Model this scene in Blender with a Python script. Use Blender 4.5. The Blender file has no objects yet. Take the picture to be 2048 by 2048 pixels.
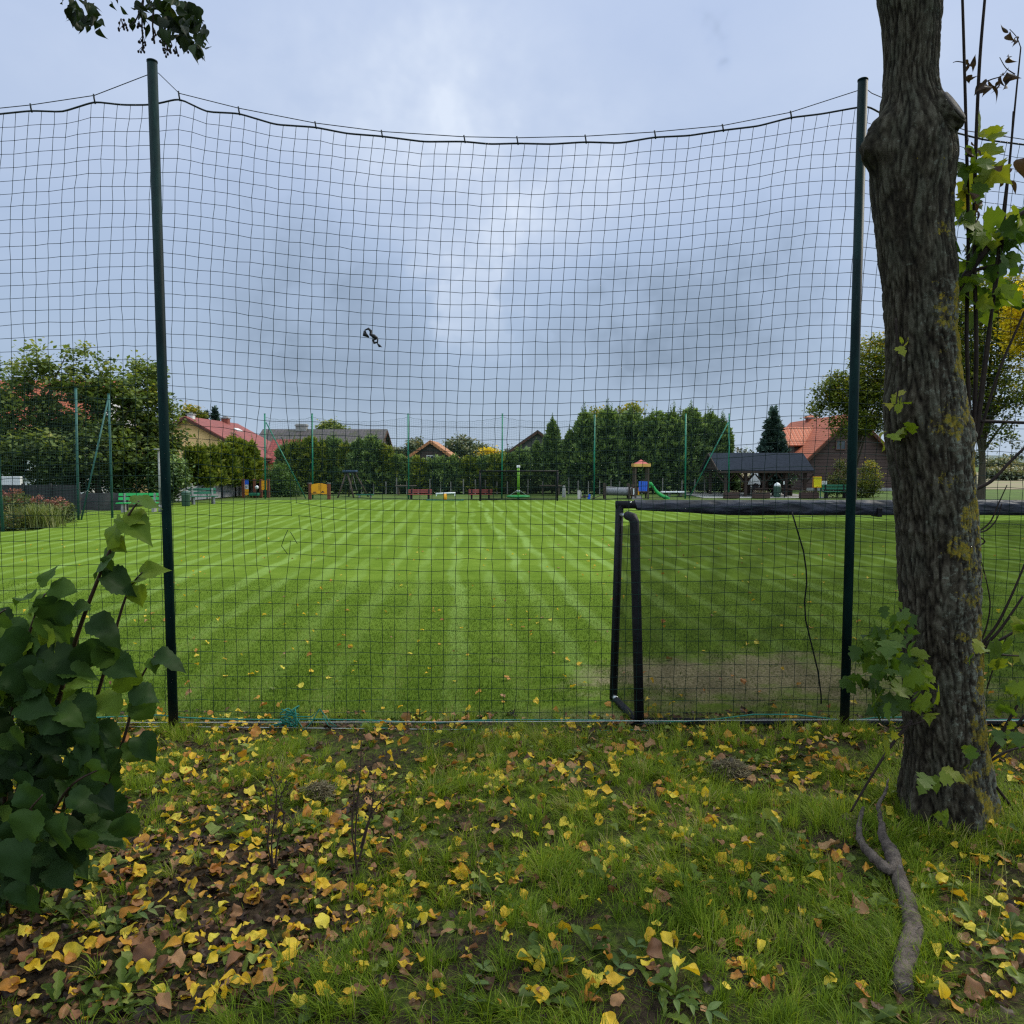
import bpy, math, random
import numpy as np
from mathutils import Vector, Matrix, noise

rng = np.random.default_rng(11)
random.seed(11)
scene = bpy.context.scene
COL = scene.collection
PI = math.pi

# ------------------------------------------------------------------ camera
H = 2.45                     # eye height
F = 1500.0                   # focal length in px of the 2048 px photograph
PITCH = math.atan(99 / F)    # horizon sits above the picture centre
S = 2048 / 1932.0
cp, sp = math.cos(PITCH), math.sin(PITCH)


def ray(x, y):
    xc = (x * S - 1024) / F
    yc = -(y * S - 1024) / F
    return Vector((xc, cp + yc * sp, -sp + yc * cp))


def P(x, y, Y):
    d = ray(x, y)
    t = Y / d.y
    return Vector((t * d.x, Y, H + t * d.z))


def G(x, y):
    d = ray(x, y)
    t = -H / d.z
    return Vector((t * d.x, t * d.y, 0.0))


def X(x, Y):
    return P(x, 900, Y).x


def Z(y, Y):
    return P(966, y, Y).z


cam = bpy.data.cameras.new("camera")
cam.sensor_width = 36
cam.sensor_fit = 'HORIZONTAL'
cam.lens = 36 * F / 2048
cam.clip_start = 0.05
cam.clip_end = 6000
camo = bpy.data.objects.new("camera", cam)
COL.objects.link(camo)
camo.location = (0, 0, H)
camo.rotation_euler = (PI / 2 - PITCH, 0, 0)
scene.camera = camo
scene.view_settings.view_transform = 'Standard'
scene.view_settings.look = 'None'
scene.view_settings.exposure = 0
scene.view_settings.gamma = 1
scene.render.engine = 'CYCLES'
scene.cycles.use_denoising = False
scene.cycles.max_bounces = 6
scene.cycles.transparent_max_bounces = 12
scene.cycles.sample_clamp_indirect = 4
scene.cycles.filter_width = 1.3

# ------------------------------------------------------------------ node helpers


class NT:
    def __init__(self, tree):
        self.t = tree

    def n(self, typ, ins=None, **props):
        nd = self.t.nodes.new(typ)
        for k, v in props.items():
            setattr(nd, k, v)
        for k, v in (ins or {}).items():
            self.set(nd.inputs[k], v)
        return nd

    def set(self, sock, v):
        if isinstance(v, bpy.types.NodeSocket):
            self.t.links.new(v, sock)
        elif isinstance(v, bpy.types.Node):
            self.t.links.new(v.outputs[0], sock)
        else:
            if sock.type == 'RGBA' and len(v) == 3:
                v = (*v, 1)
            sock.default_value = v

    def m(self, op, a, b=0.0, c=None, clamp=False):
        nd = self.t.nodes.new('ShaderNodeMath')
        nd.operation = op
        nd.use_clamp = clamp
        self.set(nd.inputs[0], a)
        self.set(nd.inputs[1], b)
        if c is not None:
            self.set(nd.inputs[2], c)
        return nd.outputs[0]

    def mix(self, f, a, b, blend='MIX'):
        nd = self.t.nodes.new('ShaderNodeMix')
        nd.data_type = 'RGBA'
        nd.blend_type = blend
        self.set(nd.inputs[0], f)
        self.set(nd.inputs[6], a)
        self.set(nd.inputs[7], b)
        return nd.outputs[2]

    def smooth(self, v, lo, hi, a=0.0, b=1.0):
        nd = self.t.nodes.new('ShaderNodeMapRange')
        nd.interpolation_type = 'SMOOTHSTEP'
        self.set(nd.inputs[0], v)
        nd.inputs[1].default_value = lo
        nd.inputs[2].default_value = hi
        nd.inputs[3].default_value = a
        nd.inputs[4].default_value = b
        return nd.outputs[0]

    def noise(self, vec, scale, detail=4, rough=.55, out=0, dist=0.0):
        nd = self.n('ShaderNodeTexNoise', {'Scale': scale, 'Detail': detail, 'Roughness': rough, 'Distortion': dist})
        if vec is not None:
            self.set(nd.inputs['Vector'], vec)
        return nd.outputs[out]

    def ramp(self, f, stops):
        nd = self.t.nodes.new('ShaderNodeValToRGB')
        self.set(nd.inputs[0], f)
        el = nd.color_ramp.elements
        while len(el) < len(stops):
            el.new(0.5)
        for e, (p, c) in zip(el, stops):
            e.position = p
            e.color = (*c, 1)
        return nd.outputs[0]

    def mapping(self, vec, scale=(1, 1, 1), rot=(0, 0, 0), loc=(0, 0, 0)):
        nd = self.n('ShaderNodeMapping', {'Vector': vec, 'Scale': scale, 'Rotation': rot, 'Location': loc})
        return nd.outputs[0]


def new_mat(name):
    m = bpy.data.materials.new(name)
    m.use_nodes = True
    m.node_tree.nodes.clear()
    return m, NT(m.node_tree)


def finish(nt, shader):
    o = nt.n('ShaderNodeOutputMaterial')
    nt.t.links.new(shader, o.inputs['Surface'])


def coords(nt, kind='Object'):
    return nt.n('ShaderNodeTexCoord').outputs[kind]


def mat(name, c1, c2=None, scale=6.0, rough=.65, bump=0.0, bscale=None, metal=0.0, stretch=(1, 1, 1), spec=.35, detail=5):
    """plain surface: two colours mixed by a noise, optional bump"""
    m, nt = new_mat(name)
    v = nt.mapping(coords(nt), scale=stretch)
    c2 = c2 or tuple(x * .72 for x in c1)
    f = nt.smooth(nt.noise(v, scale, detail, .6), .32, .68)
    col = nt.mix(f, c1, c2)
    b = nt.n('ShaderNodeBsdfPrincipled', {'Base Color': col, 'Roughness': rough, 'Metallic': metal, 'Specular IOR Level': spec})
    if bump:
        bp = nt.n('ShaderNodeBump', {'Strength': bump, 'Distance': .02, 'Height': nt.noise(v, bscale or scale * 4, 5, .6)})
        nt.set(b.inputs['Normal'], bp.outputs[0])
    finish(nt, b.outputs[0])
    return m


def boards(name, c1, c2, period, axis='Z', rough=.7, gap=.12):
    """timber boards or logs: dark joints repeated along one axis, grain along the boards"""
    m, nt = new_mat(name)
    co = coords(nt)
    sep = nt.n('ShaderNodeSeparateXYZ', {0: co})
    z = sep.outputs[axis]
    q = nt.m('DIVIDE', z, period)
    fr = nt.m('FRACT', q)
    idx = nt.m('FLOOR', q)
    edge = nt.m('MULTIPLY', nt.smooth(fr, 0, gap), nt.smooth(fr, 1 - gap, 1, 1, 0))
    wn = nt.n('ShaderNodeTexWhiteNoise', {'W': idx}, noise_dimensions='1D').outputs[0]
    st = (1.2, 1.2, 12) if axis == 'Z' else (12, 12, 1.2)
    g = nt.noise(nt.mapping(co, scale=st), 3, 5, .65)
    col = nt.mix(nt.m('ADD', nt.m('MULTIPLY', g, .6), nt.m('MULTIPLY', wn, .4)), c1, c2)
    col = nt.mix(edge, tuple(x * .25 for x in c1), col)
    b = nt.n('ShaderNodeBsdfPrincipled', {'Base Color': col, 'Roughness': rough, 'Specular IOR Level': .25})
    bp = nt.n('ShaderNodeBump', {'Strength': .6, 'Distance': .03, 'Height': edge})
    nt.set(b.inputs['Normal'], bp.outputs[0])
    finish(nt, b.outputs[0])
    return m


def tiles(name, c1, c2, px, pz, moss=None, axis='XZ', rough=.6):
    """roof tiles: rows along the slope, columns along the eave"""
    m, nt = new_mat(name)
    co = coords(nt)
    sep = nt.n('ShaderNodeSeparateXYZ', {0: co})
    a = nt.m('DIVIDE', sep.outputs[axis[0]], px)
    r = nt.m('DIVIDE', sep.outputs['Z'], pz)
    fz = nt.m('FRACT', r)
    row = nt.smooth(fz, 0, .25)
    wave = nt.m('ABSOLUTE', nt.m('SINE', nt.m('MULTIPLY', a, PI)))
    hgt = nt.m('MULTIPLY', nt.smooth(wave, 0, .6), row)
    wn = nt.n('ShaderNodeTexWhiteNoise', {'Vector': nt.n('ShaderNodeCombineXYZ', {0: nt.m('FLOOR', a), 1: nt.m('FLOOR', r)}).outputs[0]}, noise_dimensions='2D').outputs[0]
    big = nt.smooth(nt.noise(co, .9, 5, .6), .35, .7)
    col = nt.mix(nt.m('ADD', nt.m('MULTIPLY', wn, .45), nt.m('MULTIPLY', big, .55)), c1, c2)
    if moss:
        col = nt.mix(nt.smooth(nt.noise(co, 1.6, 6, .65), .48, .62), col, moss)
    col = nt.mix(nt.m('MULTIPLY', nt.m('SUBTRACT', 1, hgt), .65), col, tuple(x * .3 for x in c1))
    b = nt.n('ShaderNodeBsdfPrincipled', {'Base Color': col, 'Roughness': rough, 'Specular IOR Level': .3})
    bp = nt.n('ShaderNodeBump', {'Strength': .5, 'Distance': .05, 'Height': hgt})
    nt.set(b.inputs['Normal'], bp.outputs[0])
    finish(nt, b.outputs[0])
    return m


def leaf(name, stops, trans=.45, gloss=.25, vein=False):
    """foliage: colour from the per-leaf 'tint' attribute, light shining through"""
    m, nt = new_mat(name)
    a = nt.n('ShaderNodeAttribute', attribute_name='tint').outputs['Fac']
    col = nt.ramp(a, stops)
    co = coords(nt)
    if vein:
        f = nt.smooth(nt.noise(co, 38, 3, .6), .52, .72)
        col = nt.mix(nt.m('MULTIPLY', f, .30), col, (.20, .11, .025))
    b = nt.n('ShaderNodeBsdfPrincipled', {'Base Color': col, 'Roughness': .55, 'Specular IOR Level': gloss})
    tcol = nt.mix(1.0, col, (1.0, 1.0, .45), 'MULTIPLY')
    tr = nt.n('ShaderNodeBsdfTranslucent', {'Color': tcol})
    mx = nt.n('ShaderNodeMixShader', {0: trans, 1: b.outputs[0], 2: tr.outputs[0]})
    finish(nt, mx.outputs[0])
    return m


# ------------------------------------------------------------------ mesh helpers
class MB:
    """collects shapes and links them as one mesh object"""

    def __init__(self):
        self.v, self.f = [], []

    def add(self, vs, fs):
        o = len(self.v)
        self.v += [tuple(p) for p in vs]
        self.f += [tuple(o + i for i in q) for q in fs]
        return self

    def box(self, c, s, rz=0.0, mtx=None):
        x, y, z = s[0] / 2, s[1] / 2, s[2] / 2
        b = min(x, y, z) * .12
        R = mtx or Matrix.Rotation(rz, 3, 'Z')
        vs = []
        # chamfered box
        for sx in (-1, 1):
            for sy in (-1, 1):
                for sz in (-1, 1):
                    vs += [(sx * x, sy * (y - b), sz * (z - b)), (sx * (x - b), sy * y, sz * (z - b)), (sx * (x - b), sy * (y - b), sz * z)]
        idx = lambda i, j, k, a: (i * 4 + j * 2 + k) * 3 + a
        fs = []
        for i in (0, 1):
            q = [idx(i, 0, 0, 0), idx(i, 1, 0, 0), idx(i, 1, 1, 0), idx(i, 0, 1, 0)]
            fs.append(q if i else q[::-1])
            q = [idx(0, i, 0, 1), idx(0, i, 1, 1), idx(1, i, 1, 1), idx(1, i, 0, 1)]
            fs.append(q if i else q[::-1])
            q = [idx(0, 0, i, 2), idx(1, 0, i, 2), idx(1, 1, i, 2), idx(0, 1, i, 2)]
            fs.append(q if i else q[::-1])
        for j in (0, 1):
            for k in (0, 1):
                fs.append([idx(0, j, k, 1), idx(1, j, k, 1), idx(1, j, k, 2), idx(0, j, k, 2)])
                fs.append([idx(j, 0, k, 0), idx(j, 1, k, 0), idx(j, 1, k, 2), idx(j, 0, k, 2)])
                fs.append([idx(j, k, 0, 0), idx(j, k, 1, 0), idx(j, k, 1, 1), idx(j, k, 0, 1)])
        for i in (0, 1):
            for j in (0, 1):
                for k in (0, 1):
                    fs.append([idx(i, j, k, 0), idx(i, j, k, 1), idx(i, j, k, 2)])
        cv = Vector(c)
        return self.add([cv + R @ Vector(p) for p in vs], fs)

    def span(self, x0, x1, y0, y1, z0, z1):
        return self.box(((x0 + x1) / 2, (y0 + y1) / 2, (z0 + z1) / 2), (abs(x1 - x0), abs(y1 - y0), abs(z1 - z0)))

    def bar(self, a, b, w, d=None):
        a, b = Vector(a), Vector(b)
        t = b - a
        q = t.to_track_quat('Z', 'Y').to_matrix()
        return self.box((a + b) / 2, (w, d or w, t.length), mtx=q)

    def tube(self, pts, r, n=8, cap=True):
        pts = [Vector(p) for p in pts]
        rs = r if isinstance(r, (list, tuple)) else [r] * len(pts)
        vs, fs = [], []
        up = Vector((0, 0, 1))
        prev = None
        for i, p in enumerate(pts):
            t = (pts[min(i + 1, len(pts) - 1)] - pts[max(i - 1, 0)])
            if t.length < 1e-9:
                t = Vector((0, 0, 1))
            t.normalize()
            if prev is None:
                ref = up if abs(t.dot(up)) < .9 else Vector((1, 0, 0))
                u = t.cross(ref).normalized()
            else:
                u = prev - t * prev.dot(t)
                u = u.normalized() if u.length > 1e-6 else t.cross(Vector((1, 0, .3))).normalized()
            prev = u
            w = t.cross(u)
            for k in range(n):
                a = 2 * PI * k / n
                vs.append(p + (u * math.cos(a) + w * math.sin(a)) * rs[i])
        for i in range(len(pts) - 1):
            for k in range(n):
                a, b = i * n + k, i * n + (k + 1) % n
                fs.append((a, b, b + n, a + n))
        if cap:
            fs.append(tuple(range(n))[::-1])
            fs.append(tuple(range((len(pts) - 1) * n, len(pts) * n)))
        return self.add(vs, fs)

    def prism(self, poly, ext):
        """closed polygon pushed along a vector"""
        n = len(poly)
        a = [Vector(p) for p in poly]
        e = Vector(ext)
        vs = a + [p + e for p in a]
        fs = [tuple(range(n))[::-1], tuple(range(n, 2 * n))]
        fs += [(i, (i + 1) % n, n + (i + 1) % n, n + i) for i in range(n)]
        return self.add(vs, fs)

    def slab(self, quad, t):
        """a flat four-cornered sheet with thickness"""
        q = [Vector(p) for p in quad]
        nrm = (q[1] - q[0]).cross(q[3] - q[0]).normalized()
        return self.prism(q, nrm * t)

    def lathe(self, prof, c, n=16):
        vs, fs = [], []
        for r, z in prof:
            for k in range(n):
                a = 2 * PI * k / n
                vs.append((c[0] + r * math.cos(a), c[1] + r * math.sin(a), c[2] + z))
        for i in range(len(prof) - 1):
            for k in range(n):
                a, b = i * n + k, i * n + (k + 1) % n
                fs.append((a, b, b + n, a + n))
        fs.append(tuple(range(n))[::-1])
        fs.append(tuple(range((len(prof) - 1) * n, len(prof) * n)))
        return self.add(vs, fs)

    def build(self, name, m, parent=None, smooth=False):
        me = bpy.data.meshes.new(name)
        o0 = Vector((0, 0, 0))
        vs = self.v
        if parent is not None:
            o0 = Vector(parent.get('_at', (0, 0, 0)))
        me.from_pydata([(a - o0.x, b - o0.y, c - o0.z) for a, b, c in vs], [], self.f)
        me.materials.append(m)
        if smooth:
            me.polygons.foreach_set('use_smooth', [True] * len(me.polygons))
        me.update()
        ob = bpy.data.objects.new(name, me)
        COL.objects.link(ob)
        ob.parent = parent
        if parent is not None and '_at' in parent:
            ob['_at'] = tuple(parent['_at'])
        return ob


def npmesh(name, V, Fq, m, parent=None, tint=None, smooth=False, extra=None):
    """numpy mesh: V (n,3), Fq (k,3) or (k,4)"""
    V = np.asarray(V, dtype=np.float32).copy()
    if parent is not None and '_at' in parent:
        V -= np.array(parent['_at'], dtype=np.float32)
    Fq = np.asarray(Fq, dtype=np.int32)
    me = bpy.data.meshes.new(name)
    k = Fq.shape[1]
    me.vertices.add(len(V))
    me.vertices.foreach_set('co', V.ravel())
    me.loops.add(Fq.size)
    me.loops.foreach_set('vertex_index', Fq.ravel())
    me.polygons.add(len(Fq))
    me.polygons.foreach_set('loop_start', np.arange(0, Fq.size, k, dtype=np.int32))
    if smooth:
        me.polygons.foreach_set('use_smooth', np.ones(len(Fq), dtype=bool))
    for nm, arr in ([('tint', tint)] if tint is not None else []) + list((extra or {}).items()):
        at = me.attributes.new(nm, 'FLOAT', 'POINT')
        at.data.foreach_set('value', np.asarray(arr, dtype=np.float32))
    me.update(calc_edges=True)
    me.materials.append(m)
    ob = bpy.data.objects.new(name, me)
    COL.objects.link(ob)
    ob.parent = parent
    if parent is not None and '_at' in parent:
        ob['_at'] = tuple(parent['_at'])
    return ob


def tag(o, label=None, cat=None, group=None, kind=None):
    for k, v in (('label', label), ('category', cat), ('group', group), ('kind', kind)):
        if v:
            o[k] = v
    return o


def thing(name, label, cat, at=(0, 0, 0), group=None):
    o = bpy.data.objects.new(name, None)
    COL.objects.link(o)
    o.location = at
    o['_at'] = tuple(at)
    o.empty_display_size = .2
    return tag(o, label, cat, group)


def dup(root, loc, rz=0.0, sc=(1, 1, 1), label=None, group=None):
    r = root.copy()
    COL.objects.link(r)
    r.location = loc
    r.rotation_euler = (0, 0, rz)
    r.scale = sc
    if label:
        r['label'] = label
    if group:
        r['group'] = group
    for ch in list(root.children):
        c = ch.copy()
        COL.objects.link(c)
        c.parent = r
        for g in list(ch.children):
            d = g.copy()
            COL.objects.link(d)
            d.parent = c
    return r


# ------------------------------------------------------------------ scattering
def frames(nrm, spin):
    """rotation matrices (N,3,3) whose columns are x (length of the leaf), y (width), z (normal)"""
    n = nrm / np.linalg.norm(nrm, axis=1, keepdims=True)
    ref = np.where(np.abs(n[:, 2:3]) < .95, np.array([[0., 0., 1.]]), np.array([[1., 0., 0.]]))
    u = np.cross(ref, n)
    u /= np.linalg.norm(u, axis=1, keepdims=True)
    w = np.cross(n, u)
    c, s = np.cos(spin)[:, None], np.sin(spin)[:, None]
    x = u * c + w * s
    y = -u * s + w * c
    return np.stack([x, y, n], axis=2)


def frames_dir(xdir, nrm):
    x = xdir / np.linalg.norm(xdir, axis=1, keepdims=True)
    y = np.cross(nrm, x)
    y /= np.linalg.norm(y, axis=1, keepdims=True) + 1e-9
    z = np.cross(x, y)
    return np.stack([x, y, z], axis=2)


def scatter(TV, TF, pos, R, sc, tint):
    TV = np.asarray(TV, float)
    TF = np.asarray(TF, int)
    N, k = len(pos), len(TV)
    sc = np.asarray(sc, float)
    loc = TV[None, :, :] * (sc[:, None, None] if sc.ndim == 1 else sc[:, None, :])
    V = np.einsum('nij,nkj->nki', R, loc) + pos[:, None, :]
    Fq = TF[None] + (np.arange(N) * k)[:, None, None]
    return V.reshape(-1, 3), Fq.reshape(-1, TF.shape[1]), np.repeat(tint, k)


# small two-faced leaf (length 1 along x)
LEAF2_V = [(0, 0, 0), (.45, .32, .08), (1, 0, -.06), (.45, -.32, .08)]
LEAF2_F = [(0, 2, 1), (0, 3, 2)]


def leaf_grid(widths, fold=.18, droop=.25, curl=0.0, twist=0.0):
    """leaf blade: stations along x with the given half widths, folded along the midrib, tip drooping"""
    V, Fq = [], []
    n = len(widths)
    for i, w in enumerate(widths):
        t = i / (n - 1)
        zc = -droop * t * t
        tw = twist * t
        for j, s in enumerate((-1, -.5, 0, .5, 1)):
            y = s * w
            z = zc + abs(s) * w * fold * 2 - curl * (s * s) * w
            V.append((t, y * math.cos(tw) - z * math.sin(tw) * .5, z + y * math.sin(tw)))
    for i in range(n - 1):
        for j in range(4):
            a = i * 5 + j
            Fq.append((a, a + 5, a + 6, a + 1))
    return V, Fq


def leaf_blade(widths, fold=.12, droop=.25, curl=0.0, twist=0.0, pleat=.0, tooth=.0, wave=0.0, ph=0.0):
    """finer leaf: rounded outline from half widths, side veins as pleats, toothed or wavy rim"""
    n = 17
    xs = np.linspace(0, 1, len(widths))
    V, Fq = [], []
    cs = (-1, -.66, -.33, 0, .33, .66, 1)
    for i in range(n):
        t = i / (n - 1)
        w = float(np.interp(t, xs, widths))
        tw = twist * (t - .3)
        zc = -droop * t * t + wave * .05 * math.sin(5 * t + ph)
        for s in cs:
            e = 1 + (tooth * (1 if i % 2 else -1) if abs(s) == 1 else 0)
            y = s * w * e
            z = abs(s) * w * fold * 2 - curl * s * s * w + pleat * math.sin(30 * t - 16 * abs(s) * w) * (1 - abs(s) * .4) + wave * w * .35 * abs(s) * math.sin(9 * t + ph + (2 if s > 0 else 0))
            xo = t - .06 * abs(s) * (1 - t) * (1 if t < .25 else .6)
            V.append((xo, y * math.cos(tw) - z * math.sin(tw), zc + z * math.cos(tw) + y * math.sin(tw)))
    m = len(cs)
    for i in range(n - 1):
        for j in range(m - 1):
            a = i * m + j
            Fq.append((a, a + m, a + m + 1, a + 1))
    return V, Fq


OVATE_W = [.12, .29, .38, .42, .425, .41, .37, .30, .19, .08, .0]
HEART_W = [.20, .38, .45, .48, .475, .45, .40, .31, .18, .07, .0]
HAZEL_W = [.03, .27, .40, .45, .44, .37, .24, .10, .0]
LINDEN_W = [.02, .30, .38, .38, .33, .25, .15, .05, .0]
LANCE_W = [.01, .09, .14, .16, .15, .12, .08, .03, .0]


def maple_leaf(sc=1.0, cup=.1):
    """five-lobed leaf, stalk end at the origin, length 1 along x"""
    pol = [(0.0, .02), (-.06, .16), (.02, .30), (.10, .34), (.16, .52), (.24, .40), (.34, .46), (.36, .30), (.44, .26), (.50, .36), (.60, .40), (.66, .28), (.72, .22), (.80, .16), (.86, .08), (1.0, 0)]
    out = pol + [(x, -y) for x, y in pol[::-1][1:]]
    V = [(.34, 0, 0)]
    for x, y in out:
        r2 = (x - .34) ** 2 + y * y
        V.append((x, y, cup * abs(y) * .6 - cup * 1.3 * r2))
    n = len(out)
    Fq = [(0, 1 + i, 1 + (i + 1) % n) for i in range(n)]
    return V, Fq


def rot_rand(N, up=.5):
    """normals pointing anywhere, drawn upwards by 'up'"""
    v = rng.normal(size=(N, 3))
    v /= np.linalg.norm(v, axis=1, keepdims=True)
    v[:, 2] = np.abs(v[:, 2]) + up
    return v


def unit(N):
    v = rng.normal(size=(N, 3))
    return v / np.linalg.norm(v, axis=1, keepdims=True)

# ------------------------------------------------------------------ sky and sun
SUN_EL, SUN_AZ = math.radians(38), math.radians(62)      # azimuth measured from +Y (view direction) towards +X
world = bpy.data.worlds.new("World")
scene.world = world
world.use_nodes = True
world.node_tree.nodes.clear()
nt = NT(world.node_tree)
dirv = nt.n('ShaderNodeTexCoord').outputs['Generated']
wv = nt.n('ShaderNodeVectorMath', {0: nt.noise(dirv, 3.2, 5, .6, out=1), 1: (.5, .5, .5)}, operation='SUBTRACT').outputs[0]
wsc = nt.n('ShaderNodeVectorMath', {0: wv, 1: (.085, .085, .085)}, operation='MULTIPLY').outputs[0]
dirw = nt.n('ShaderNodeVectorMath', {0: dirv, 1: wsc}, operation='ADD').outputs[0]
sep = nt.n('ShaderNodeSeparateXYZ', {0: dirv})
dx, dy, dz = sep.outputs
den = nt.m('ADD', nt.m('MAXIMUM', dz, 0.0), .16)
pl = nt.n('ShaderNodeCombineXYZ', {0: nt.m('DIVIDE', dx, den), 1: nt.m('DIVIDE', dy, den), 2: 0.0}).outputs[0]
cl_big = nt.noise(pl, .75, 3, .5)
cl_fine = nt.noise(pl, 2.3, 7, .58, dist=.3)
base = nt.ramp(nt.m('MAXIMUM', dz, 0.0), [(0.0, (.46, .575, .72)), (.08, (.405, .52, .685)), (.22, (.425, .54, .735)), (.36, (.475, .585, .80)), (.5, (.50, .61, .845)), (1.0, (.52, .62, .82))])
tot = None


def blob(x, y, rad, amt):
    """soft cloud bank around one direction of the sky"""
    global tot
    d = ray(x, y).normalized()
    dt = nt.n('ShaderNodeVectorMath', {0: dirw, 1: tuple(d)}, operation='DOT_PRODUCT').outputs['Value']
    ang2 = nt.m('MULTIPLY', nt.m('MAXIMUM', nt.m('SUBTRACT', 1.0, dt), 0.0), 2.0)
    g = nt.m('POWER', 2.71828, nt.m('MULTIPLY', ang2, -1.0 / (rad * rad)))
    g = nt.m('MULTIPLY', g, amt)
    tot = g if tot is None else nt.m('ADD', tot, g)


for b in [(600, 300, .12, .22), (720, 300, .14, .28), (830, 360, .14, .34), (935, 460, .10, .40), (960, 550, .06, .20), (1120, 360, .11, .34), (1230, 330, .12, .38), (1310, 390, .06, .22), (950, 300, .18, .20), (1450, 260, .16, .14), (300, 420, .12, .10),
          (620, 470, .12, -.28), (560, 360, .08, -.16), (720, 560, .12, -.30), (420, 500, .15, -.20), (1130, 500, .09, -.30), (1080, 600, .13, -.28), (1300, 540, .13, -.30), (1450, 410, .11, -.34), (1430, 560, .13, -.24), (900, 660, .2, -.10),
          (1285, 150, .065, -.80), (1225, 185, .045, -.40), (1340, 100, .07, -.35), (1290, 30, .06, -.16), (150, 330, .2, .08), (470, 170, .2, .05), (1750, 300, .3, .10), (1640, 640, .2, .12)]:
    blob(*b)
nz = nt.m('SUBTRACT', nt.m('ADD', nt.m('MULTIPLY', cl_fine, .65), nt.m('MULTIPLY', cl_big, .35)), .5)
nzf = nt.m('MULTIPLY', nz, nt.smooth(dz, .02, .3, .35, 1.0))
amt = nt.m('ADD', nt.m('MULTIPLY', tot, nt.m('ADD', .72, nt.m('MULTIPLY', nt.smooth(nz, -.18, .18), .56))), nt.m('MULTIPLY', nzf, .42))
amt = nt.m('MULTIPLY', amt, nt.smooth(dz, .0, .2, .35, 1.0))
lit = nt.mix(nt.m('MULTIPLY', nt.m('MAXIMUM', amt, 0.0), 1.0, clamp=True), base, (.76, .85, 1.0))
drk = nt.mix(nt.m('MULTIPLY', nt.m('MAXIMUM', nt.m('MULTIPLY', amt, -1.0), 0.0), 1.45, clamp=True), lit, (.255, .335, .455))
sky = nt.n('ShaderNodeTexSky', sky_type='NISHITA')
sky.sun_disc = False
sky.sun_elevation = SUN_EL
sky.sun_rotation = SUN_AZ
cloudy = nt.mix(.95, nt.mix(1.0, sky.outputs[0], (.1, .1, .1), 'MULTIPLY'), drk)
# the unseen sky overhead and behind the viewer is boosted to light the ground
bo = nt.m('ADD', nt.smooth(dz, .52, .85, 0, 2.1), nt.m('MULTIPLY', nt.smooth(dy, -.75, .0, 1.0, 0), nt.smooth(dz, .0, .5, .15, 1.1)))
gain = nt.m('ADD', 1.0, bo)
col = nt.mix(1.0, cloudy, nt.n('ShaderNodeCombineColor', {0: gain, 1: nt.m('MULTIPLY', nt.m('ADD', 1.0, nt.m('MULTIPLY', bo, .95)), 1.0), 2: nt.m('ADD', 1.0, nt.m('MULTIPLY', bo, .70))}).outputs[0], 'MULTIPLY')
bg = nt.n('ShaderNodeBackground', {'Color': col, 'Strength': 1.0})
wo = nt.n('ShaderNodeOutputWorld')
world.node_tree.links.new(bg.outputs[0], wo.inputs[0])
world.cycles.sampling_method = 'MANUAL'
world.cycles.sample_map_resolution = 512

sun = bpy.data.lights.new("sun", 'SUN')
sun.energy = 3.0
sun.angle = math.radians(12)
sun.color = (1.0, .93, .78)
suno = bpy.data.objects.new("sun", sun)
COL.objects.link(suno)
sd = Vector((math.sin(SUN_AZ) * math.cos(SUN_EL), math.cos(SUN_AZ) * math.cos(SUN_EL), math.sin(SUN_EL)))
suno.rotation_euler = (-sd).to_track_quat('-Z', 'Y').to_euler()
suno.location = (20, 10, 30)

# ------------------------------------------------------------------ ground
DIRX = (912 - 1024) / F                    # the mowing lanes run towards this point of the horizon


def grass_base(nt, v, dark, light):
    n1 = nt.noise(v, .35, 5, .6)
    n2 = nt.noise(v, 3.0, 6, .65)
    n3 = nt.noise(v, 38.0, 3, .6)
    f = nt.m('ADD', nt.m('ADD', nt.m('MULTIPLY', n1, .35), nt.m('MULTIPLY', n2, .35)), nt.m('MULTIPLY', n3, .5))
    return nt.mix(nt.smooth(f, .40, .80), dark, light)


m_ground, nt = new_mat('rough grass ground')
v = coords(nt)
col = grass_base(nt, v, (.035, .06, .015), (.10, .15, .03))
col = nt.mix(nt.smooth(nt.noise(v, .5, 6, .65), .56, .7), col, (.085, .07, .04))
b = nt.n('ShaderNodeBsdfPrincipled', {'Base Color': col, 'Roughness': .9, 'Specular IOR Level': .1})
bp = nt.n('ShaderNodeBump', {'Strength': .5, 'Distance': .05, 'Height': nt.noise(v, 14, 5, .65)})
nt.set(b.inputs['Normal'], bp.outputs[0])
finish(nt, b.outputs[0])
ground = MB().add([(-3000, -800, -.06), (3000, -800, -.06), (3000, 4000, -.06), (-3000, 4000, -.06)], [(0, 1, 2, 3)]).build('ground', m_ground)
tag(ground, kind='structure')

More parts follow.
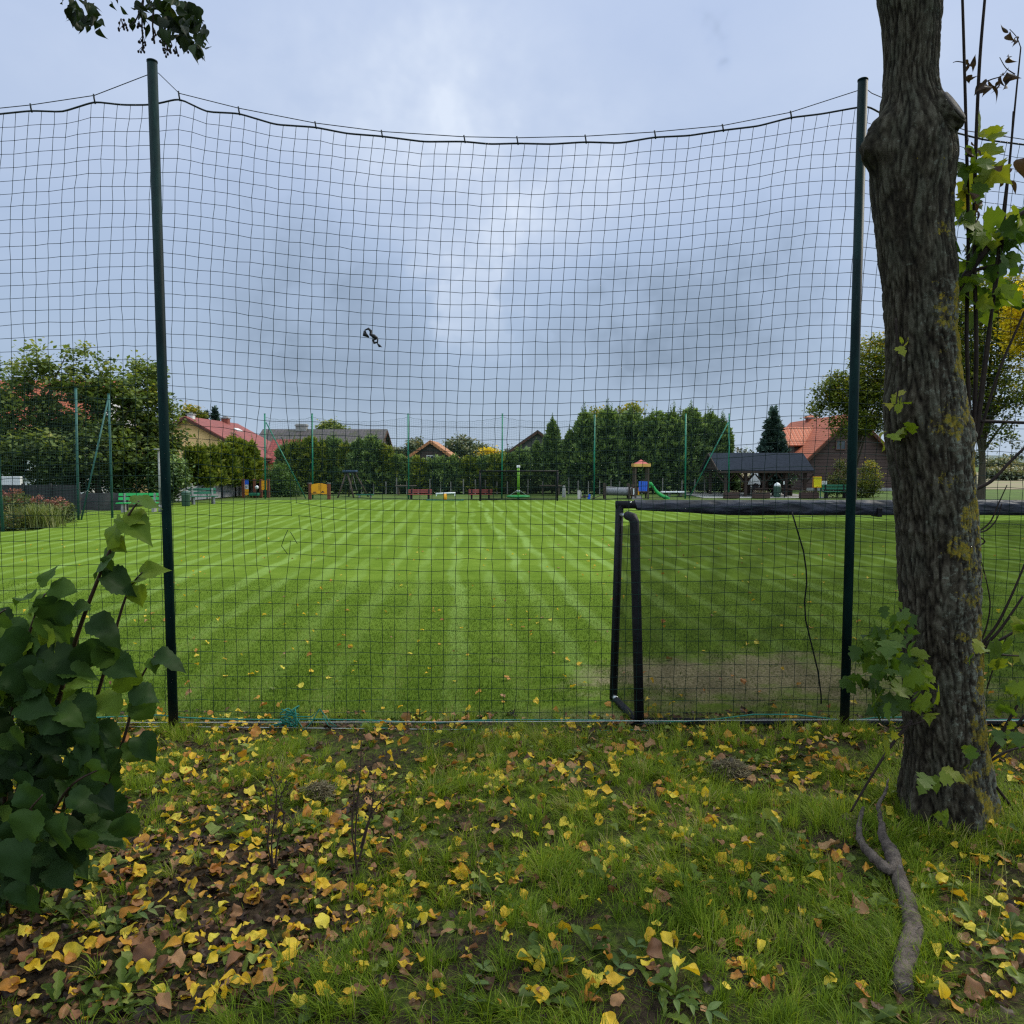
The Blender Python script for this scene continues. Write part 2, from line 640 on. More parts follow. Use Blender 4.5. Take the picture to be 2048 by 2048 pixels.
m_lawn, nt = new_mat('mown lawn')
v = coords(nt)
sp_ = nt.n('ShaderNodeSeparateXYZ', {0: v})
wob = nt.m('MULTIPLY', nt.m('SUBTRACT', nt.noise(v, .22, 4, .6), .5), .85)
u = nt.m('ADD', nt.m('ADD', sp_.outputs[0], nt.m('MULTIPLY', sp_.outputs[1], -DIRX)), wob)
q = nt.m('DIVIDE', nt.m('ADD', u, .36), .72)
fr = nt.m('FRACT', q)
dist = nt.m('ABSOLUTE', nt.m('SUBTRACT', fr, .5))          # 0 on the seam between two passes of the mower
seam = nt.m('MULTIPLY', nt.smooth(dist, 0.08, .26, 1, 0), nt.smooth(nt.n('ShaderNodeTexWhiteNoise', {'W': nt.m('FLOOR', q)}, noise_dimensions='1D').outputs[0], 0, 1, .55, 1))
alt = nt.smooth(nt.m('ABSOLUTE', nt.m('SUBTRACT', nt.m('FRACT', nt.m('MULTIPLY', q, .5)), .5)), .17, .33)
col = grass_base(nt, v, (.078, .134, .014), (.158, .228, .034))
patchy = nt.smooth(nt.noise(v, .8, 4, .6), .3, .7)
col = nt.mix(nt.m('MULTIPLY', alt, .12), col, (.06, .105, .006))
brk = nt.smooth(nt.noise(nt.mapping(v, scale=(1.5, .25, 1)), 1.0, 4, .6), .30, .62)
col = nt.mix(nt.m('MULTIPLY', nt.m('MULTIPLY', seam, brk), .72), col, (.215, .315, .085))
col = nt.mix(nt.m('MULTIPLY', patchy, .22), col, (.06, .10, .012))
# foreground shade painted into the turf colour, fading out with distance
near_shade = nt.smooth(nt.m('ADD', sp_.outputs[1], nt.m('MULTIPLY', nt.noise(v, .35, 4, .6), 7.0)), 8.0, 22.0, .66, 0)
col = nt.mix(near_shade, col, nt.mix(nt.smooth(nt.noise(v, 26, 4, .7), .35, .7), (.036, .064, .007), (.086, .124, .016)))
# worn earth in the goal mouth and thin turf along the net
ex = nt.m('DIVIDE', nt.m('SUBTRACT', sp_.outputs[0], 3.0), 2.1)
ey = nt.m('DIVIDE', nt.m('SUBTRACT', sp_.outputs[1], 8.4), .95)
er = nt.m('SQRT', nt.m('ADD', nt.m('MULTIPLY', ex, ex), nt.m('MULTIPLY', ey, ey)))
er = nt.m('ADD', er, nt.m('MULTIPLY', nt.m('SUBTRACT', nt.noise(v, .9, 3, .5), .5), 2.2))
worn = nt.m('MULTIPLY', nt.smooth(nt.m('ADD', er, nt.m('MULTIPLY', nt.m('SUBTRACT', nt.noise(v, 2.6, 7, .75), .5), 2.4)), .45, 1.4, 1, 0), .85)
strip = nt.m('MULTIPLY', nt.smooth(nt.m('ADD', sp_.outputs[1], nt.m('MULTIPLY', nt.noise(v, 3, 5, .7), .5)), 7.1, 7.75, 1, 0), .75)
strip = nt.m('MULTIPLY', strip, nt.smooth(sp_.outputs[0], -.6, .6, .4, 1))
bare = nt.m('MAXIMUM', worn, strip)
spk = nt.noise(v, 30, 4, .7)
col = nt.mix(bare, col, nt.mix(nt.smooth(spk, .35, .7), (.10, .078, .048), (.27, .225, .15)))
litter = nt.smooth(nt.noise(v, 55, 2, .5), .72, .76)
col = nt.mix(nt.m('MULTIPLY', litter, .35), col, (.26, .20, .05))
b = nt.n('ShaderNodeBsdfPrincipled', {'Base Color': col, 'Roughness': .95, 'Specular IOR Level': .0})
bp = nt.n('ShaderNodeBump', {'Strength': .55, 'Distance': .03, 'Height': nt.noise(v, 40, 4, .7)})
nt.set(b.inputs['Normal'], bp.outputs[0])
finish(nt, b.outputs[0])
# the field, bordered by the planting on the left and the playground at the far end
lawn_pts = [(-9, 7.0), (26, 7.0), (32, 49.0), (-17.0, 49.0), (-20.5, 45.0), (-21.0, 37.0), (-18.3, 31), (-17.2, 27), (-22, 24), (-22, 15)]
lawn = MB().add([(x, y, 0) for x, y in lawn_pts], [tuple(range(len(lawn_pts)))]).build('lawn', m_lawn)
tag(lawn, kind='structure')


def hgt(x, y):
    """the rough bank under the trees is not flat"""
    f = np.clip((6.75 - y) / .9, 0, 1)
    return f * (.028 * np.sin(2.1 * x + 1.3 * y) + .022 * np.sin(3.7 * y - 1.9 * x + 1) + .015 * np.sin(7.3 * x + 2.2 * y) + .012 * np.sin(9.1 * y + 3.1 * x)) + .012 * f - .004


m_verge, nt = new_mat('leafy soil bank')
v = coords(nt)
n2 = nt.noise(v, 2.4, 6, .65)
n3 = nt.noise(v, 22, 5, .7)
soil = nt.mix(nt.smooth(n3, .3, .7), (.014, .010, .007), (.062, .043, .026))
grs = nt.mix(nt.smooth(n3, .3, .7), (.024, .040, .006), (.085, .115, .015))
col = nt.mix(nt.smooth(n2, .42, .60), soil, grs)
b = nt.n('ShaderNodeBsdfPrincipled', {'Base Color': col, 'Roughness': .95, 'Specular IOR Level': .1})
bp = nt.n('ShaderNodeBump', {'Strength': .9, 'Distance': .04, 'Height': n3})
nt.set(b.inputs['Normal'], bp.outputs[0])
finish(nt, b.outputs[0])
gx, gy = np.meshgrid(np.linspace(-9, 9, 181), np.linspace(-3, 7.3, 104))
Vg = np.stack([gx.ravel(), gy.ravel(), hgt(gx.ravel(), gy.ravel())], 1)
ii = (np.arange(103)[:, None] * 181 + np.arange(180)[None]).ravel()
bank = npmesh('verge', Vg, np.stack([ii, ii + 1, ii + 182, ii + 181], 1), m_verge, smooth=True)
tag(bank, kind='structure')

# farmland on the far right and the low hills behind everything
m_field, nt = new_mat('ploughed field')
v = coords(nt)
col = nt.mix(nt.smooth(nt.noise(nt.mapping(v, scale=(.03, .25, 1)), 1.0, 5, .6), .35, .65), (.20, .145, .085), (.15, .15, .05))
b = nt.n('ShaderNodeBsdfPrincipled', {'Base Color': col, 'Roughness': .95})
finish(nt, b.outputs[0])
tag(MB().add([(36, 70, -.04), (400, 70, -.04), (500, 190, -.04), (38, 190, -.04)], [(0, 1, 2, 3)]).build('field', m_field), kind='structure')
m_pav = mat('pale paving', (.30, .29, .27), (.22, .21, .20), scale=5, rough=.9, bump=.3)
tag(MB().add([(13.5, 52.5, -.03), (22.4, 52.5, -.03), (22.4, 63, -.03), (13.5, 63, -.03)], [(0, 1, 2, 3)]).build('paving', m_pav), kind='structure')
m_hill, nt = new_mat('distant hills')
v = coords(nt)
col = nt.mix(nt.smooth(nt.noise(nt.mapping(v, scale=(.02, .02, .15)), 1.0, 6, .65), .35, .65), (.10, .135, .13), (.17, .19, .17))
b = nt.n('ShaderNodeBsdfPrincipled', {'Base Color': col, 'Roughness': 1.0, 'Specular IOR Level': 0.0})
finish(nt, b.outputs[0])
hv, hf = [], []
for k in range(161):
    x = -1500 + 3000 * k / 160
    z = 11 + 5 * noise.noise((x * .004, 3, 0)) + 3.5 * noise.noise((x * .02, 7, 0)) + 1.2 * noise.noise((x * .09, 1, 0))
    hv += [(x, 820, -2), (x, 900, z), (x, 1000, z * .8)]
for k in range(160):
    for j in (0, 1):
        hf.append((k * 3 + j, k * 3 + 3 + j, k * 3 + 4 + j, k * 3 + 1 + j))
tag(MB().add(hv, hf).build('hills', m_hill, smooth=True), kind='structure')

# ------------------------------------------------------------------ ball-stop net close to the viewer
m_pole, nt = new_mat('dark green painted steel')
v = coords(nt)
pz_ = nt.n('ShaderNodeSeparateXYZ', {0: v}).outputs[2]
col = nt.mix(nt.smooth(nt.noise(nt.mapping(v, scale=(1, 1, .3)), 6, 5, .6), .35, .7), (.0018, .010, .012), (.006, .026, .025))
scr = nt.smooth(nt.noise(nt.mapping(v, scale=(9, 9, .7)), 5, 4, .7), .64, .72)
col = nt.mix(nt.m('MULTIPLY', scr, .35), col, (.03, .06, .055))
drt = nt.m('MULTIPLY', nt.smooth(nt.m('ADD', pz_, nt.m('MULTIPLY', nt.noise(v, 9, 4, .6), .5)), .25, .65, 1, 0), .8)
col = nt.mix(drt, col, (.045, .034, .02))
finish(nt, nt.n('ShaderNodeBsdfPrincipled', {'Base Color': col, 'Roughness': .58, 'Specular IOR Level': .1}).outputs[0])
m_cord = mat('dark green net cord', (.004, .014, .014), (.007, .026, .022), scale=2, rough=.8, spec=.1)
m_rope = mat('black edge rope', (.012, .018, .022), scale=30, rough=.7)
m_wire = mat('galvanised wire', (.42, .43, .42), (.30, .31, .31), scale=9, rough=.4, metal=.6)
m_teal = mat('green twine', (.008, .11, .08), (.012, .18, .13), scale=20, rough=.6)
m_blackstrap = mat('black strap', (.012, .012, .015), scale=20, rough=.6)
YP, YN = 6.70, 6.79


def steel_pole(name, label, top, foot, r, group=None, m=m_pole, cap=True, nseg=20, flange=False):
    t = thing(name, label, 'pole', foot, group)
    a, b = Vector(foot), Vector(top)
    d = (b - a).normalized()
    MB().tube([a - d * .15, b], r, nseg).build('shaft', m, t, True).data
    if cap:
        MB().tube([b - d * .004, b + d * .010, b + d * .016], [r * 1.07, r * 1.07, r * .8], nseg).build('cap', m, t, True)
    if flange:
        MB().tube([b - d * .30, b - d * .27], r * 1.18, nseg).build('cable_clamp', m_wire, t, True)
    return t


lp = steel_pole('net_pole', 'thick dark green steel net pole near the left bush', P(287, 117, YP), P(328, 1389, YP), .042)
rp = steel_pole('net_pole', 'thick dark green steel net pole just left of the big trunk', P(1628, 152, YP), P(1592.5, 1389, YP), .041)

rope_pts = [(-160, 218), (-60, 222), (0, 215), (59, 209), (118, 211), (178, 192), (232, 198), (279, 198), (300, 195), (338, 186), (390, 211), (450, 214), (520, 235), (594, 240), (655, 252), (719, 257),
            (800, 267.5), (875, 267), (925, 272), (975, 270.5), (1040, 272), (1104, 268), (1170, 270), (1235, 259), (1300, 256), (1363, 246), (1430, 238), (1491, 222), (1550, 215),
            (1616, 203), (1640, 200), (1660, 214), (1760, 240), (1810, 252), (1853, 263), (1932, 273), (2010, 281), (2080, 284), (2300, 280), (2640, 262)]
wire_pts = [(-160, 216), (-60, 208), (0, 204), (58, 198), (178, 180), (279, 141), (290, 136), (299, 138), (338, 176), (450, 204), (594, 232), (719, 248), (875, 258), (975, 260), (1104, 257), (1235, 249),
            (1363, 237), (1491, 212), (1618, 171), (1632, 166), (1645, 176), (1750, 220), (1825, 247), (1932, 263), (2080, 270), (2300, 266), (2640, 246)]
hang_x = [58, 178, 338, 450, 594, 719, 875, 975, 1104, 1235, 1363, 1491, 1750, 1853]
Yr = YN
rx = np.array([P(x, y, Yr).x for x, y in rope_pts]); rz = np.array([P(x, y, Yr).z for x, y in rope_pts])
wx = np.array([P(x, y, Yr).x for x, y in wire_pts]); wz = np.array([P(x, y, Yr).z for x, y in wire_pts])


def smooth_interp(q, xs, zs):
    """rounded version of the anchor polyline (the rope hangs in soft scallops)"""
    out = 0
    for o, w in ((-.05, .25), (0, .5), (.05, .25)):
        out = out + w * np.interp(q + o, xs, zs)
    return out


net = thing('safety_net', 'tall green square-mesh ball net hung between the two near poles', 'net', (0, YN, 0))
MESH = .1115
cols = np.arange(-7.0, 10.0, MESH)
ROWS = 48
zb0 = Z(1366, YN)
zmean = float(np.mean(rz))
zsm_x = np.linspace(-7.5, 8, 200)
zt_s = np.interp(zsm_x, rx, rz)
kern = np.exp(-np.linspace(-2, 2, 25) ** 2); kern /= kern.sum()
zt_smooth = np.convolve(np.pad(zt_s, 12, mode='edge'), kern, 'valid')
nodes = np.zeros((len(cols), ROWS + 1, 3))
for i, x0 in enumerate(cols):
    zt = float(smooth_interp(x0 + .19, rx, rz))
    ztS = float(np.interp(x0 + .15, zsm_x, zt_smooth))
    for j in range(ROWS + 1):
        v_ = j / ROWS                       # 0 at the top rope
        if j == 0:
            z = zt
        else:
            zj = zmean - v_ * (zmean - zb0)
            near_top = math.exp(-j / 3.0)
            dev = (ztS * (1 - near_top) + zt * near_top) - zmean
            z = zj + dev * (1 - v_) ** 1.25
        s_ = zmean - z if j else 0
        x = x0 + .20 * math.exp(-max(0, zt - z) / 1.7) + .012 * noise.noise((i * .23, j * .19, 2)) + .011 * noise.noise((i * 1.7, j * 1.9, 5))
        z += .010 * noise.noise((i * .21, j * .23, 9)) + .010 * noise.noise((i * 1.5, j * 1.3, 4)) if 0 < j < ROWS else 0
        y = YN + .035 * noise.noise((i * .08, j * .07, 1)) * math.sin(PI * v_) + .01 * noise.noise((i * .6, j * .6, 3))
        nodes[i, j] = (x, y, z)
# a torn patch on the left pulls some knots aside
for (tx, ty, rad, pdx, pdz) in [(516, 850, .34, -.05, -.035), (520, 1010, .4, -.05, .02), (560, 940, .3, .03, .03)]:
    c = P(tx, ty, YN)
    dd = np.sqrt((nodes[:, :, 0] - c.x) ** 2 + (nodes[:, :, 2] - c.z) ** 2)
    w = np.exp(-(dd / rad) ** 2)
    nodes[:, :, 0] += w * pdx * np.sign(nodes[:, :, 0] - c.x + 1e-6) * -1
    nodes[:, :, 2] += w * pdz
segs = []
tears = [P(525, 845, YN), P(541, 1000, YN), P(560, 962, YN)]
for i in range(len(cols)):
    for j in range(ROWS + 1):
        for di, dj in ((1, 0), (0, 1)):
            if i + di < len(cols) and j + dj <= ROWS:
                if j == 0 and dj == 0:
                    continue
                a, b = nodes[i, j], nodes[i + di, j + dj]
                mid = (a + b) / 2
                if any(abs(mid[0] - t.x) < .05 and abs(mid[2] - t.z) < .09 for t in tears):
                    continue
                segs.append((a, b))
A = np.array([s[0] for s in segs]); B = np.array([s[1] for s in segs])


def cords(A, B, r, n=3, sag=0.0):
    """every cord of a net as a slim prism"""
    d = B - A
    d /= np.linalg.norm(d, axis=1, keepdims=True)
    ref = np.where(np.abs(d[:, 2:3]) < .8, np.array([[0, 0, 1.]]), np.array([[1., 0, 0]]))
    u = np.cross(d, ref); u /= np.linalg.norm(u, axis=1, keepdims=True)
    w = np.cross(d, u)
    V = []
    for P0 in (A, B):
        for k in range(n):
            a = 2 * PI * k / n
            V.append(P0 + (u * math.cos(a) + w * math.sin(a)) * r)
    V = np.stack(V, 1).reshape(-1, 3)
    Fq = []
    for k in range(n):
        Fq.append((k, (k + 1) % n, n + (k + 1) % n, n + k))
    Fq = np.array(Fq)[None] + (np.arange(len(A)) * 2 * n)[:, None, None]
    return V, Fq.reshape(-1, 4)


V, Fq = cords(A, B, .0027)
npmesh('netting', V, Fq, m_cord, net)
# knots where the cords cross
kn = nodes[:, 1:-1].reshape(-1, 3)
OV = np.array([(1, 0, 0), (-1, 0, 0), (0, 1, 0), (0, -1, 0), (0, 0, 1), (0, 0, -1)], float)
OF = np.array([(0, 2, 4), (2, 1, 4), (1, 3, 4), (3, 0, 4), (2, 0, 5), (1, 2, 5), (3, 1, 5), (0, 3, 5)])
V, Fq, _ = scatter(OV, OF, kn, np.repeat(np.eye(3)[None], len(kn), 0), np.full(len(kn), .0054), np.zeros(len(kn)))
npmesh('knots', V, Fq, m_cord, net)
q = np.linspace(rx[0] + .06, rx[-1] - .06, 420)
MB().tube([(x, YN, z) for x, z in zip(q, smooth_interp(q, rx, rz))], .0078, 6).build('edge_rope', m_rope, net, True)
MB().tube([(x, YN, z) for x, z in zip(wx, wz)], .0036, 6).build('support_cable', m_rope, net, True)
for hx in hang_x:
    x = P(hx, 220, YN).x
    zr, zw = float(smooth_interp(np.array([x]), rx, rz)[0]), float(np.interp(x, wx, wz))
    MB().tube([(x, YN, zw + .012), (x + .006, YN - .004, (zw + zr) / 2), (x + .012, YN, zr - .012)], .0068, 6).build('hanger_tie', m_rope, net, True)
# bottom rope in shallow waves, two bare wires
bot = [(-160, 1352), (0, 1356), (150, 1358), (300, 1352), (345, 1357), (430, 1360), (515, 1361), (600, 1360), (700, 1362), (760, 1365), (830, 1367), (900, 1362), (1000, 1361), (1150, 1362), (1220, 1364), (1290, 1365),
       (1350, 1360), (1420, 1351), (1500, 1351), (1560, 1358), (1600, 1364), (1650, 1357), (1700, 1356), (1800, 1362), (2080, 1360), (2700, 1360)]
MB().tube([P(x, y - 3, YN - .01) for x, y in bot], .0062, 6).build('bottom_rope', m_teal, net, True)
MB().tube([P(x, y, YN - .03) for x, y in [(-160, 1364), (328, 1363), (900, 1362), (1590, 1358), (2080, 1361), (2700, 1362)]], .0038, 6).build('tension_wire', m_wire, net, True)
MB().tube([P(x, y, YN - .03) for x, y in [(-160, 1372), (328, 1371), (900, 1377), (1590, 1384), (2080, 1380), (2700, 1380)]], .0042, 6).build('tension_wire', m_wire, net, True)
MB().tube([P(x, y, YN - .05) for x, y in [(680, 1368), (780, 1380), (900, 1376), (960, 1383), (1040, 1381), (1200, 1377), (1300, 1385), (1480, 1383), (1560, 1388)]], .0045, 6).build('slack_cord', m_teal, net, True)


def squiggle(c, ext, n, seed):
    r_ = random.Random(seed)
    pts = [Vector((c[0] + r_.uniform(-1, 1) * ext[0], c[1] + r_.uniform(-1, 1) * ext[1], c[2] + r_.uniform(-1, 1) * ext[2])) for _ in range(n)]
    out = []
    for i in range(n - 1):
        p0, p1, p2, p3 = pts[max(i - 1, 0)], pts[i], pts[i + 1], pts[min(i + 2, n - 1)]
        for k in range(6):
            t = k / 6
            out.append(.5 * ((2 * p1) + (p2 - p0) * t + (2 * p0 - 5 * p1 + 4 * p2 - p3) * t * t + (3 * p1 - p0 - 3 * p2 + p3) * t ** 3))
    return out


tg = MB()
tg.tube(squiggle(P(545, 1354, YN - .05), (.10, .05, .10), 20, 3), .0062, 5)
tg.tube(squiggle(P(535, 1364, YN - .05), (.15, .05, .045), 16, 4), .0056, 5)
tg.tube([P(x, y, YN - .06) for x, y in [(540, 1345), (560, 1352), (588, 1352), (603, 1337), (590, 1360), (574, 1379), (556, 1350), (548, 1338), (560, 1366), (575, 1388), (592, 1396), (612, 1397), (618, 1391), (606, 1390)]], .0056, 5)
tg.tube([P(x, y, YN - .05) for x, y in [(603, 1337), (622, 1362), (636, 1370), (620, 1370), (610, 1352)]], .0048, 5)
tg.tube([P(x, y, YN - .05) for x, y in [(553, 1377), (554, 1394), (562, 1403), (578, 1401)]], .0044, 5)
tag(tg.build('rope_tangle', m_teal, smooth=True), 'green rope knotted into a tangle on the bottom wires', 'rope')
# loose torn ends
for pts in [[(531, 825), (536, 836), (537, 850)], [(548, 1004), (553, 1012), (561, 1026)], [(1738, 472), (1746, 500), (1756, 518)], [(543, 1000), (536, 1015), (531, 1030), (543, 1046)]]:
    MB().tube([P(x, y, YN - .01) for x, y in pts], .0032, 5).build('torn_end', m_cord, net, True)
st = MB()
w_ = [(687, 622), (694, 619), (701, 624), (700, 631), (708, 637), (712, 644), (707, 644), (703, 640), (705, 636), (712, 641), (718, 650)]
st.tube([P(x, y, YN - .02) for x, y in [(688, 624), (688, 631), (696, 636)]], [.010, .022, .006], 7)
st.tube([P(x, y, YN - .02) for x, y in [(688, 623), (695, 620), (700, 625), (699, 631), (705, 634), (711, 639)]], [.005, .011, .014, .013, .018, .016], 7)
st.tube([P(x, y, YN - .02) for x, y in [(710, 638), (704, 642), (706, 647), (712, 646), (713, 639)]], [.012, .010, .013, .009, .006], 7)
st.tube([P(x, y, YN - .02) for x, y in [(712, 648), (716, 653), (719, 654), (721, 655)]], [.005, .013, .004, .003], 7)
tag(st.build('tangled_strap', m_blackstrap, smooth=True), 'scrap of black strap caught high in the net mesh', 'strap')

# ------------------------------------------------------------------ small black goal right behind the net
m_goal = mat('black coated tube', (.006, .006, .008), (.012, .012, .016), scale=12, rough=.6, spec=.18)
m_alu = mat('bare aluminium', (.55, .56, .57), (.40, .41, .42), scale=14, rough=.35, metal=.7)
m_sleeve, nt = new_mat('black fabric sleeve')
v = coords(nt)
wr = nt.noise(nt.mapping(v, scale=(1.5, 1, 5.0), rot=(0, .75, 0)), 2.6, 2, .45, dist=.25)
col = nt.mix(nt.smooth(wr, .35, .65), (.008, .009, .014), (.030, .034, .052))
b = nt.n('ShaderNodeBsdfPrincipled', {'Base Color': col, 'Roughness': .55, 'Specular IOR Level': .3})
bp = nt.n('ShaderNodeBump', {'Strength': .8, 'Distance': .05, 'Height': wr})
nt.set(b.inputs['Normal'], bp.outputs[0])
finish(nt, b.outputs[0])


def veil(name, alpha, c=(.012, .014, .012)):
    """very fine black netting: an open weave far below a pixel, so part of the light passes straight through"""
    m, nt = new_mat(name)
    d = nt.n('ShaderNodeBsdfDiffuse', {'Color': c})
    t = nt.n('ShaderNodeBsdfTransparent')
    f = nt.m('MULTIPLY', nt.smooth(nt.noise(coords(nt), 5, 4, .6), .2, .8, .75, 1.2), alpha)
    finish(nt, nt.n('ShaderNodeMixShader', {0: f, 1: t, 2: d}).outputs[0])
    return m


m_veil = veil('fine black netting', .58)
m_veil2 = veil('fine black netting folded', .62)
YF, YB = 7.58, 6.87
goal = thing('football_goal', 'small black football goal seen from behind, right behind the near net', 'goal', (0, YF, 0))
ft, fb = P(1169, 952, YF), P(1157, 1333, YF)
fb.z = .02
MB().tube([fb, fb.lerp(ft, .5), ft], .041, 14).build('post', m_goal, goal, True)
xr = fb.x + 5.0
MB().tube([(xr, YF, .02), (xr, YF, ft.z)], .041, 14).build('post', m_goal, goal, True)
zc = ft.z
MB().tube([(ft.x - .04, YF, zc), (ft.x + .25, YF, zc), (xr, YF, zc)], .041, 14).build('crossbar', m_goal, goal, True)
# fabric sleeve hung over the crossbar, open at its end
n_ = 300
vs, fs = [], []
for i in range(n_):
    t = i / (n_ - 1)
    x = ft.x + .16 + t * 4.7
    depth = .052 + .055 * min(1, t * 5) + .004 * noise.noise((t * 14, 0, 0))
    prof = [(.046, .0), (.05, -.02 - depth * .5), (.052 + .003 * noise.noise((t * 12, 4, 0)), -depth), (.02, -depth * 1.02), (-.03, -depth), (-.052 - .004 * noise.noise((t * 12, 8, 0)), -depth * .9), (-.055 - .004 * noise.noise((t * 12, 2, 0)), -depth * .5), (-.05, 0), (-.02, .046), (.02, .046)]
    for (py, pz) in prof:
        if py < -.04 and pz < -.01:
            py += .014 * noise.noise((x * 5.0 + pz * 26, x * .6, 3)) - .004
        vs.append((x + (pz * -.25 if i == 0 else 0), YF + py, zc + pz))
k = 10
for i in range(n_ - 1):
    for j in range(k):
        fs.append((i * k + j, i * k + (j + 1) % k, (i + 1) * k + (j + 1) % k, (i + 1) * k + j))
MB().add(vs, fs).build('crossbar_sleeve', m_sleeve, goal, True)
for sx in (1655, 2010):
    x = X(sx, YF)
    MB().span(x - .022, x + .022, YF - .085, YF + .06, zc - .12, zc - .03).build('strap', m_goal, goal)
MB().tube([P(1189, 948, YF - .05), P(1191, 948, YF - .062)], .009, 8).build('bolt', m_alu, goal, True)
bt, bb = P(1197, 984, YB), P(1206, 1383, YB)
bb.z = .03
bt2 = bt + Vector((-.05, .05, .03))
MB().tube([bb, bb.lerp(bt, .5), bt, bt + Vector((-.012, .02, .035)), bt + Vector((-.05, .06, .05)), ft + Vector((.05, -.2, -.10))], [.045, .045, .045, .045, .042, .036], 14).build('rear_post', m_goal, goal, True)
MB().tube([ft + Vector((.05, -.2, -.10)), ft + Vector((.01, -.03, -.10))], .02, 10).build('hinge_joint', m_alu, goal, True)
MB().tube([fb + Vector((.0, -.02, .03)), fb + Vector((.02, -.10, .035))], .024, 10).build('hinge_joint', m_alu, goal, True)
MB().tube([fb + Vector((.02, -.10, .02)), bb + Vector((-.02, .05, 0))], .035, 12).build('base_bar', m_goal, goal, True)
MB().tube([bb + Vector((0, 0, -.005)), bb + Vector((.30, 0, 0))], .028, 12).build('base_joint', mat('dull aluminium', (.16, .165, .17), (.10, .10, .105), scale=14, rough=.6), goal, True)
MB().tube([bb + Vector((.1, .01, .0)), bb + Vector((1.0, .01, -.005)), (xr, YB, .025)], .036, 12).build('ground_bar', m_goal, goal, True)
MB().tube([(xr, YF, .03), (xr, YB, .03)], .035, 12).build('base_bar', m_goal, goal, True)


def sheet(fn, nu, nv):
    vs, fs = [], []
    for i in range(nu + 1):
        for j in range(nv + 1):
            vs.append(fn(i / nu, j / nv))
    for i in range(nu):
        for j in range(nv):
            a = i * (nv + 1) + j
            fs.append((a, a + nv + 1, a + nv + 2, a + 1))
    return vs, fs


ftv, fbv, btv, bbv = Vector(ft), Vector(fb), Vector(bt), Vector(bb)


def side(u_, v_):
    a = fbv.lerp(ftv - Vector((0, 0, .22)), v_)
    b = bbv.lerp(btv - Vector((0, 0, .02)), v_)
    p = a.lerp(b, u_)
    p.x += .02 * math.sin(u_ * PI) + .03 * noise.noise((u_ * 3, v_ * 2, 0)) * math.sin(u_ * PI)
    return p


def back(u_, v_):
    p = bbv.lerp(btv, v_)
    return Vector((p.x + (xr - p.x) * u_, p.y + .12 * math.sin(PI * min(1, u_ * 3)) * (v_ - .02) * .6, p.z + (ft.z - .1 - bt.z) * v_ * u_))


def roofnet(u_, v_):
    a = Vector((ft.x + .06 + (xr - ft.x - .06) * u_, YF - .05, zc - .07))
    b = back(u_, 1)
    p = a.lerp(b, v_)
    p.z -= (.10 * math.sin(PI * v_) + .02) * min(1, u_ * 6)
    return p


MB().add(*sheet(side, 8, 24)).build('side_netting', m_veil2, goal, True)
MB().add(*sheet(back, 40, 16)).build('back_netting', m_veil, goal, True)
MB().add(*sheet(roofnet, 40, 6)).build('roof_netting', veil('fine black netting seen flat', .16), goal, True)
MB().tube([P(x, y, YF - .09) for x, y in [(1494, 966), (1504, 1000), (1516, 1040), (1521, 1075), (1522, 1100), (1518, 1135), (1520, 1170), (1532, 1220), (1543, 1265), (1549, 1310), (1550, 1345), (1554, 1366)]], .0075, 6).build('net_cord', m_goal, goal, True)

# ------------------------------------------------------------------ the big trunk on the right
m_bark, nt = new_mat('furrowed bark with lichen')
v = coords(nt)
rid = nt.n('ShaderNodeAttribute', attribute_name='ridge').outputs['Fac']
lic = nt.n('ShaderNodeAttribute', attribute_name='lichen').outputs['Fac']
fine = nt.noise(nt.mapping(v, scale=(1, 1, .35)), 42, 6, .7)
mid_ = nt.noise(nt.mapping(v, scale=(1, 1, .4)), 9, 5, .6)
h_ = nt.m('ADD', nt.m('MULTIPLY', rid, .6), nt.m('MULTIPLY', fine, .55))
col = nt.ramp(h_, [(.22, (.004, .003, .0022)), (.46, (.019, .0145, .010)), (.66, (.043, .035, .0245)), (.95, (.10, .088, .066))])
col = nt.mix(nt.m('MULTIPLY', nt.smooth(mid_, .45, .65, 0, .5), rid), col, (.065, .068, .050))
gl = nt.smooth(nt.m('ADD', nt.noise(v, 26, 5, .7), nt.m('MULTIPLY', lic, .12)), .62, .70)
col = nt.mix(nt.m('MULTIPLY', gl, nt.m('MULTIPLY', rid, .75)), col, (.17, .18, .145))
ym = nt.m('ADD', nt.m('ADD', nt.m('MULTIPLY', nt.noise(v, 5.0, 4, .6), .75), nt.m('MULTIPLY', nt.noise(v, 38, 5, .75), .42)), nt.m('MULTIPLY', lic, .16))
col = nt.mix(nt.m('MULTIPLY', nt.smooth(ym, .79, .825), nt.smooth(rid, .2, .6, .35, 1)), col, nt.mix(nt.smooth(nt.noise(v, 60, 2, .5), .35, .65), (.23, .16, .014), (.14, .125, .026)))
b = nt.n('ShaderNodeBsdfPrincipled', {'Base Color': col, 'Roughness': .9, 'Specular IOR Level': .15})
bp = nt.n('ShaderNodeBump', {'Strength': .9, 'Distance': .012, 'Height': nt.m('ADD', fine, nt.m('MULTIPLY', nt.noise(v, 110, 3, .6), .4))})
nt.set(b.inputs['Normal'], bp.outputs[0])
finish(nt, b.outputs[0])
m_twig = mat('dark shoot bark', (.016, .011, .010), (.030, .020, .016), scale=18, rough=.7, spec=.12)
m_cut = mat('weathered cut wood', (.045, .036, .032), (.12, .10, .09), scale=14, rough=.85, bump=.5)
YT = 5.0
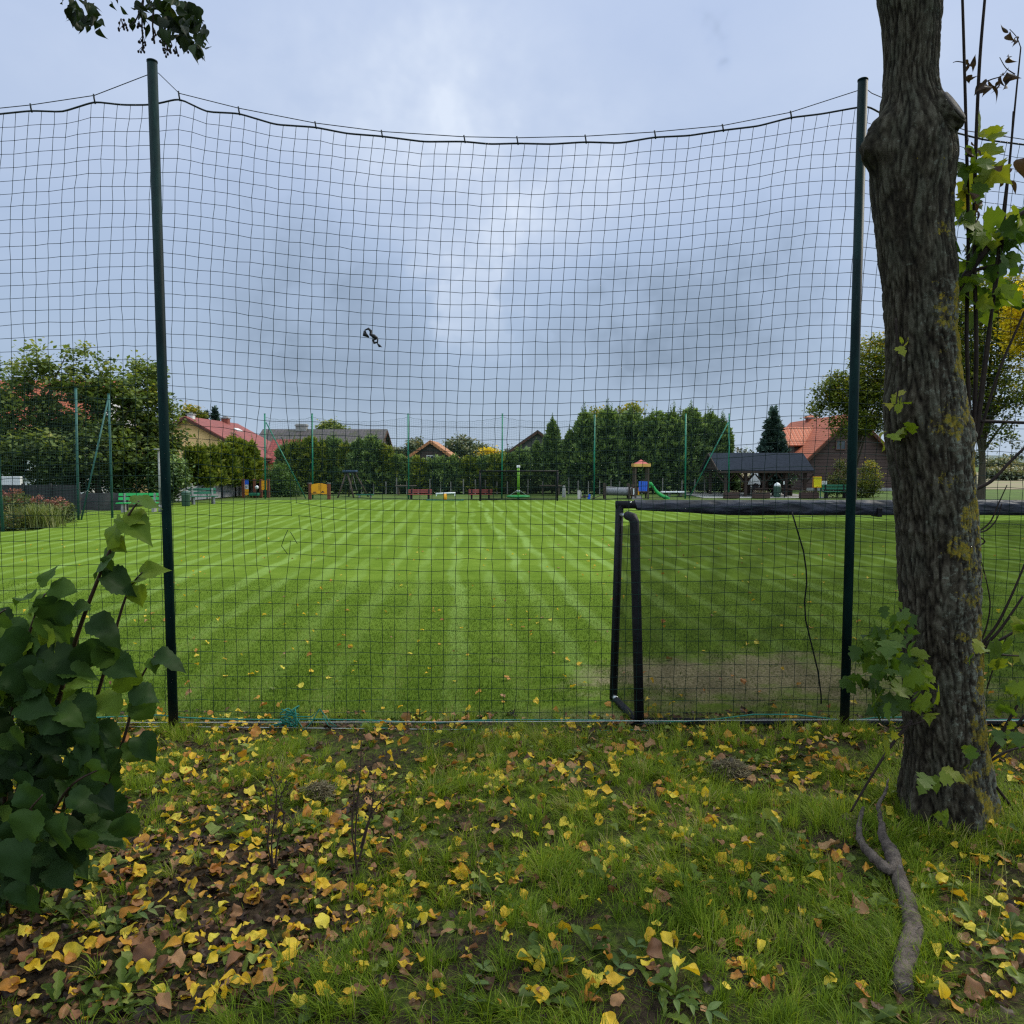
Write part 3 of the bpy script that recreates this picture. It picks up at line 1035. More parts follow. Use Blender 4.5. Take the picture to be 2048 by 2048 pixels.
prof = [(-900, 1640, 1790), (-420, 1636, 1786), (-160, 1648, 1782), (-60, 1648, 1779), (0, 1655, 1778), (45, 1663, 1775), (90, 1667, 1772), (130, 1667, 1769), (170, 1663, 1771), (210, 1658, 1788), (250, 1648, 1801), (300, 1640, 1806), (350, 1640, 1800), (400, 1645, 1798), (450, 1651, 1800), (500, 1657, 1806),
        (560, 1665, 1806), (620, 1669, 1804), (700, 1672, 1812), (760, 1666, 1822), (820, 1668, 1832), (900, 1680, 1838), (1000, 1690, 1844), (1100, 1693, 1848), (1200, 1697, 1846), (1300, 1701, 1853), (1400, 1706, 1861), (1480, 1706, 1866), (1540, 1706, 1872), (1580, 1698, 1884), (1610, 1682, 1902), (1640, 1660, 1925)]
pz = np.array([Z(p[0], YT) for p in prof]); pl_ = np.array([X(p[1], YT) if True else 0 for p in prof])
pl_ = np.array([P(p[1], p[0], YT).x for p in prof]); pr_ = np.array([P(p[2], p[0], YT).x for p in prof])
o_ = np.argsort(pz); pz, pl_, pr_ = pz[o_], pl_[o_], pr_[o_]
NA, NZ = 240, 760
zz = np.concatenate([np.linspace(-.06, 5.9, NZ - 40), np.linspace(5.95, pz[-1], 40)])
cx = np.interp(zz, pz, (pl_ + pr_) / 2); rad = np.interp(zz, pz, (pr_ - pl_) / 2) * .885
k5 = np.ones(9) / 9
cx = np.convolve(np.pad(cx, 4, mode='edge'), k5, 'valid'); rad = np.convolve(np.pad(rad, 4, mode='edge'), k5, 'valid')
maple = thing('maple_tree', 'thick old maple trunk with yellow lichen and side shoots in the right foreground', 'tree', (float(cx[0]), YT, 0))
V = np.zeros((NZ, NA, 3)); RI = np.zeros((NZ, NA)); LI = np.zeros((NZ, NA))
bumps = [(P(1628, 285, YT).z, PI * 1.05, .115, .13, .34), (P(1640, 240, YT).z, PI * 1.1, .05, .09, .3), (P(1690, 620, YT).z, PI * 1.5, .02, .25, .6), (P(1690, 780, YT).z, PI * 1.15, .018, .12, .4), (P(1835, 810, YT).z, -.15, .03, .12, .4), (P(1850, 1230, YT).z, -.1, .03, .10, .35), (P(1850, 1440, YT).z, -.2, .03, .1, .4), (P(1700, 1000, YT).z, PI * 1.2, .012, .03, .9), (P(1720, 290, YT).z, PI * 1.45, .025, .2, .5)]
for i in range(NZ):
    z = zz[i]
    for k in range(NA):
        a = 2 * PI * k / NA
        ca, sa = math.cos(a), math.sin(a)
        wx_b = .55 * noise.noise((ca * 2.1, sa * 2.1, z * 1.7))
        wz_b = .55 * noise.noise((ca * 2.3 + 9, sa * 2.3, z * 1.5))
        d1 = noise.voronoi((ca * 5.6 + wx_b, sa * 5.6 + wx_b, z * 6.2 + wz_b * 2))[0]
        d2 = noise.voronoi((ca * 11.5 + wz_b + 4, sa * 11.5 + wx_b, z * 13))[0]
        n1 = abs(noise.noise((ca * 7 + wx_b * 1.5, sa * 7 + wx_b * 1.5, z * 3.4)))
        n3 = noise.noise((ca * 22 + 3, sa * 22, z * 30))
        ridge = min(1.0, (d1[1] - d1[0]) * 2.2) * .48 + min(1.0, (d2[1] - d2[0]) * 1.9) * .22 + min(1.0, n1 * 3.2) * .42
        ridge = min(1.0, max(0.0, ridge + n3 * .28))
        amp = .022 if z < 3.6 else .015
        r = rad[i] * (1 + .03 * noise.noise((ca * 1.2, sa * 1.2, z * .9)))
        for bz, ba, bamp, sz, sang in bumps:
            da = (a - ba + PI) % (2 * PI) - PI
            g_ = math.exp(-((z - bz) / sz) ** 2 - (da / sang) ** 2)
            r += bamp * g_ + (.16 * bamp + .006) * g_ * noise.noise((ca * 9, sa * 9, z * 16)) + .01 * g_ * noise.noise((ca * 20, sa * 20, z * 30))
        if z < .45:
            r += (.45 - z) * .20 * max(0, math.cos(a * 5 + 1.2)) * (1.0 if z > 0 else 1.1)
        r += (ridge - .55) * amp
        V[i, k] = (cx[i] + r * ca, YT + r * sa, z)
        RI[i, k] = ridge
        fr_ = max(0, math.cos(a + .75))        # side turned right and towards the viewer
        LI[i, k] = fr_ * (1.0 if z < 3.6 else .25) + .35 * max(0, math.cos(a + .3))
ii = (np.arange(NZ - 1)[:, None] * NA + np.arange(NA)[None]).ravel()
jj = (np.arange(NZ - 1)[:, None] * NA + ((np.arange(NA) + 1) % NA)[None]).ravel()
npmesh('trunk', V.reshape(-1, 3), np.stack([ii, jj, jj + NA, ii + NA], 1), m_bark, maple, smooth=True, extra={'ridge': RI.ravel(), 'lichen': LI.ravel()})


def rough_limb(pts, rs, n=40, amp=.012, steps=14):
    """a knobbly limb with bark ridges"""
    pts = [Vector(p) for p in pts]
    P_, R_ = [], []
    for i in range(len(pts) - 1):
        for s in range(steps):
            t = s / steps
            P_.append(pts[i].lerp(pts[i + 1], t)); R_.append(rs[i] + (rs[i + 1] - rs[i]) * t)
    P_.append(pts[-1]); R_.append(rs[-1])
    mb = MB().tube(P_, R_, n)
    arr = np.array(mb.v)
    rr = np.zeros(len(arr))
    for q, (p, c) in enumerate(zip(arr, np.repeat(np.array(P_), n, 0))):
        d = p - c
        L = np.linalg.norm(d) + 1e-9
        nn = abs(noise.noise((p[0] * 26, p[1] * 26, p[2] * 9))) * 2
        arr[q] = c + d * (1 + (nn - .5) * amp * 2 / L) 
        rr[q] = min(1, nn + .2)
    return mb, arr, rr


mb, arr, rr = rough_limb([P(1745, 250, YT - .05), P(1778, 218, YT - .12), P(1800, 200, YT - .17)], [.17, .145, .125], amp=.008, steps=8)
mb.v = [tuple(p) for p in arr]
stub = mb.build('branch_stub', m_bark, maple, True)
for nm_, arr_ in (('ridge', rr), ('lichen', rr * 0)):
    at_ = stub.data.attributes.new(nm_, 'FLOAT', 'POINT')
    at_.data.foreach_set('value', arr_.astype(np.float32))
d_ = (P(1800, 200, YT - .17) - P(1778, 218, YT - .12)).normalized()
c_ = P(1800, 200, YT - .17)
MB().tube([c_, c_ + d_ * .012], [.108, .10], 26).build('cut_face', m_cut, stub, True)

m_mapleleaf = leaf('maple leaf', [(0, (.020, .038, .010)), (.35, (.060, .115, .016)), (.65, (.15, .21, .018)), (.85, (.28, .28, .025)), (1, (.34, .20, .025))], trans=.55, gloss=.3)
m_deadleaf = leaf('withered leaf', [(0, (.03, .018, .014)), (1, (.09, .05, .03))], trans=.25)


def curve(pts, n=10):
    pts = [Vector(p) for p in pts]
    out = []
    for i in range(len(pts) - 1):
        p0, p1, p2, p3 = pts[max(i - 1, 0)], pts[i], pts[i + 1], pts[min(i + 2, len(pts) - 1)]
        for k in range(n):
            t = k / n
            out.append(.5 * ((2 * p1) + (p2 - p0) * t + (2 * p0 - 5 * p1 + 4 * p2 - p3) * t * t + (3 * p1 - p0 - 3 * p2 + p3) * t ** 3))
    out.append(pts[-1])
    return out


def px(pts, Y):
    return [P(p[0], p[1], Y + (p[2] if len(p) > 2 else 0)) for p in pts]


def shoot(pts, r0, r1, Y=4.98, m=None, parent=None, name='shoot'):
    c = curve(px(pts, Y), 8)
    return MB().tube(c, [r0 + (r1 - r0) * i / (len(c) - 1) for i in range(len(c))], 7).build(name, m or m_twig, parent or maple, True)


SH = [([(1832, 850), (1824, 640), (1827, 450), (1823, 250), (1816, 0), (1812, -90)], .014, .007), ([(1836, 835), (1842, 660), (1838, 420), (1846, 160), (1858, 0), (1866, -80)], .015, .007),
      ([(1840, 830), (1862, 650), (1888, 480), (1898, 380), (1915, 200), (1926, 90)], .013, .004), ([(1842, 832), (1866, 640), (1880, 500), (1905, 300), (1912, 210)], .012, .005),
      ([(1846, 828), (1885, 700), (1932, 590), (1970, 500)], .010, .005), ([(1800, 552), (1830, 510), (1862, 470), (1905, 420), (1940, 395)], .030, .012),
      ([(1812, 530), (1835, 512), (1880, 500)], .018, .009), ([(1835, 925), (1870, 908), (1905, 872), (1940, 838)], .013, .008), ([(1850, 795), (1890, 796), (1945, 798)], .012, .010),
      ([(1843, 1005), (1868, 985), (1884, 950), (1900, 915)], .006, .003), ([(1843, 1005), (1862, 1000), (1880, 980), (1890, 950)], .006, .003), ([(1843, 1032), (1858, 1022), (1847, 1012)], .006, .004),
      ([(1846, 1222), (1880, 1180), (1910, 1120), (1935, 1060)], .011, .006), ([(1850, 1224), (1885, 1190), (1930, 1125)], .012, .007), ([(1850, 1226), (1900, 1200), (1940, 1176)], .011, .007),
      ([(1850, 1228), (1895, 1236), (1940, 1238)], .008, .005), ([(1848, 1218), (1862, 1180), (1868, 1140), (1862, 1100), (1852, 1060)], .006, .003), ([(1862, 1300), (1878, 1250), (1900, 1200)], .005, .003),
      ([(1856, 1440), (1880, 1400), (1920, 1330), (1945, 1290)], .013, .007), ([(1858, 1440), (1900, 1390), (1950, 1330)], .013, .008), ([(1860, 1442), (1900, 1418), (1950, 1405)], .010, .006),
      ([(1852, 1447), (1880, 1485), (1922, 1540)], .013, .008), ([(1838, 1432), (1800, 1408), (1785, 1398)], .012, .008),
      ([(1720, 1360, -.3), (1690, 1395, -.36), (1650, 1455, -.4), (1605, 1532, -.42)], .011, .006), ([(1760, 1350, -.3), (1738, 1362, -.31), (1690, 1375, -.35)], .009, .004),
      ([(1690, 600, -.28), (1694, 680, -.3), (1690, 690, -.3)], .007, .004), ([(1695, 730, -.29), (1690, 770, -.3), (1688, 790, -.3)], .005, .003), ([(1688, 850, -.29), (1692, 880, -.3), (1700, 905, -.3)], .005, .003)]
for pts, r0, r1 in SH:
    shoot(pts, r0, r1)
TM = [maple_leaf(cup=.25), maple_leaf(cup=.6), maple_leaf(cup=-.2)]


def leaves_at(name, spots, m, parent, templates, up=.35, droop=None):
    """spots: (x, y, Y, n, spread px, size m, tint lo, tint hi)"""
    Vs, Fs, Ts = [], [], []
    off = 0
    for (x, y, Y, n, spr, sz, t0, t1) in spots:
        for _ in range(n):
            tv, tf = templates[rng.integers(len(templates))]
            p = np.array(P(x + rng.normal() * spr, y + rng.normal() * spr, Y + rng.normal() * .12))
            xd = rng.normal(size=3) * .8
            xd[2] -= .85
            nm = rng.normal(size=3) * .75 + np.array([0, -.75, up])
            R = frames_dir(xd[None], nm[None])
            V_, F_, t_ = scatter(tv, tf, p[None], R, np.array([sz * rng.uniform(.45, .9)]), np.array([rng.uniform(t0, t1)]))
            Vs.append(V_); Fs.append(F_ + off); Ts.append(t_)
            off += len(V_)
    return npmesh(name, np.concatenate(Vs), np.concatenate(Fs), m, parent, tint=np.concatenate(Ts))


MLS = [(1868, 240, 4.9, 4, 10, .19, .55, .9), (1830, 300, 4.95, 8, 18, .20, .4, .85), (1860, 310, 4.9, 4, 14, .24, .5, .85), (1830, 350, 5.05, 7, 16, .17, .4, .9), (1820, 400, 5.1, 6, 14, .16, .4, .9), (1838, 440, 5.0, 12, 22, .2, .2, .7),
       (1895, 420, 4.9, 8, 18, .2, .2, .75), (1920, 450, 5.0, 16, 22, .2, .1, .6), (1860, 490, 5.0, 16, 24, .2, .1, .55), (1890, 530, 5.1, 14, 22, .2, .15, .6), (1832, 540, 5.0, 8, 16, .2, .3, .7), (1850, 560, 5.1, 5, 12, .2, .5, .8), (1930, 400, 5.1, 6, 16, .18, .3, .8),
       (1690, 1180, 4.62, 16, 22, .15, .2, .65), (1650, 1215, 4.6, 14, 20, .14, .1, .5), (1625, 1225, 4.58, 6, 10, .13, .1, .4), (1680, 1230, 4.55, 18, 26, .16, .2, .6), (1640, 1280, 4.6, 12, 18, .16, .15, .5), (1700, 1290, 4.5, 16, 24, .19, .35, .7), (1740, 1270, 4.5, 6, 14, .17, .4, .7), (1745, 1330, 4.5, 5, 12, .19, .45, .75), (1670, 1330, 4.55, 8, 16, .18, .2, .5),
       (1765, 1470, 4.6, 5, 12, .16, .45, .75), (1830, 1440, 4.6, 6, 14, .11, .35, .7), (1690, 1392, 4.6, 3, 10, .13, .6, .9), (1700, 800, 4.68, 7, 12, .13, .6, .85), (1670, 820, 4.7, 3, 8, .11, .6, .85), (1690, 745, 4.68, 4, 8, .09, .7, .9), (1705, 640, 4.68, 3, 10, .09, .7, .95), (1835, 1225, 4.6, 4, 10, .10, .5, .8), (1790, 1550, 4.5, 3, 8, .11, .5, .8),
       (1908, 1220, 4.85, 7, 14, .16, .4, .75), (1930, 1170, 4.9, 6, 12, .15, .4, .85), (1925, 1310, 4.8, 9, 16, .17, .3, .7), (1915, 1380, 4.8, 5, 14, .14, .3, .7), (1880, 1330, 4.8, 3, 8, .12, .4, .7)]
leaves_at('foliage', MLS, m_mapleleaf, maple, TM)
leaves_at('dead_leaves', [(1822, 120, 4.95, 4, 6, .10, 0, .6), (1828, 142, 4.95, 3, 5, .10, 0, .8), (1862, 160, 4.95, 5, 6, .11, 0, .6), (1890, 143, 4.95, 6, 10, .10, 0, .5), (1905, 60, 4.95, 2, 4, .08, 0, .5), (1912, 75, 4.95, 3, 6, .07, 0, .5), (1900, 105, 4.95, 2, 5, .07, 0, .5), (1845, 1075, 4.95, 4, 8, .10, .2, 1), (1895, 330, 4.95, 4, 10, .13, .4, 1), (1838, 280, 4.9, 3, 6, .1, .3, 1), (1838, 385, 4.95, 4, 8, .12, .3, 1), (1925, 310, 4.95, 3, 8, .13, .2, 1)],
          m_deadleaf, maple, [leaf_grid(LANCE_W, .5, .5, .3, 1.2), leaf_grid(LINDEN_W, .8, .5, .6, .6)])
shoot([(1846, 160), (1870, 150), (1890, 143), (1903, 128)], .005, .002)
shoot([(1820, 118), (1806, 116), (1798, 118)], .004, .002)
shoot([(1915, 140), (1898, 128), (1886, 108)], .004, .002)
shoot([(1926, 90), (1918, 70), (1905, 55)], .003, .002)


def leaf_cloud(lobes, nclump, per, size, shell=.55, spread=.35, up=.5, tint_lo=.0, tint_hi=1.0, squash=.8, zgrad=.35):
    """clumps of small leaves spread through a set of ellipsoids (cx,cy,cz,rx,ry,rz); open between the clumps"""
    L = np.array(lobes, float)
    w = L[:, 3] * L[:, 4] * L[:, 5]
    pick = rng.choice(len(L), nclump, p=w / w.sum())
    u = unit(nclump)
    r = (shell + (1 - shell) * rng.random(nclump)) ** .7
    cc = L[pick, :3] + u * r[:, None] * L[pick, 3:6]
    csz = spread * rng.uniform(.6, 1.4, nclump)
    ct = rng.normal(0, .16, nclump)
    N = nclump * per
    c = np.repeat(cc, per, 0)
    off = rng.normal(size=(N, 3)) * np.repeat(csz, per)[:, None] * np.array([1, 1, squash]) * .6
    pos = c + off
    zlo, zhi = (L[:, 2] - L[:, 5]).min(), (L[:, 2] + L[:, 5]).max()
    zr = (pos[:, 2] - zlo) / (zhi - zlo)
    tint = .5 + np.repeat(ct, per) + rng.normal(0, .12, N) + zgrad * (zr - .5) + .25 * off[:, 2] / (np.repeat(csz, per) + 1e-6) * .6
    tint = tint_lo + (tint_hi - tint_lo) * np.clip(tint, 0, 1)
    R = frames(rot_rand(N, up), rng.uniform(0, 2 * PI, N))
    V_, F_, t_ = scatter(LEAF2_V, LEAF2_F, pos, R, size * rng.uniform(.7, 1.35, N), tint)
    return V_, F_, t_, cc


# the crowns of the two trees the viewer stands under: above the picture, they shade the bank
def limb_set(base, cc, n, r0, m, parent, name='limb'):
    idx = rng.choice(len(cc), n, replace=False)
    for q in idx:
        e = Vector(cc[q]); b_ = Vector(base)
        mid = b_.lerp(e, .5) + Vector((rng.normal() * .25, rng.normal() * .25, .35))
        c = curve([b_, mid, e], 6)
        MB().tube(c, [r0 + (.012 - r0) * (i / (len(c) - 1)) for i in range(len(c))], 7).build(name, m, parent, True)


V_, F_, t_, cc = leaf_cloud([(2.6, 4.4, 9.2, 2.6, 2.3, 1.6), (1.2, 2.6, 9.4, 2.3, 2.2, 1.3), (4.4, 3.0, 9.0, 2.0, 2.2, 1.5), (3.0, 5.8, 10.6, 2.2, 1.5, 1.5)], 75, 40, .17, spread=.5, shell=.2)
npmesh('crown', V_, F_, m_mapleleaf, maple, tint=t_)
limb_set((float(cx[-1]), YT, float(zz[-1]) - .15), cc, 10, .07, m_twig, maple)

m_linden = leaf('dark linden leaf', [(0, (.008, .014, .006)), (.6, (.025, .045, .012)), (.93, (.05, .06, .014)), (1, (.25, .15, .02))], trans=.3)
linden = thing('linden_tree', 'dark leafy twigs with hanging seed clusters at the top left edge', 'tree', (-5.6, 2.6, 0))
MB().tube(curve([(-5.6, 2.6, -.1), (-5.55, 2.6, 2.5), (-5.4, 2.7, 5.2), (-5.2, 2.8, 8.0)], 8), [.30 - .006 * i for i in range(25)], 16).build('trunk', m_twig, linden, True)
YL = 4.3
MB().tube(curve([(-5.35, 2.72, 5.6), (-4.3, 3.5, 6.3), P(150, -140, YL), P(290, -60, YL)], 8), [.07 - .0023 * i for i in range(25)], 8).build('limb', m_twig, linden, True)
V_, F_, t_, cc = leaf_cloud([(-4.6, 2.2, 8.2, 2.4, 2.4, 1.7), (-3.2, 3.4, 8.6, 2.2, 2.2, 1.5), (-2.6, 1.6, 8.2, 2.4, 2.2, 1.4), (-.6, 2.4, 9.0, 1.8, 2.0, 1.2)], 75, 40, .13, spread=.5, shell=.2)
npmesh('crown', V_, F_, m_linden, linden, tint=t_)
limb_set((-5.2, 2.8, 7.9), cc, 8, .09, m_twig, linden)
for pts in ([(150, -140), (155, -60), (165, 20), (172, 45)], [(290, -60), (270, 0), (258, 35), (244, 50)], [(290, -60), (300, 0), (318, 30), (350, 70), (372, 88)], [(200, -110), (218, -30), (222, 6)], [(300, -20), (340, 10), (385, 40)], [(270, 0), (268, 40), (270, 95)], [(305, 20), (312, 60), (315, 92)], [(290, 10), (288, 50), (291, 82)]):
    shoot(pts, .006, .0025, YL, m_twig, linden, 'twig')
TL = [leaf_grid(LINDEN_W, .2, .3), leaf_grid(LINDEN_W, .6, .6, .2, .5), leaf_grid(LANCE_W, .3, .5, 0, .8), leaf_grid(LINDEN_W, .35, .1, .5, -.4)]
leaves_at('foliage', [(140, 16, YL, 9, 8, .10, 0, .6), (165, 24, YL, 10, 8, .11, 0, .6), (160, 42, YL, 5, 5, .09, 0, .5), (185, 45, YL, 3, 4, .09, 0, .5), (150, 5, YL, 8, 14, .10, 0, .6), (222, 2, YL, 3, 6, .08, 0, .5), (260, 8, YL, 5, 8, .09, 0, .6), (272, 30, YL, 5, 6, .09, 0, .5), (300, 8, YL, 16, 16, .10, 0, .7), (330, 12, YL, 16, 16, .11, 0, 1.0), (350, 10, YL, 14, 16, .10, 0, .9), (318, 42, YL, 12, 12, .10, 0, .6), (345, 45, YL, 14, 14, .10, 0, .7), (368, 40, YL, 10, 10, .10, 0, .6), (378, 60, YL, 7, 8, .09, 0, .5), (358, 75, YL, 7, 8, .10, 0, .5), (378, 88, YL, 9, 8, .09, 0, .6), (335, 66, YL, 4, 6, .08, 0, .5), (390, 85, YL, 2, 4, .07, .3, .8), (250, 40, YL, 2, 4, .06, 0, .4), (312, 70, YL, 4, 5, .06, 0, .4)],
          m_linden, linden, TL, up=.1)
for (x, y) in [(228, 45), (236, 52), (266, 60), (270, 75), (268, 88), (290, 62), (288, 78), (312, 66), (306, 80), (318, 84), (322, 94), (332, 96), (268, 98), (312, 100), (344, 90), (262, 50)]:
    sd_ = MB()
    tip = P(x, y - 10, YL)
    for _ in range(5):
        p = P(x + rng.normal() * 4, y + rng.normal() * 6, YL)
        sd_.tube([tip, p], [.0018, .0018], 4)
        sd_.lathe([(.001, -.009), (.006, -.004), (.006, .003), (.001, .008)], p, 6)
    sd_.build('seed_cluster', m_twig, linden)

# ------------------------------------------------------------------ hazel bush in the left foreground
m_hazel = leaf('hazel leaf', [(0, (.010, .022, .007)), (.45, (.030, .064, .016)), (.75, (.080, .140, .018)), (1, (.16, .22, .02))], trans=.42, gloss=.12)
m_hstem = mat('reddish brown twig', (.055, .028, .020), (.035, .020, .016), scale=20, rough=.5)
hazel = thing('hazel_bush', 'dark leafy hazel bush with tall bare-stemmed shoots in the left foreground', 'bush', (-2.75, 3.9, 0))
HS = [([(20, 1830, 4.1), (70, 1500, 3.7), (130, 1250, 3.35), (190, 1080, 3.2), (235, 985, 3.1), (262, 945, 3.08)], .015, .003),
      ([(40, 1830, 4.1), (110, 1560, 3.7), (190, 1290, 3.4), (236, 1130, 3.3), (268, 1080, 3.25)], .013, .003),
      ([(60, 1830, 4.1), (150, 1600, 3.7), (225, 1420, 3.45), (262, 1290, 3.4), (292, 1238, 3.38)], .012, .003),
      ([(10, 1830, 4.1), (10, 1500, 3.6), (30, 1300, 3.3), (60, 1180, 3.2), (85, 1120, 3.15)], .014, .003),
      ([(0, 1830, 4.1), (-60, 1500, 3.6), (-60, 1280, 3.4), (-20, 1180, 3.3), (10, 1150, 3.2)], .014, .003),
      ([(50, 1830, 4.1), (60, 1640, 3.6), (120, 1500, 3.2), (190, 1450, 3.1)], .012, .003),
      ([(0, 1830, 4.1), (20, 1680, 3.5), (40, 1560, 3.1), (80, 1500, 2.95)], .012, .003)]
for pts, r0, r1 in HS:
    c = curve([P(*p) for p in pts], 8)
    MB().tube(c, [r0 + (r1 - r0) * i / (len(c) - 1) for i in range(len(c))], 7).build('stem', m_hstem, hazel, True)
TH = [leaf_blade(HEART_W, .16, .40, .10, .1, .012, .05, .5), leaf_blade(HEART_W, .28, .60, .1, .35, .012, .05, .6, 1), leaf_blade(HEART_W, .08, .30, .25, -.4, .014, .05, .7, 2), leaf_blade(HEART_W, .40, .45, .1, .2, .012, .05, .5, 3), leaf_blade(OVATE_W, .2, .7, .2, -.2, .012, .05, .8, 4)]


def hz(spots):
    Vs, Fs, Ts = [], [], []
    off = 0
    for (x, y, Y, L, ang, tilt, t) in spots:
        # ang: direction of the tip in the picture (0 right, 90 up); tilt: how much the blade faces the viewer
        a = math.radians(ang)
        xd = np.array([math.cos(a), rng.normal() * .3, math.sin(a)])
        nm = np.array([rng.normal() * .25, -tilt, 1 - tilt * .6])
        R = frames_dir(xd[None], nm[None] + .15 * rng.normal(size=(1, 3)))
        tv, tf = TH[rng.integers(len(TH))]
        p = np.array(P(x, y, Y))
        V1, F1, T1 = scatter(tv, tf, p[None], R, np.array([L]), np.array([t]))
        Vs.append(V1); Fs.append(F1 + off); Ts.append(T1); off += len(V1)
    return np.concatenate(Vs), np.concatenate(Fs), np.concatenate(Ts)


big = [(a_, b_, c_2, L_ * (.72 if L_ > .17 else .86), *r__) for (a_, b_, c_2, L_, *r__) in [(248, 948, 3.08, .135, 5, .35, .75), (240, 968, 3.1, .12, -15, .55, .95), (236, 985, 3.1, .16, -12, .5, .82), (230, 978, 3.1, .17, -125, .6, .85), (218, 1020, 3.15, .09, -30, .5, .95), (215, 1050, 3.15, .17, -150, .5, .55), (205, 1052, 3.15, .08, -100, .4, .5), (192, 1090, 3.15, .20, -15, .7, .30), (170, 1145, 3.2, .12, 175, .6, .55),
       (268, 1085, 3.25, .12, 30, .5, .9), (266, 1095, 3.25, .12, 175, .5, .85), (260, 1105, 3.25, .11, -80, .6, .95), (240, 1110, 3.25, .13, 160, .4, .8), (90, 1105, 3.15, .11, 100, .4, .6), (95, 1110, 3.15, .13, 0, .5, .6), (80, 1130, 3.15, .15, -160, .5, .75), (60, 1130, 3.15, .12, 170, .3, .6),
       (115, 1130, 3.15, .24, -120, .85, .28), (170, 1170, 3.15, .22, -30, .6, .25), (180, 1220, 3.2, .2, -45, .7, .6), (160, 1210, 3.2, .26, -70, .8, .3), (70, 1250, 3.1, .28, -10, .6, .2), (20, 1200, 3.2, .2, -160, .6, .8), (30, 1250, 3.1, .24, -60, .7, .3),
       (205, 1245, 3.3, .19, -20, .5, .45), (230, 1270, 3.3, .16, -70, .8, .9), (290, 1238, 3.38, .16, -5, .3, .3), (286, 1242, 3.38, .09, -60, .4, .7), (250, 1300, 3.35, .15, -20, .5, .4), (255, 1320, 3.4, .17, -60, .8, .6), (190, 1310, 3.3, .19, -30, .6, .85), (140, 1320, 3.2, .18, -40, .6, .4),
       (262, 1390, 3.4, .15, -45, .5, .35), (240, 1400, 3.4, .16, -60, .6, .6), (200, 1420, 3.3, .2, -70, .8, .35), (160, 1400, 3.2, .18, -30, .6, .3), (40, 1480, 3.0, .2, -60, .8, .45), (60, 1530, 3.0, .22, -95, .85, .55), (130, 1500, 3.1, .18, -20, .5, .4), (120, 1540, 3.0, .22, -110, .9, .5), (30, 1580, 3.0, .26, -60, .9, .35), (200, 1500, 3.2, .2, -60, .7, .3), (230, 1540, 3.2, .16, -70, .7, .5)]]
spots = list(big)
N_ = 340
for _ in range(N_):
    # the dense body of the bush
    y = rng.uniform(1230, 1680)
    xmax = np.interp(y, [1150, 1250, 1400, 1500, 1580, 1640, 1700], [90, 165, 225, 225, 195, 140, 90])
    x = -90 + (xmax + 65) * rng.random() ** 1.15
    if rng.random() < .2:
        y = rng.uniform(1150, 1260); x = rng.uniform(-90, 110)
    spots.append((x, y, rng.uniform(3.1, 3.9), rng.uniform(.10, .165), rng.uniform(-150, 10), rng.uniform(.3, .9), np.clip(rng.normal(.33, .22) + .25 * max(0, (1400 - y) / 200), 0, 1)))
V_, F_, t_ = hz(spots)
npmesh('foliage', V_, F_, m_hazel, hazel, tint=t_, smooth=True)

# ------------------------------------------------------------------ things lying on the bank
m_log = mat('grey brown dead branch', (.135, .105, .085), (.045, .033, .027), scale=16, rough=.9, bump=1.0, bscale=70, stretch=(1, 1, 1))


def gpt(x, y, up=0.0):
    g = G(x, y)
    return Vector((g.x, g.y, float(hgt(g.x, g.y)) + up))


log = thing('fallen_branch', 'crooked grey brown broken branch lying in the grass below the big trunk', 'branch', gpt(1700, 1800))


def knobby(pts, rs, nm, parent, m, n=20):
    c = curve(pts, 16)
    r_ = np.interp(np.linspace(0, 1, len(c)), np.linspace(0, 1, len(rs)), rs) * .88
    mb = MB().tube(c, [float(a * (1 + .10 * noise.noise((i * .35, 2, a * 9)))) for i, a in enumerate(r_)], n)
    out = []
    for p in mb.v:
        nn = noise.noise((p[0] * 14, p[1] * 14, p[2] * 14)) * .007 + noise.noise((p[0] * 40, p[1] * 40, p[2] * 40)) * .008 + noise.noise((p[0] * 90, p[1] * 90, p[2] * 90)) * .003
        out.append((p[0] + nn, p[1] + nn * .5, p[2] + nn - .012))
    mb.v = out
    return mb.build(nm, m, parent, True)


stem_ = knobby([gpt(1706, 1893, .03), gpt(1703, 1850, .05), gpt(1716, 1800, .06), gpt(1722, 1760, .06), gpt(1713, 1715, .07), gpt(1695, 1680, .10), gpt(1682, 1660, .11)], [.045, .056, .054, .055, .052, .046, .040], 'limb', log, m_log)
knobby([gpt(1690, 1672, .11), gpt(1672, 1672, .12), gpt(1648, 1648, .10), gpt(1624, 1612, .09), gpt(1620, 1582, .09), gpt(1628, 1560, .13)], [.036, .034, .030, .026, .018, .012], 'fork', log, m_log)
knobby([gpt(1690, 1668, .10), gpt(1680, 1640, .12), gpt(1664, 1612, .13), gpt(1662, 1586, .13), gpt(1656, 1563, .16), gpt(1668, 1545, .20), gpt(1674, 1528, .24)], [.045, .044, .030, .018, .014, .012, .006], 'fork', log, m_log)
knobby([gpt(1716, 1800, .09), gpt(1728, 1790, .12), gpt(1740, 1788, .13)], [.012, .008, .005], 'twig', log, m_log, 8)
e_ = gpt(1706, 1893, .03)
MB().tube([e_ + Vector((0, -.002, 0)), e_ + Vector((.001, -.008, -.001))], [.036, .028], 18).build('broken_end', m_cut, log)
e2_ = gpt(1694, 1673, .105)
MB().tube([e2_, e2_ + Vector((.014, -.010, 0))], [.030, .022], 14).build('broken_end', m_cut, log)

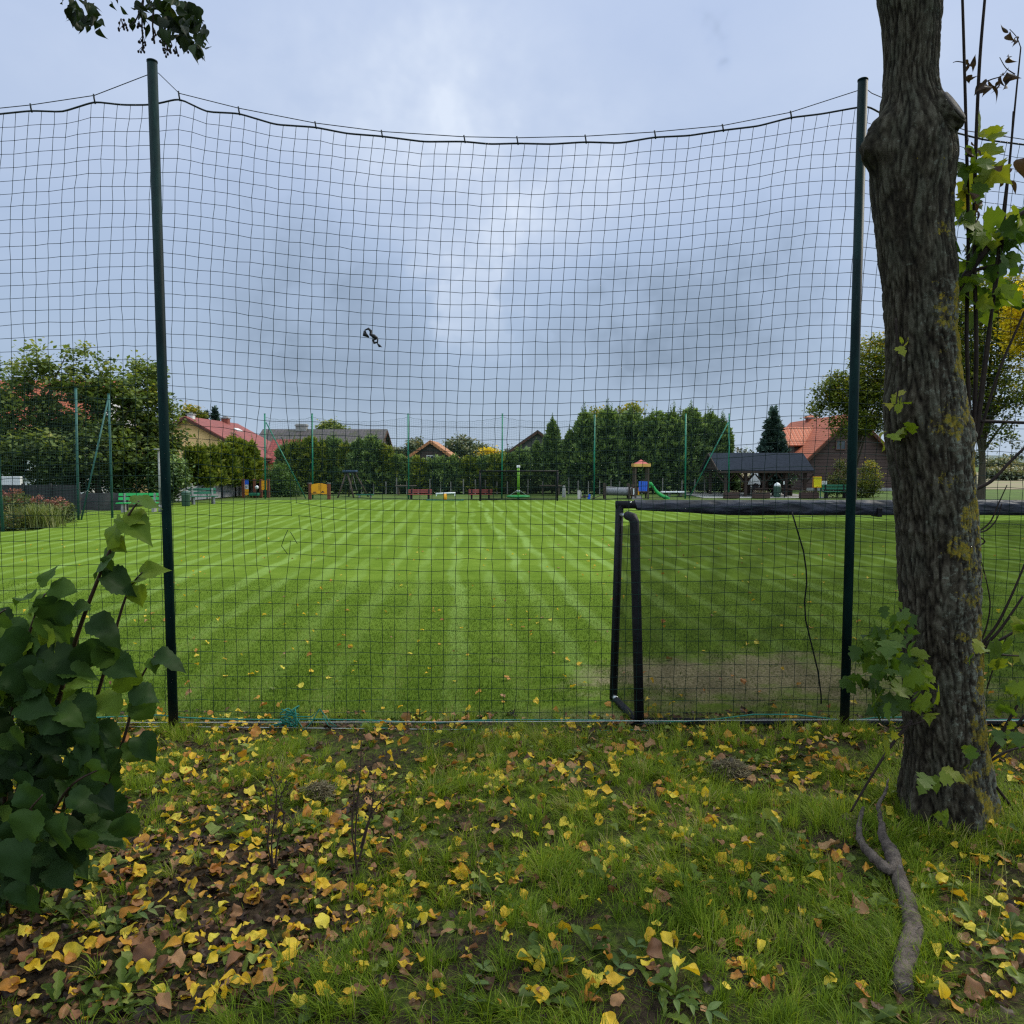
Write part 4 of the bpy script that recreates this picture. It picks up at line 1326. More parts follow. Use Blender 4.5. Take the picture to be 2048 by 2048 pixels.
m_mound = mat('heap of dry cuttings', (.10, .082, .055), (.045, .036, .024), scale=30, rough=1, bump=.9, bscale=80)
m_straw = leaf('dry straw', [(0, (.06, .045, .025)), (.5, (.17, .14, .075)), (1, (.30, .26, .15))], trans=.2)


def mound(x, y, rx_, ry_, h, label):
    g = gpt(x, y)
    t = thing('molehill' if h < .09 else 'clippings_heap', label, 'heap', g)
    vs, fs = [], []
    n, k = 40, 12
    for i in range(k + 1):
        for j in range(n):
            a = 2 * PI * j / n
            r = i / k
            hh = h * (1 - r ** 2.4) * (1 + .5 * noise.noise((math.cos(a) * r * 4 + x, math.sin(a) * r * 4, 1))) - .015 * r
            rr = r * (1 + .16 * noise.noise((math.cos(a) * 2, math.sin(a) * 2, x)))
            vs.append((g.x + rx_ * rr * math.cos(a), g.y + ry_ * rr * math.sin(a), g.z + hh))
    for i in range(k):
        for j in range(n):
            fs.append((i * n + j, i * n + (j + 1) % n, (i + 1) * n + (j + 1) % n, (i + 1) * n + j))
    MB().add(vs, fs).build('earth', m_mound, t, True)
    N = 700
    a = rng.uniform(0, 2 * PI, N); r = np.sqrt(rng.random(N))
    pos = np.stack([g.x + rx_ * r * np.cos(a), g.y + ry_ * r * np.sin(a), g.z + h * (1 - r ** 2.4) + .004], 1)
    d = rng.normal(size=(N, 3)) * np.array([1, 1, .25])
    R = frames_dir(d, rot_rand(N, .8))
    V_, F_, t_ = scatter([(-.5, -.02, 0), (.5, -.02, 0), (.5, .02, .02), (-.5, .02, 0)], [(0, 1, 2, 3)], pos, R, rng.uniform(.05, .13, N), rng.random(N) * .7)
    npmesh('straw', V_, F_, m_straw, t, tint=t_)


mound(1375, 1462, .17, .12, .115, 'low heap of dry grass cuttings in front of the goal')
mound(600, 1500, .13, .09, .085, 'small dark molehill in the grass beside the dry stems')

# dry weed stems
m_weed = mat('dead weed stem', (.022, .013, .010), (.040, .024, .017), scale=20, rough=.8)
def weed(label, stems, seed, Y):
    base_ = gpt(*stems[0][0])
    t = thing('dry_weed', label, 'weed', base_)
    r_ = random.Random(seed)
    for pts in stems:
        c = curve(px(pts, Y), 6)
        mb = MB().tube(c, [.0066 - .004 * i / (len(c) - 1) for i in range(len(c))], 5)
        for i in range(8, len(c), 2):
            p = c[i]
            for _ in range(2):
                q = p + Vector((r_.uniform(-.05, .05), r_.uniform(-.03, .03), r_.uniform(-.01, .06)))
                mb.tube([p, q], [.0016, .001], 4)
                mb.lathe([(.001, -.006), (.006, -.002), (.005, .005), (.001, .009)], q, 5)
        mb.build('stem', m_weed, t)


g1 = G(518, 1650); g2 = G(676, 1660)
weed('dead brown branching weed on the bare soil nearer the hazel bush', [[(516, 1648), (512, 1600), (516, 1555), (522, 1500), (512, 1470)], [(518, 1648), (524, 1590), (536, 1545), (528, 1510), (540, 1480)], [(514, 1640), (505, 1590), (508, 1550), (500, 1490)]], 1, g1.y)
weed('taller dead brown weed with forked stems nearer the picture centre', [[(676, 1652), (670, 1600), (674, 1520), (680, 1450), (682, 1395)], [(674, 1640), (664, 1570), (668, 1500), (660, 1460)], [(680, 1600), (695, 1550), (712, 1520), (740, 1495)], [(678, 1620), (690, 1575), (700, 1530), (706, 1480)]], 2, g2.y)

# fallen compound leaves
m_green = leaf('pale green leaflet', [(0, (.04, .08, .02)), (.6, (.12, .18, .05)), (1, (.24, .26, .08))], trans=.4)
def compound(x, y, ang, L, label, n=6, t0=.5, t1=1.0):
    g = gpt(x, y, .03)
    t = thing('fallen_compound_leaf', label, 'leaf', g)
    d = Vector((math.cos(ang), math.sin(ang), .08))
    MB().tube([g - d * L * .35, g, g + d * L * .7], [.003, .0026, .0012], 5).build('stalk', m_green, t)
    tv, tf = leaf_grid(LANCE_W, .25, .3, .1)
    side_ = Vector((-d.y, d.x, 0))
    pos, xd = [], []
    for i in range(n):
        for s in (-1, 1):
            pos.append(g + d * L * (.0 + .62 * i / (n - 1)))
            xd.append(d * .55 + side_ * s * .9 + Vector((0, 0, rng.uniform(-.05, .3))))
    pos.append(g + d * L * .68); xd.append(d)
    N = len(pos)
    V_, F_, t_ = scatter(tv, tf, np.array(pos), frames_dir(np.array(xd), np.tile([[0, -.2, 1.]], (N, 1)) + .2 * rng.normal(size=(N, 3))), rng.uniform(.07, .1, N), rng.uniform(t0, t1, N))
    npmesh('leaflets', V_, F_, m_green, t, tint=t_, smooth=True)


compound(1845, 1618, .3, .42, 'pale green compound leaf lying at the foot of the big trunk')
compound(1150, 1850, .9, .40, 'green compound leaf lying in the middle of the lower edge grass', 4, .2, .6)
compound(1245, 1880, -.6, .36, 'dull green compound leaf between the picture centre and the fallen branch', 4, .3, .7)
compound(180, 1765, .5, .40, 'narrow yellowish compound leaf on the soil under the hazel bush', 6, .5, .9)
compound(880, 1893, 1.2, .30, 'small compound leaf lying upright at the lower edge near the centre', 3, .5, .9)
compound(1060, 1430, .4, .40, 'whitish green compound leaf lying near the foot of the goal', 5, .7, 1)

# ------------------------------------------------------------------ grass, low plants and leaf litter
m_grass = leaf('grass blade', [(0, (.055, .095, .008)), (.4, (.13, .20, .013)), (.75, (.245, .315, .022)), (.9, (.29, .30, .05)), (1, (.38, .32, .14))], trans=.45, gloss=.12)
BL_V = [(-.5, 0, 0), (.5, 0, 0), (.42, .16, .5), (-.42, .16, .5), (0, .55, 1.0)]


def blades(name, pos, h, w, lean, tint, m, label=None, a=None):
    N = len(pos)
    a = rng.uniform(0, 2 * PI, N) if a is None else a
    c, s = np.cos(a), np.sin(a)
    T = np.array([(-.5, 0, 0), (.5, 0, 0), (.42, .16, .55), (-.42, .16, .55), (.30, .42, .88), (-.30, .42, .88), (0.03, .75, 1.0), (-.03, .75, 1.0)])
    X_ = T[None, :, 0] * w[:, None]
    Y_ = T[None, :, 1] * (lean * h)[:, None]
    Z_ = T[None, :, 2] * h[:, None] * np.sqrt(np.maximum(.08, 1 - .24 * lean ** 2))[:, None]
    V = np.stack([X_ * c[:, None] - Y_ * s[:, None], X_ * s[:, None] + Y_ * c[:, None], Z_], 2) + pos[:, None, :]
    Fq = np.array([(0, 1, 2, 3), (3, 2, 4, 5), (5, 4, 6, 7)])[None] + (np.arange(N) * 8)[:, None, None]
    o = npmesh(name, V.reshape(-1, 3), Fq.reshape(-1, 4), m, tint=np.repeat(tint, 8))
    return tag(o, label, None, None, 'stuff')


def in_view(N, y0, y1, power=1.0, margin=1.3):
    """points spread over the part of the ground that the photograph could show"""
    y = y0 + (y1 - y0) * rng.random(N) ** power
    x = (rng.random(N) * 2 - 1) * (.72 * y + margin)
    return x, y


def vnoise(x, y, sc, seed):
    return np.array([noise.noise((a * sc, b * sc, seed)) for a, b in zip(x, y)])


def bare(x, y):
    """0 = thick grass, 1 = leaf-covered soil: bare on the left under the bush, patchy elsewhere"""
    gx_, gy_ = G(330, 1650).x, G(330, 1650).y
    d = ((x - gx_) / 1.25) ** 2 + ((y - gy_) / .95) ** 2
    d2 = ((x + 1.9) / 1.3) ** 2 + ((y - 3.45) / .55) ** 2
    return np.clip(np.exp(-d ** 1.3) + np.exp(-d2 ** 1.3), 0, 1)


tuft = [(rng.uniform(-5, 5), rng.uniform(2.9, 7.0)) for _ in range(420)]
NT_ = 8600
tx_, ty_ = in_view(NT_, 2.9, 7.1)
tn = vnoise(tx_, ty_, 1.6, 3.3) + .5 * vnoise(tx_, ty_, 5, 8)
dens = np.clip(.40 + 1.1 * tn, .03, 1) * (1 - .95 * bare(tx_, ty_))
dens *= np.where((np.abs(ty_ - 6.85) < .35) & (tx_ > .1), .35, 1)
keep = rng.random(NT_) < dens
tx_, ty_, tn = tx_[keep], ty_[keep], tn[keep]
ex_ = []
for q, n_q, r0_, r1_ in [(P(328, 1389, YP), 34, .06, .20), (P(1592.5, 1389, YP), 34, .06, .20), (Vector((float(cx[0]), YT, 0)), 170, .29, .50)]:
    for _ in range(n_q):
        a, r = rng.uniform(0, 2 * PI), rng.uniform(r0_, r1_)
        ex_.append((q.x + r * math.cos(a), q.y + r * math.sin(a)))
for _ in range(90):
    t_ = rng.random()
    q = G(*[(1706 + (1690 - 1706) * t_ + 26 * math.sin(t_ * PI)), 1895 - 300 * t_])
    ex_.append((q.x + rng.choice([-1, 1]) * rng.uniform(.05, .11), q.y + rng.normal() * .03))
ex_ = np.array(ex_)
tx_, ty_, tn = np.concatenate([tx_, ex_[:, 0]]), np.concatenate([ty_, ex_[:, 1]]), np.concatenate([tn, rng.uniform(.1, .5, len(ex_))])
per = 34
n_t = len(tx_)
tr = rng.uniform(.012, .055, n_t)
th = np.clip(.045 + .075 * tn + rng.gamma(2.0, .026, n_t), .03, .21)
tt_ = np.clip(rng.normal(.44, .17, n_t) + .20 * tn + .12 * (ty_ - 5) / 2, 0, 1)
wind = vnoise(tx_, ty_, .8, 55) * 4
a_ = rng.uniform(0, 2 * PI, n_t * per)
rad_ = np.repeat(tr, per) * np.sqrt(rng.random(n_t * per))
x = np.repeat(tx_, per) + rad_ * np.cos(a_)
y = np.repeat(ty_, per) + rad_ * np.sin(a_)
face = a_ - PI / 2 + .5 * rng.normal(size=len(x))          # blades flop outwards from their tuft
face = np.where(rng.random(len(x)) < .45, np.repeat(wind, per) + .5 * rng.normal(size=len(x)), face)
h = np.repeat(th, per) * rng.uniform(.35, 1.15, len(x)) * .95
pos = np.stack([x, y, hgt(x, y) - .004], 1)
blades('grass', pos, h, rng.uniform(.0020, .0052, len(x)), rng.uniform(.3, 2.0, len(x)), np.clip(np.repeat(tt_, per) + .16 * rng.normal(size=len(x)), 0, 1), m_grass, 'rough green grass growing through the leaves on the bank', a=face)
# fine matted grass close to the soil
N = 150000
x, y = in_view(N, 2.9, 7.1)
keep = rng.random(N) < (1 - .92 * bare(x, y)) * np.clip(.45 + .9 * vnoise(x, y, 2.3, 31), .08, .9)
x, y = x[keep], y[keep]
blades('grass', np.stack([x, y, hgt(x, y) - .002], 1), rng.uniform(.02, .055, len(x)), rng.uniform(.0018, .0034, len(x)), rng.uniform(.8, 2.6, len(x)), np.clip(rng.normal(.40, .26, len(x)), 0, 1), m_grass, 'matted low grass between the fallen leaves')
# mown turf on the pitch
m_turf = leaf('mown blade', [(0, (.032, .064, .006)), (.5, (.074, .130, .012)), (.85, (.165, .235, .045)), (1, (.26, .26, .10))], trans=.35, gloss=.06)
N = 340000
x, y = in_view(N, 7.0, 15.5, 1.25)
er = np.sqrt(((x - 3.0) / 2.1) ** 2 + ((y - 8.4) / .95) ** 2) + .9 * vnoise(x, y, 2.2, 1) + .5 * vnoise(x, y, 7, 1)
keep = (rng.random(N) < np.clip((er - .75) * 1.6, .12, 1)) & (rng.random(N) < np.where((y < 7.5) & (x > .2), .3, 1))
x, y = x[keep], y[keep]
uu = (x - DIRX * y + .36) / .72
alt_ = np.abs(uu % 1 - .5) < .20 + .05 * rng.normal(size=len(x))
blades('turf', np.stack([x, y, np.full(len(x), .0)], 1), rng.uniform(.012, .036, len(x)) * np.clip(1.35 - .05 * y, .5, 1), rng.uniform(.003, .0055, len(x)), rng.uniform(.3, 1.2, len(x)), np.clip(rng.normal(.42, .18, len(x)) + np.where(alt_, .30, -.06) + .16 * vnoise(x, y, 1.1, 6) + .14 * vnoise(x, y, 4, 16), 0, 1), m_turf, 'short mown turf of the football pitch')

# tall dry stalks standing in the bank
N = 46
px_ = [(1145, 1640), (1300, 1645), (1325, 1400), (1480, 1390), (1390, 1400), (1085, 1560), (1165, 1700), (1555, 1700), (1280, 1640), (890, 1700), (880, 1760), (1190, 1560), (1810, 1690), (1890, 1680), (1905, 1800), (1870, 1760)]
pos = []
for a, b_ in px_:
    for _ in range(3):
        g = G(a + rng.normal() * 12, b_ + rng.normal() * 12)
        pos.append((g.x, g.y, 0))
pos = np.array(pos)
blades('grass', pos, rng.uniform(.25, .5, len(pos)), rng.uniform(.0025, .004, len(pos)), rng.uniform(.1, .5, len(pos)), rng.uniform(.88, 1, len(pos)), m_grass, 'thin dry grass stalks standing above the bank')

# small green weeds among the leaves (dandelion, clover)
m_herb = leaf('weed leaf', [(0, (.03, .055, .008)), (.6, (.085, .13, .016)), (1, (.17, .22, .035))], trans=.4)
DAND = leaf_grid([.01, .05, .12, .08, .17, .10, .2, .16, .0], .3, .35)
CLOV = leaf_grid(LINDEN_W, .1, .1)
pos, xd, sc_, tt = [], [], [], []
for _ in range(70):
    a, b_ = rng.uniform(-20, 1950), rng.uniform(1440, 1960)
    g = G(a, b_)
    for k in range(rng.integers(4, 9)):
        an = rng.uniform(0, 2 * PI)
        pos.append((g.x, g.y, float(hgt(g.x, g.y)) + .01)); xd.append((math.cos(an), math.sin(an), rng.uniform(.3, 1.4))); sc_.append(rng.uniform(.07, .15)); tt.append(rng.uniform(.2, .9))
pos, xd = np.array(pos), np.array(xd)
V_, F_, t_ = scatter(*DAND, pos, frames_dir(xd, np.tile([[0, 0, 1.]], (len(pos), 1)) + .2 * rng.normal(size=(len(pos), 3))), np.array(sc_), np.array(tt))
tag(npmesh('weeds', V_, F_, m_herb, tint=t_, smooth=True), 'low dandelion leaves growing in the bank', None, None, 'stuff')
N = 1500
x, y = in_view(N, 3.1, 5.6)
keep = rng.random(N) < np.clip(vnoise(x, y, 2.2, 11) * 2 + .4 * bare(x, y), 0, 1)
x, y = x[keep], y[keep]
V_, F_, t_ = scatter(*CLOV, np.stack([x, y, hgt(x, y) + rng.uniform(.01, .045, len(x))], 1), frames(rot_rand(len(x), 1.0), rng.uniform(0, 6.28, len(x))), rng.uniform(.018, .04, len(x)), rng.uniform(.3, 1, len(x)))
tag(npmesh('weeds', V_, F_, m_herb, tint=t_, smooth=True), 'tiny round-leaved weeds on the leafy soil', None, None, 'stuff')

# brown leaf litter
m_litter = leaf('rotting leaf', [(0, (.016, .009, .006)), (.5, (.070, .035, .016)), (1, (.20, .105, .04))], trans=.15)
m_yellow = leaf('yellow leaf', [(0, (.38, .14, .035)), (.25, (.50, .25, .03)), (.6, (.68, .43, .02)), (.85, (.62, .52, .055)), (1, (.36, .40, .06))], trans=.35, gloss=.3, vein=True)
m_brown = leaf('brown leaf', [(0, (.10, .045, .024)), (.5, (.22, .10, .045)), (1, (.34, .19, .085))], trans=.2, vein=True)
m_palegreen = leaf('green fallen leaf', [(0, (.06, .10, .02)), (1, (.26, .30, .06))], trans=.35)
LT = [leaf_blade(HEART_W, .08, .22, .1, .2, .004, .02, .6), leaf_blade(OVATE_W, .12, .30, -.2, .4, .004, .02, .9, 1), leaf_blade(HEART_W, -.12, -.30, -.3, .2, .004, .02, .7, 2), leaf_blade(OVATE_W, .10, -.22, .4, -.4, .004, .02, 1.2, 3), leaf_blade([x_ * .8 for x_ in OVATE_W], .3, .4, -.3, .6, .004, .02, .8, 4), leaf_blade([x_ * .5 for x_ in OVATE_W], .3, .45, .2, .6, .004, .02, 1.2, 5)]
N = 11500
x, y = in_view(N, 3.0, 7.25)
pb = np.clip(bare(x, y) * 1.2 + .20 + .35 * vnoise(x, y, 1.2, 21) + .25 * np.exp(-((y - 6.9) / .3) ** 2), 0, 1)
keep = rng.random(N) < pb
x, y = x[keep], y[keep]
for k, tpl in enumerate(LT):
    s_ = np.arange(len(x)) % len(LT) == k
    n = int(s_.sum())
    V_, F_, t_ = scatter(*tpl, np.stack([x[s_], y[s_], hgt(x[s_], y[s_]) + rng.uniform(.004, .02, n)], 1), frames(rot_rand(n, 1.2), rng.uniform(0, 6.28, n)), rng.uniform(.035, .075, n), np.clip(rng.normal(.4, .28, n), 0, 1))
    if k == 0:
        VV, FF, TT = [V_], [F_], [t_]; off = len(V_)
    else:
        VV.append(V_); FF.append(F_ + off); TT.append(t_); off += len(V_)
tag(npmesh('leaf_litter', np.concatenate(VV), np.concatenate(FF), m_litter, tint=np.concatenate(TT), smooth=True), 'rotting brown leaf litter on the soil', None, None, 'stuff')
# twigs in the litter
mb = MB()
for _ in range(110):
    a, b_ = rng.uniform(60, 760), rng.uniform(1520, 1900)
    if rng.random() < .3:
        a, b_ = rng.uniform(0, 1930), rng.uniform(1450, 1920)
    g = gpt(a, b_, .018); an = rng.uniform(0, PI); L = rng.uniform(.03, .16)
    mb.tube([g, g + Vector((math.cos(an), math.sin(an), rng.uniform(-.04, .06))) * L * .5, g + Vector((math.cos(an + .3), math.sin(an + .3), .0)) * L], [.0035, .003, .0018], 5)
tag(mb.build('twig_litter', m_twig), 'small dead twigs scattered in the leaf litter', None, None, 'stuff')

# fallen leaves: the 300 that show largest are things of their own, the rest is one mass
KINDS = [('yellow_leaf', m_yellow, (.5, .85), 'bright yellow fallen leaf on the grassy bank', 'yellow leaves fallen on the bank', .42), ('orange_leaf', m_yellow, (.0, .3), 'orange tan fallen leaf on the grassy bank', 'orange leaves fallen on the bank', .20),
         ('brown_leaf', m_brown, (.1, 1), 'curled brown fallen leaf on the grassy bank', 'brown leaves fallen on the bank', .26), ('green_leaf', m_palegreen, (.3, 1), 'pale green fallen leaf on the grassy bank', 'green leaves fallen on the bank', .11)]
N = 6800
yy = []
while len(yy) < N:
    a = rng.uniform(3.15, 7.05)
    if rng.random() < (a / 7.05):
        yy.append(a)
yy = np.array(yy)
xx = (rng.random(N) * 2 - 1) * (.70 * yy + .9)
cl = vnoise(xx, yy, 1.5, 41) + .6 * vnoise(xx, yy, 4, 43)
keep = rng.random(N) < np.clip(.58 + 1.15 * cl + .8 * bare(xx, yy), .06, 1) * np.where((yy < 4.6) & (xx > -.6), 1.0, 1)
xx, yy = xx[keep], yy[keep]
o_ = np.argsort(yy + 20 * (np.abs(xx) > .69 * yy))
xx, yy = xx[o_], yy[o_]
kp = np.array([k[5] for k in KINDS]); kp /= kp.sum()
kk = rng.choice(4, len(xx), p=kp)
rest = {0: [], 1: [], 2: [], 3: []}
for i in range(len(xx)):
    k = kk[i]
    nm_, m_, (t0, t1), lab, grp, _ = KINDS[k]
    tv, tf = LT[rng.integers(len(LT) - (0 if k > 1 else 1))]
    sz = float(np.clip(rng.normal(.058, .019), .026, .10))
    tilt = 1.5 if rng.random() < .75 else .25
    R = frames(rot_rand(1, tilt), rng.uniform(0, 6.28, 1))[0]
    z = float(hgt(xx[i], yy[i])) + rng.uniform(.010, .056)
    tv = np.array(tv) * sz
    tv[:, 1] *= rng.uniform(.75, 1.15)
    V_ = tv @ R.T
    if i < 300:
        V_[:, 2] -= V_[:, 2].min()
        o = npmesh(nm_, V_, tf, m_, tint=np.clip(rng.uniform(t0, t1) + .12 * rng.normal(size=len(V_)) * 0 + .1 * (np.array(tv)[:, 0] / sz - .5), 0, 1), smooth=True)
        o.location = (xx[i], yy[i], z - .012)
        tag(o, lab, 'leaf', grp)
    else:
        rest[k].append((V_ + np.array([xx[i], yy[i], z]), tf, rng.uniform(t0, t1)))


def merge_leaves(name, lst, m, label):
    off = 0
    VV, FF, TT = [], [], []
    for V_, tf, t in lst:
        VV.append(V_); FF.append(np.array(tf) + off); TT.append(np.full(len(V_), t)); off += len(V_)
    tag(npmesh(name, np.concatenate(VV), np.concatenate(FF), m, tint=np.concatenate(TT), smooth=True), label, None, None, 'stuff')


# a few leaves blown onto the pitch
for _ in range(420):
    y = 7.1 + 17 * rng.random() ** 1.6
    x = (rng.random() * 2 - 1) * (.7 * y)
    k = rng.choice(4, p=[.55, .25, .1, .1])
    tv, tf = LT[rng.integers(len(LT))]
    V_ = np.array(tv) * rng.uniform(.04, .08) @ frames(rot_rand(1, 1.4), rng.uniform(0, 6.28, 1))[0].T
    V_[:, 2] -= V_[:, 2].min()
    rest[k].append((V_ + np.array([x, y, .012]), tf, rng.uniform(*KINDS[k][2])))
for k, nm_ in enumerate(('yellow', 'orange', 'brown', 'green')):
    merge_leaves('fallen_leaves', rest[k], KINDS[k][1], nm_ + ' fallen leaves strewn farther back on the bank and the pitch')

# ------------------------------------------------------------------ far ball net with its poles
m_fpole = mat('bright green steel', (.012, .19, .115), (.010, .15, .09), scale=2, rough=.45)
m_fcord = mat('thin green cord', (.02, .06, .05), scale=2, rough=.8)
YN2 = 52.0


m_fpole2 = mat('dull blue green steel', (.020, .085, .075), (.028, .11, .10), scale=2, rough=.6)


def far_pole(label, top, foot, brace=None, group=None, r=.055, m_fpole=m_fpole):
    t = thing('net_pole', label, 'pole', foot, group)
    MB().tube([foot - Vector((0, 0, .1)), top], r, 10).build('shaft', m_fpole, t, True)
    MB().tube([top - Vector((0, 0, .01)), top + Vector((0, 0, .03))], r * 1.15, 10).build('cap', m_fpole, t)
    if brace:
        MB().tube(brace, r * .72, 8).build('brace', m_fpole, t, True)
    return t


fx = [499.5, 589, 770, 948, 1122, 1294, 1376]
labs = ['slim green corner pole of the far net beside the yellow house', 'green far net pole in front of the orange board', 'green far net pole beside the red bench', 'green far net pole inside the left half of the far goal', 'green far net pole just left of the play tunnel',
        'green far net pole between slide and pavilion', 'green corner pole of the far net in front of the dark pavilion']
ftops = []
for i, (a, lb) in enumerate(zip(fx, labs)):
    tp, ft_ = P(a, 781, YN2), P(a + (1 if a < 900 else -1.2), 939, YN2)
    ft_.z = 0
    br = None
    if i == 0:
        br = [P(502, 797, YN2), P(577, 921, YN2 + .3) - Vector((0, 0, .75))]
    if i == 6:
        br = [P(1374, 797, YN2), P(1300, 920, YN2 + .3) - Vector((0, 0, .75))]
    far_pole(lb, tp, ft_, br, 'poles of the far ball net')
    ftops.append(tp)


def far_net(name, label, pts, z0, dz, r, hang=.55):
    t = thing(name, label, 'net', (pts[0].x, pts[0].y, 0))
    A, B = [], []
    tops = []
    for a, b in zip(pts[:-1], pts[1:]):
        L = (b - a).length
        n = max(2, int(L / dz))
        for i in range(n + (1 if b is pts[-1] else 0)):
            s_ = i / n
            p = a.lerp(b, s_)
            sag = hang * (1 - (2 * s_ - 1) ** 2) ** .8 * min(1, L / 5)
            tops.append(Vector((p.x, p.y, p.z - .22 - sag * .6 + .02 * math.sin(i * 1.3))))
    rows = int((max(q.z for q in tops) - z0) / dz)
    grid = np.array([[(q.x, q.y, z0 + (q.z - z0) * (1 - j / rows)) for j in range(rows + 1)] for q in tops])
    A = np.concatenate([grid[:-1].reshape(-1, 3), grid[:, :-1].reshape(-1, 3)])
    B = np.concatenate([grid[1:].reshape(-1, 3), grid[:, 1:].reshape(-1, 3)])
    V_, F_ = cords(A, B, r)
    npmesh('netting', V_, F_, m_fcord, t)
    MB().tube([q + Vector((0, 0, .02)) for q in tops], r * 1.8, 4).build('edge_rope', m_fcord, t)
    return t


far_net('safety_net', 'distant fine green ball net across the far end of the pitch', ftops, .12, .12, .0036)
s0, s1, s2 = Vector((X(1, 26.6), 26.6, 0)), G(148, 981), G(212, 977)
tops = [Vector((s0.x - .1, s0.y, 5.9)), P(143, 733, s1.y), P(205, 744, s2.y)]
far_pole('green net pole at the left picture edge beside the reddish flower bed', tops[0], s0, None, None, .05, m_fpole2)
far_pole('green net pole standing left of the slanting brace before the left trees', tops[1], s1, None, None, .05, m_fpole2)
far_pole('green net pole with a long slanting brace before the left trees', tops[2], s2, [tops[2] - Vector((0, 0, .1)), s1 + Vector((.12, 0, .0))], None, .05, m_fpole2)
far_net('safety_net', 'fine ball net along the left side of the pitch in front of the trees', tops, .1, .12, .0026, .3)

# far goal
tg = thing('football_goal', 'distant black football goal at the far end of the pitch', 'goal', G(978, 945))
Yg = G(978, 945).y
xa, xb = X(905.5, Yg), X(1052, Yg)
zt = Z(889, Yg)
for x_ in (xa, xb):
    MB().tube([(x_, Yg, 0), (x_, Yg, zt)], .05, 10).build('post', m_goal, tg, True)
    MB().tube([(x_, Yg + .05, .04), (x_, Yg + 1.5, .04), (x_, Yg + .7, zt - .1), (x_, Yg + .05, zt - .02)], .03, 8).build('side_frame', m_goal, tg, True)
MB().tube([(xa - .05, Yg, zt), (xb + .05, Yg, zt)], .05, 10).build('crossbar', m_goal, tg, True)
MB().tube([(xa, Yg + 1.5, .04), (xb, Yg + 1.5, .04)], .04, 8).build('ground_bar', m_goal, tg, True)
m_veil3 = veil('fine black netting at the far goal', .42)
MB().add(*sheet(lambda u_, v_: Vector((xa + (xb - xa) * u_, Yg + 1.5 - .8 * v_ + .1 * math.sin(PI * u_), .04 + (zt - .1) * v_)), 16, 8)).build('back_netting', m_veil3, tg)
for x_ in (xa, xb):
    MB().add([(x_, Yg, .03), (x_, Yg + 1.5, .04), (x_, Yg + .7, zt - .1), (x_, Yg, zt)], [(0, 1, 2, 3)]).build('side_netting', m_veil3, tg)

# ------------------------------------------------------------------ plants: generators
m_trunk = mat('grey brown tree bark', (.07, .055, .042), (.035, .028, .022), scale=7, rough=.95, bump=.6, stretch=(1, 1, .3))
m_mid = leaf('green tree leaf', [(0, (.022, .036, .016)), (.3, (.072, .108, .034)), (.6, (.145, .195, .05)), (.85, (.24, .28, .07)), (1, (.33, .32, .08))], trans=.4)
m_oak = leaf('olive autumn leaf', [(0, (.028, .038, .010)), (.35, (.10, .132, .022)), (.65, (.19, .215, .03)), (.85, (.34, .31, .04)), (1, (.44, .30, .04))], trans=.45)
m_gold = leaf('golden autumn leaf', [(0, (.06, .05, .008)), (.4, (.52, .38, .016)), (1, (.85, .62, .035))], trans=.5)
m_dist = leaf('hazy far leaf', [(0, (.06, .08, .05)), (.5, (.13, .155, .085)), (.85, (.20, .21, .11)), (1, (.28, .22, .10))], trans=.25)
m_thuja = leaf('dark conifer spray', [(0, (.014, .024, .013)), (.30, (.058, .102, .040)), (.65, (.135, .205, .068)), (1, (.25, .33, .10))], trans=.25)
m_thuja2 = leaf('yellowish conifer spray', [(0, (.010, .018, .005)), (.30, (.060, .098, .016)), (.65, (.15, .195, .024)), (1, (.27, .28, .04))], trans=.25)
m_spruce = leaf('blue spruce needle', [(0, (.006, .016, .013)), (.5, (.034, .068, .054)), (1, (.10, .15, .125))], trans=.1)


def broadleaf(name, label, cat, base, lobes, nclump, per, size, m, spread=.45, trunk_r=.18, group=None, shell=.45, up=.5, crowns=None, lean=(0, 0), nlimb=9, zgrad=.35, fork=None):
    base = Vector(base)
    t = thing(name, label, cat, base, group)
    V_, F_, tt, cc = leaf_cloud(lobes, nclump, per, size, shell, spread, up, zgrad=zgrad)
    npmesh('crown', V_, F_, m, t, tint=tt)
    L = np.array(lobes)
    zc = float(np.average(L[:, 2], weights=L[:, 3] ** 3))
    top = Vector((float(np.average(L[:, 0], weights=L[:, 3] ** 3)), float(np.average(L[:, 1], weights=L[:, 3] ** 3)), zc))
    f = base.lerp(top, .45)
    f.x = base.x * .6 + f.x * .4 + lean[0]
    c = curve([base - Vector((0, 0, .15)), base.lerp(f, .5) + Vector((.04, 0, 0)), f, top], 5)
    MB().tube(c, [trunk_r * (1.25 if i == 0 else 1) * (1 - .72 * i / (len(c) - 1)) for i in range(len(c))], 10).build('trunk', m_trunk, t, True)
    idx = rng.choice(len(cc), min(nlimb, len(cc)), replace=False)
    mb = []
    for q in idx:
        e = Vector(cc[q])
        s_ = c[rng.integers(len(c) // 3, len(c) - 1)]
        cl = curve([s_, s_.lerp(e, .5) + Vector((0, 0, .06 * (e - s_).length)), e], 4)
        MB().tube(cl, [trunk_r * .42 * (1 - .85 * i / (len(cl) - 1)) for i in range(len(cl))], 6).build('limb', m_trunk, t, True)
    return t


def lob(x, y, Y, wx_, hy, dep=None):
    """an ellipsoid of foliage whose outline is wx_ x hy (half sizes, px) around pixel x,y at depth Y"""
    p = P(x, y, Y)
    k = Y / F * S
    return (p.x, Y, p.z, wx_ * k, (dep if dep is not None else wx_ * k * .85), hy * k)


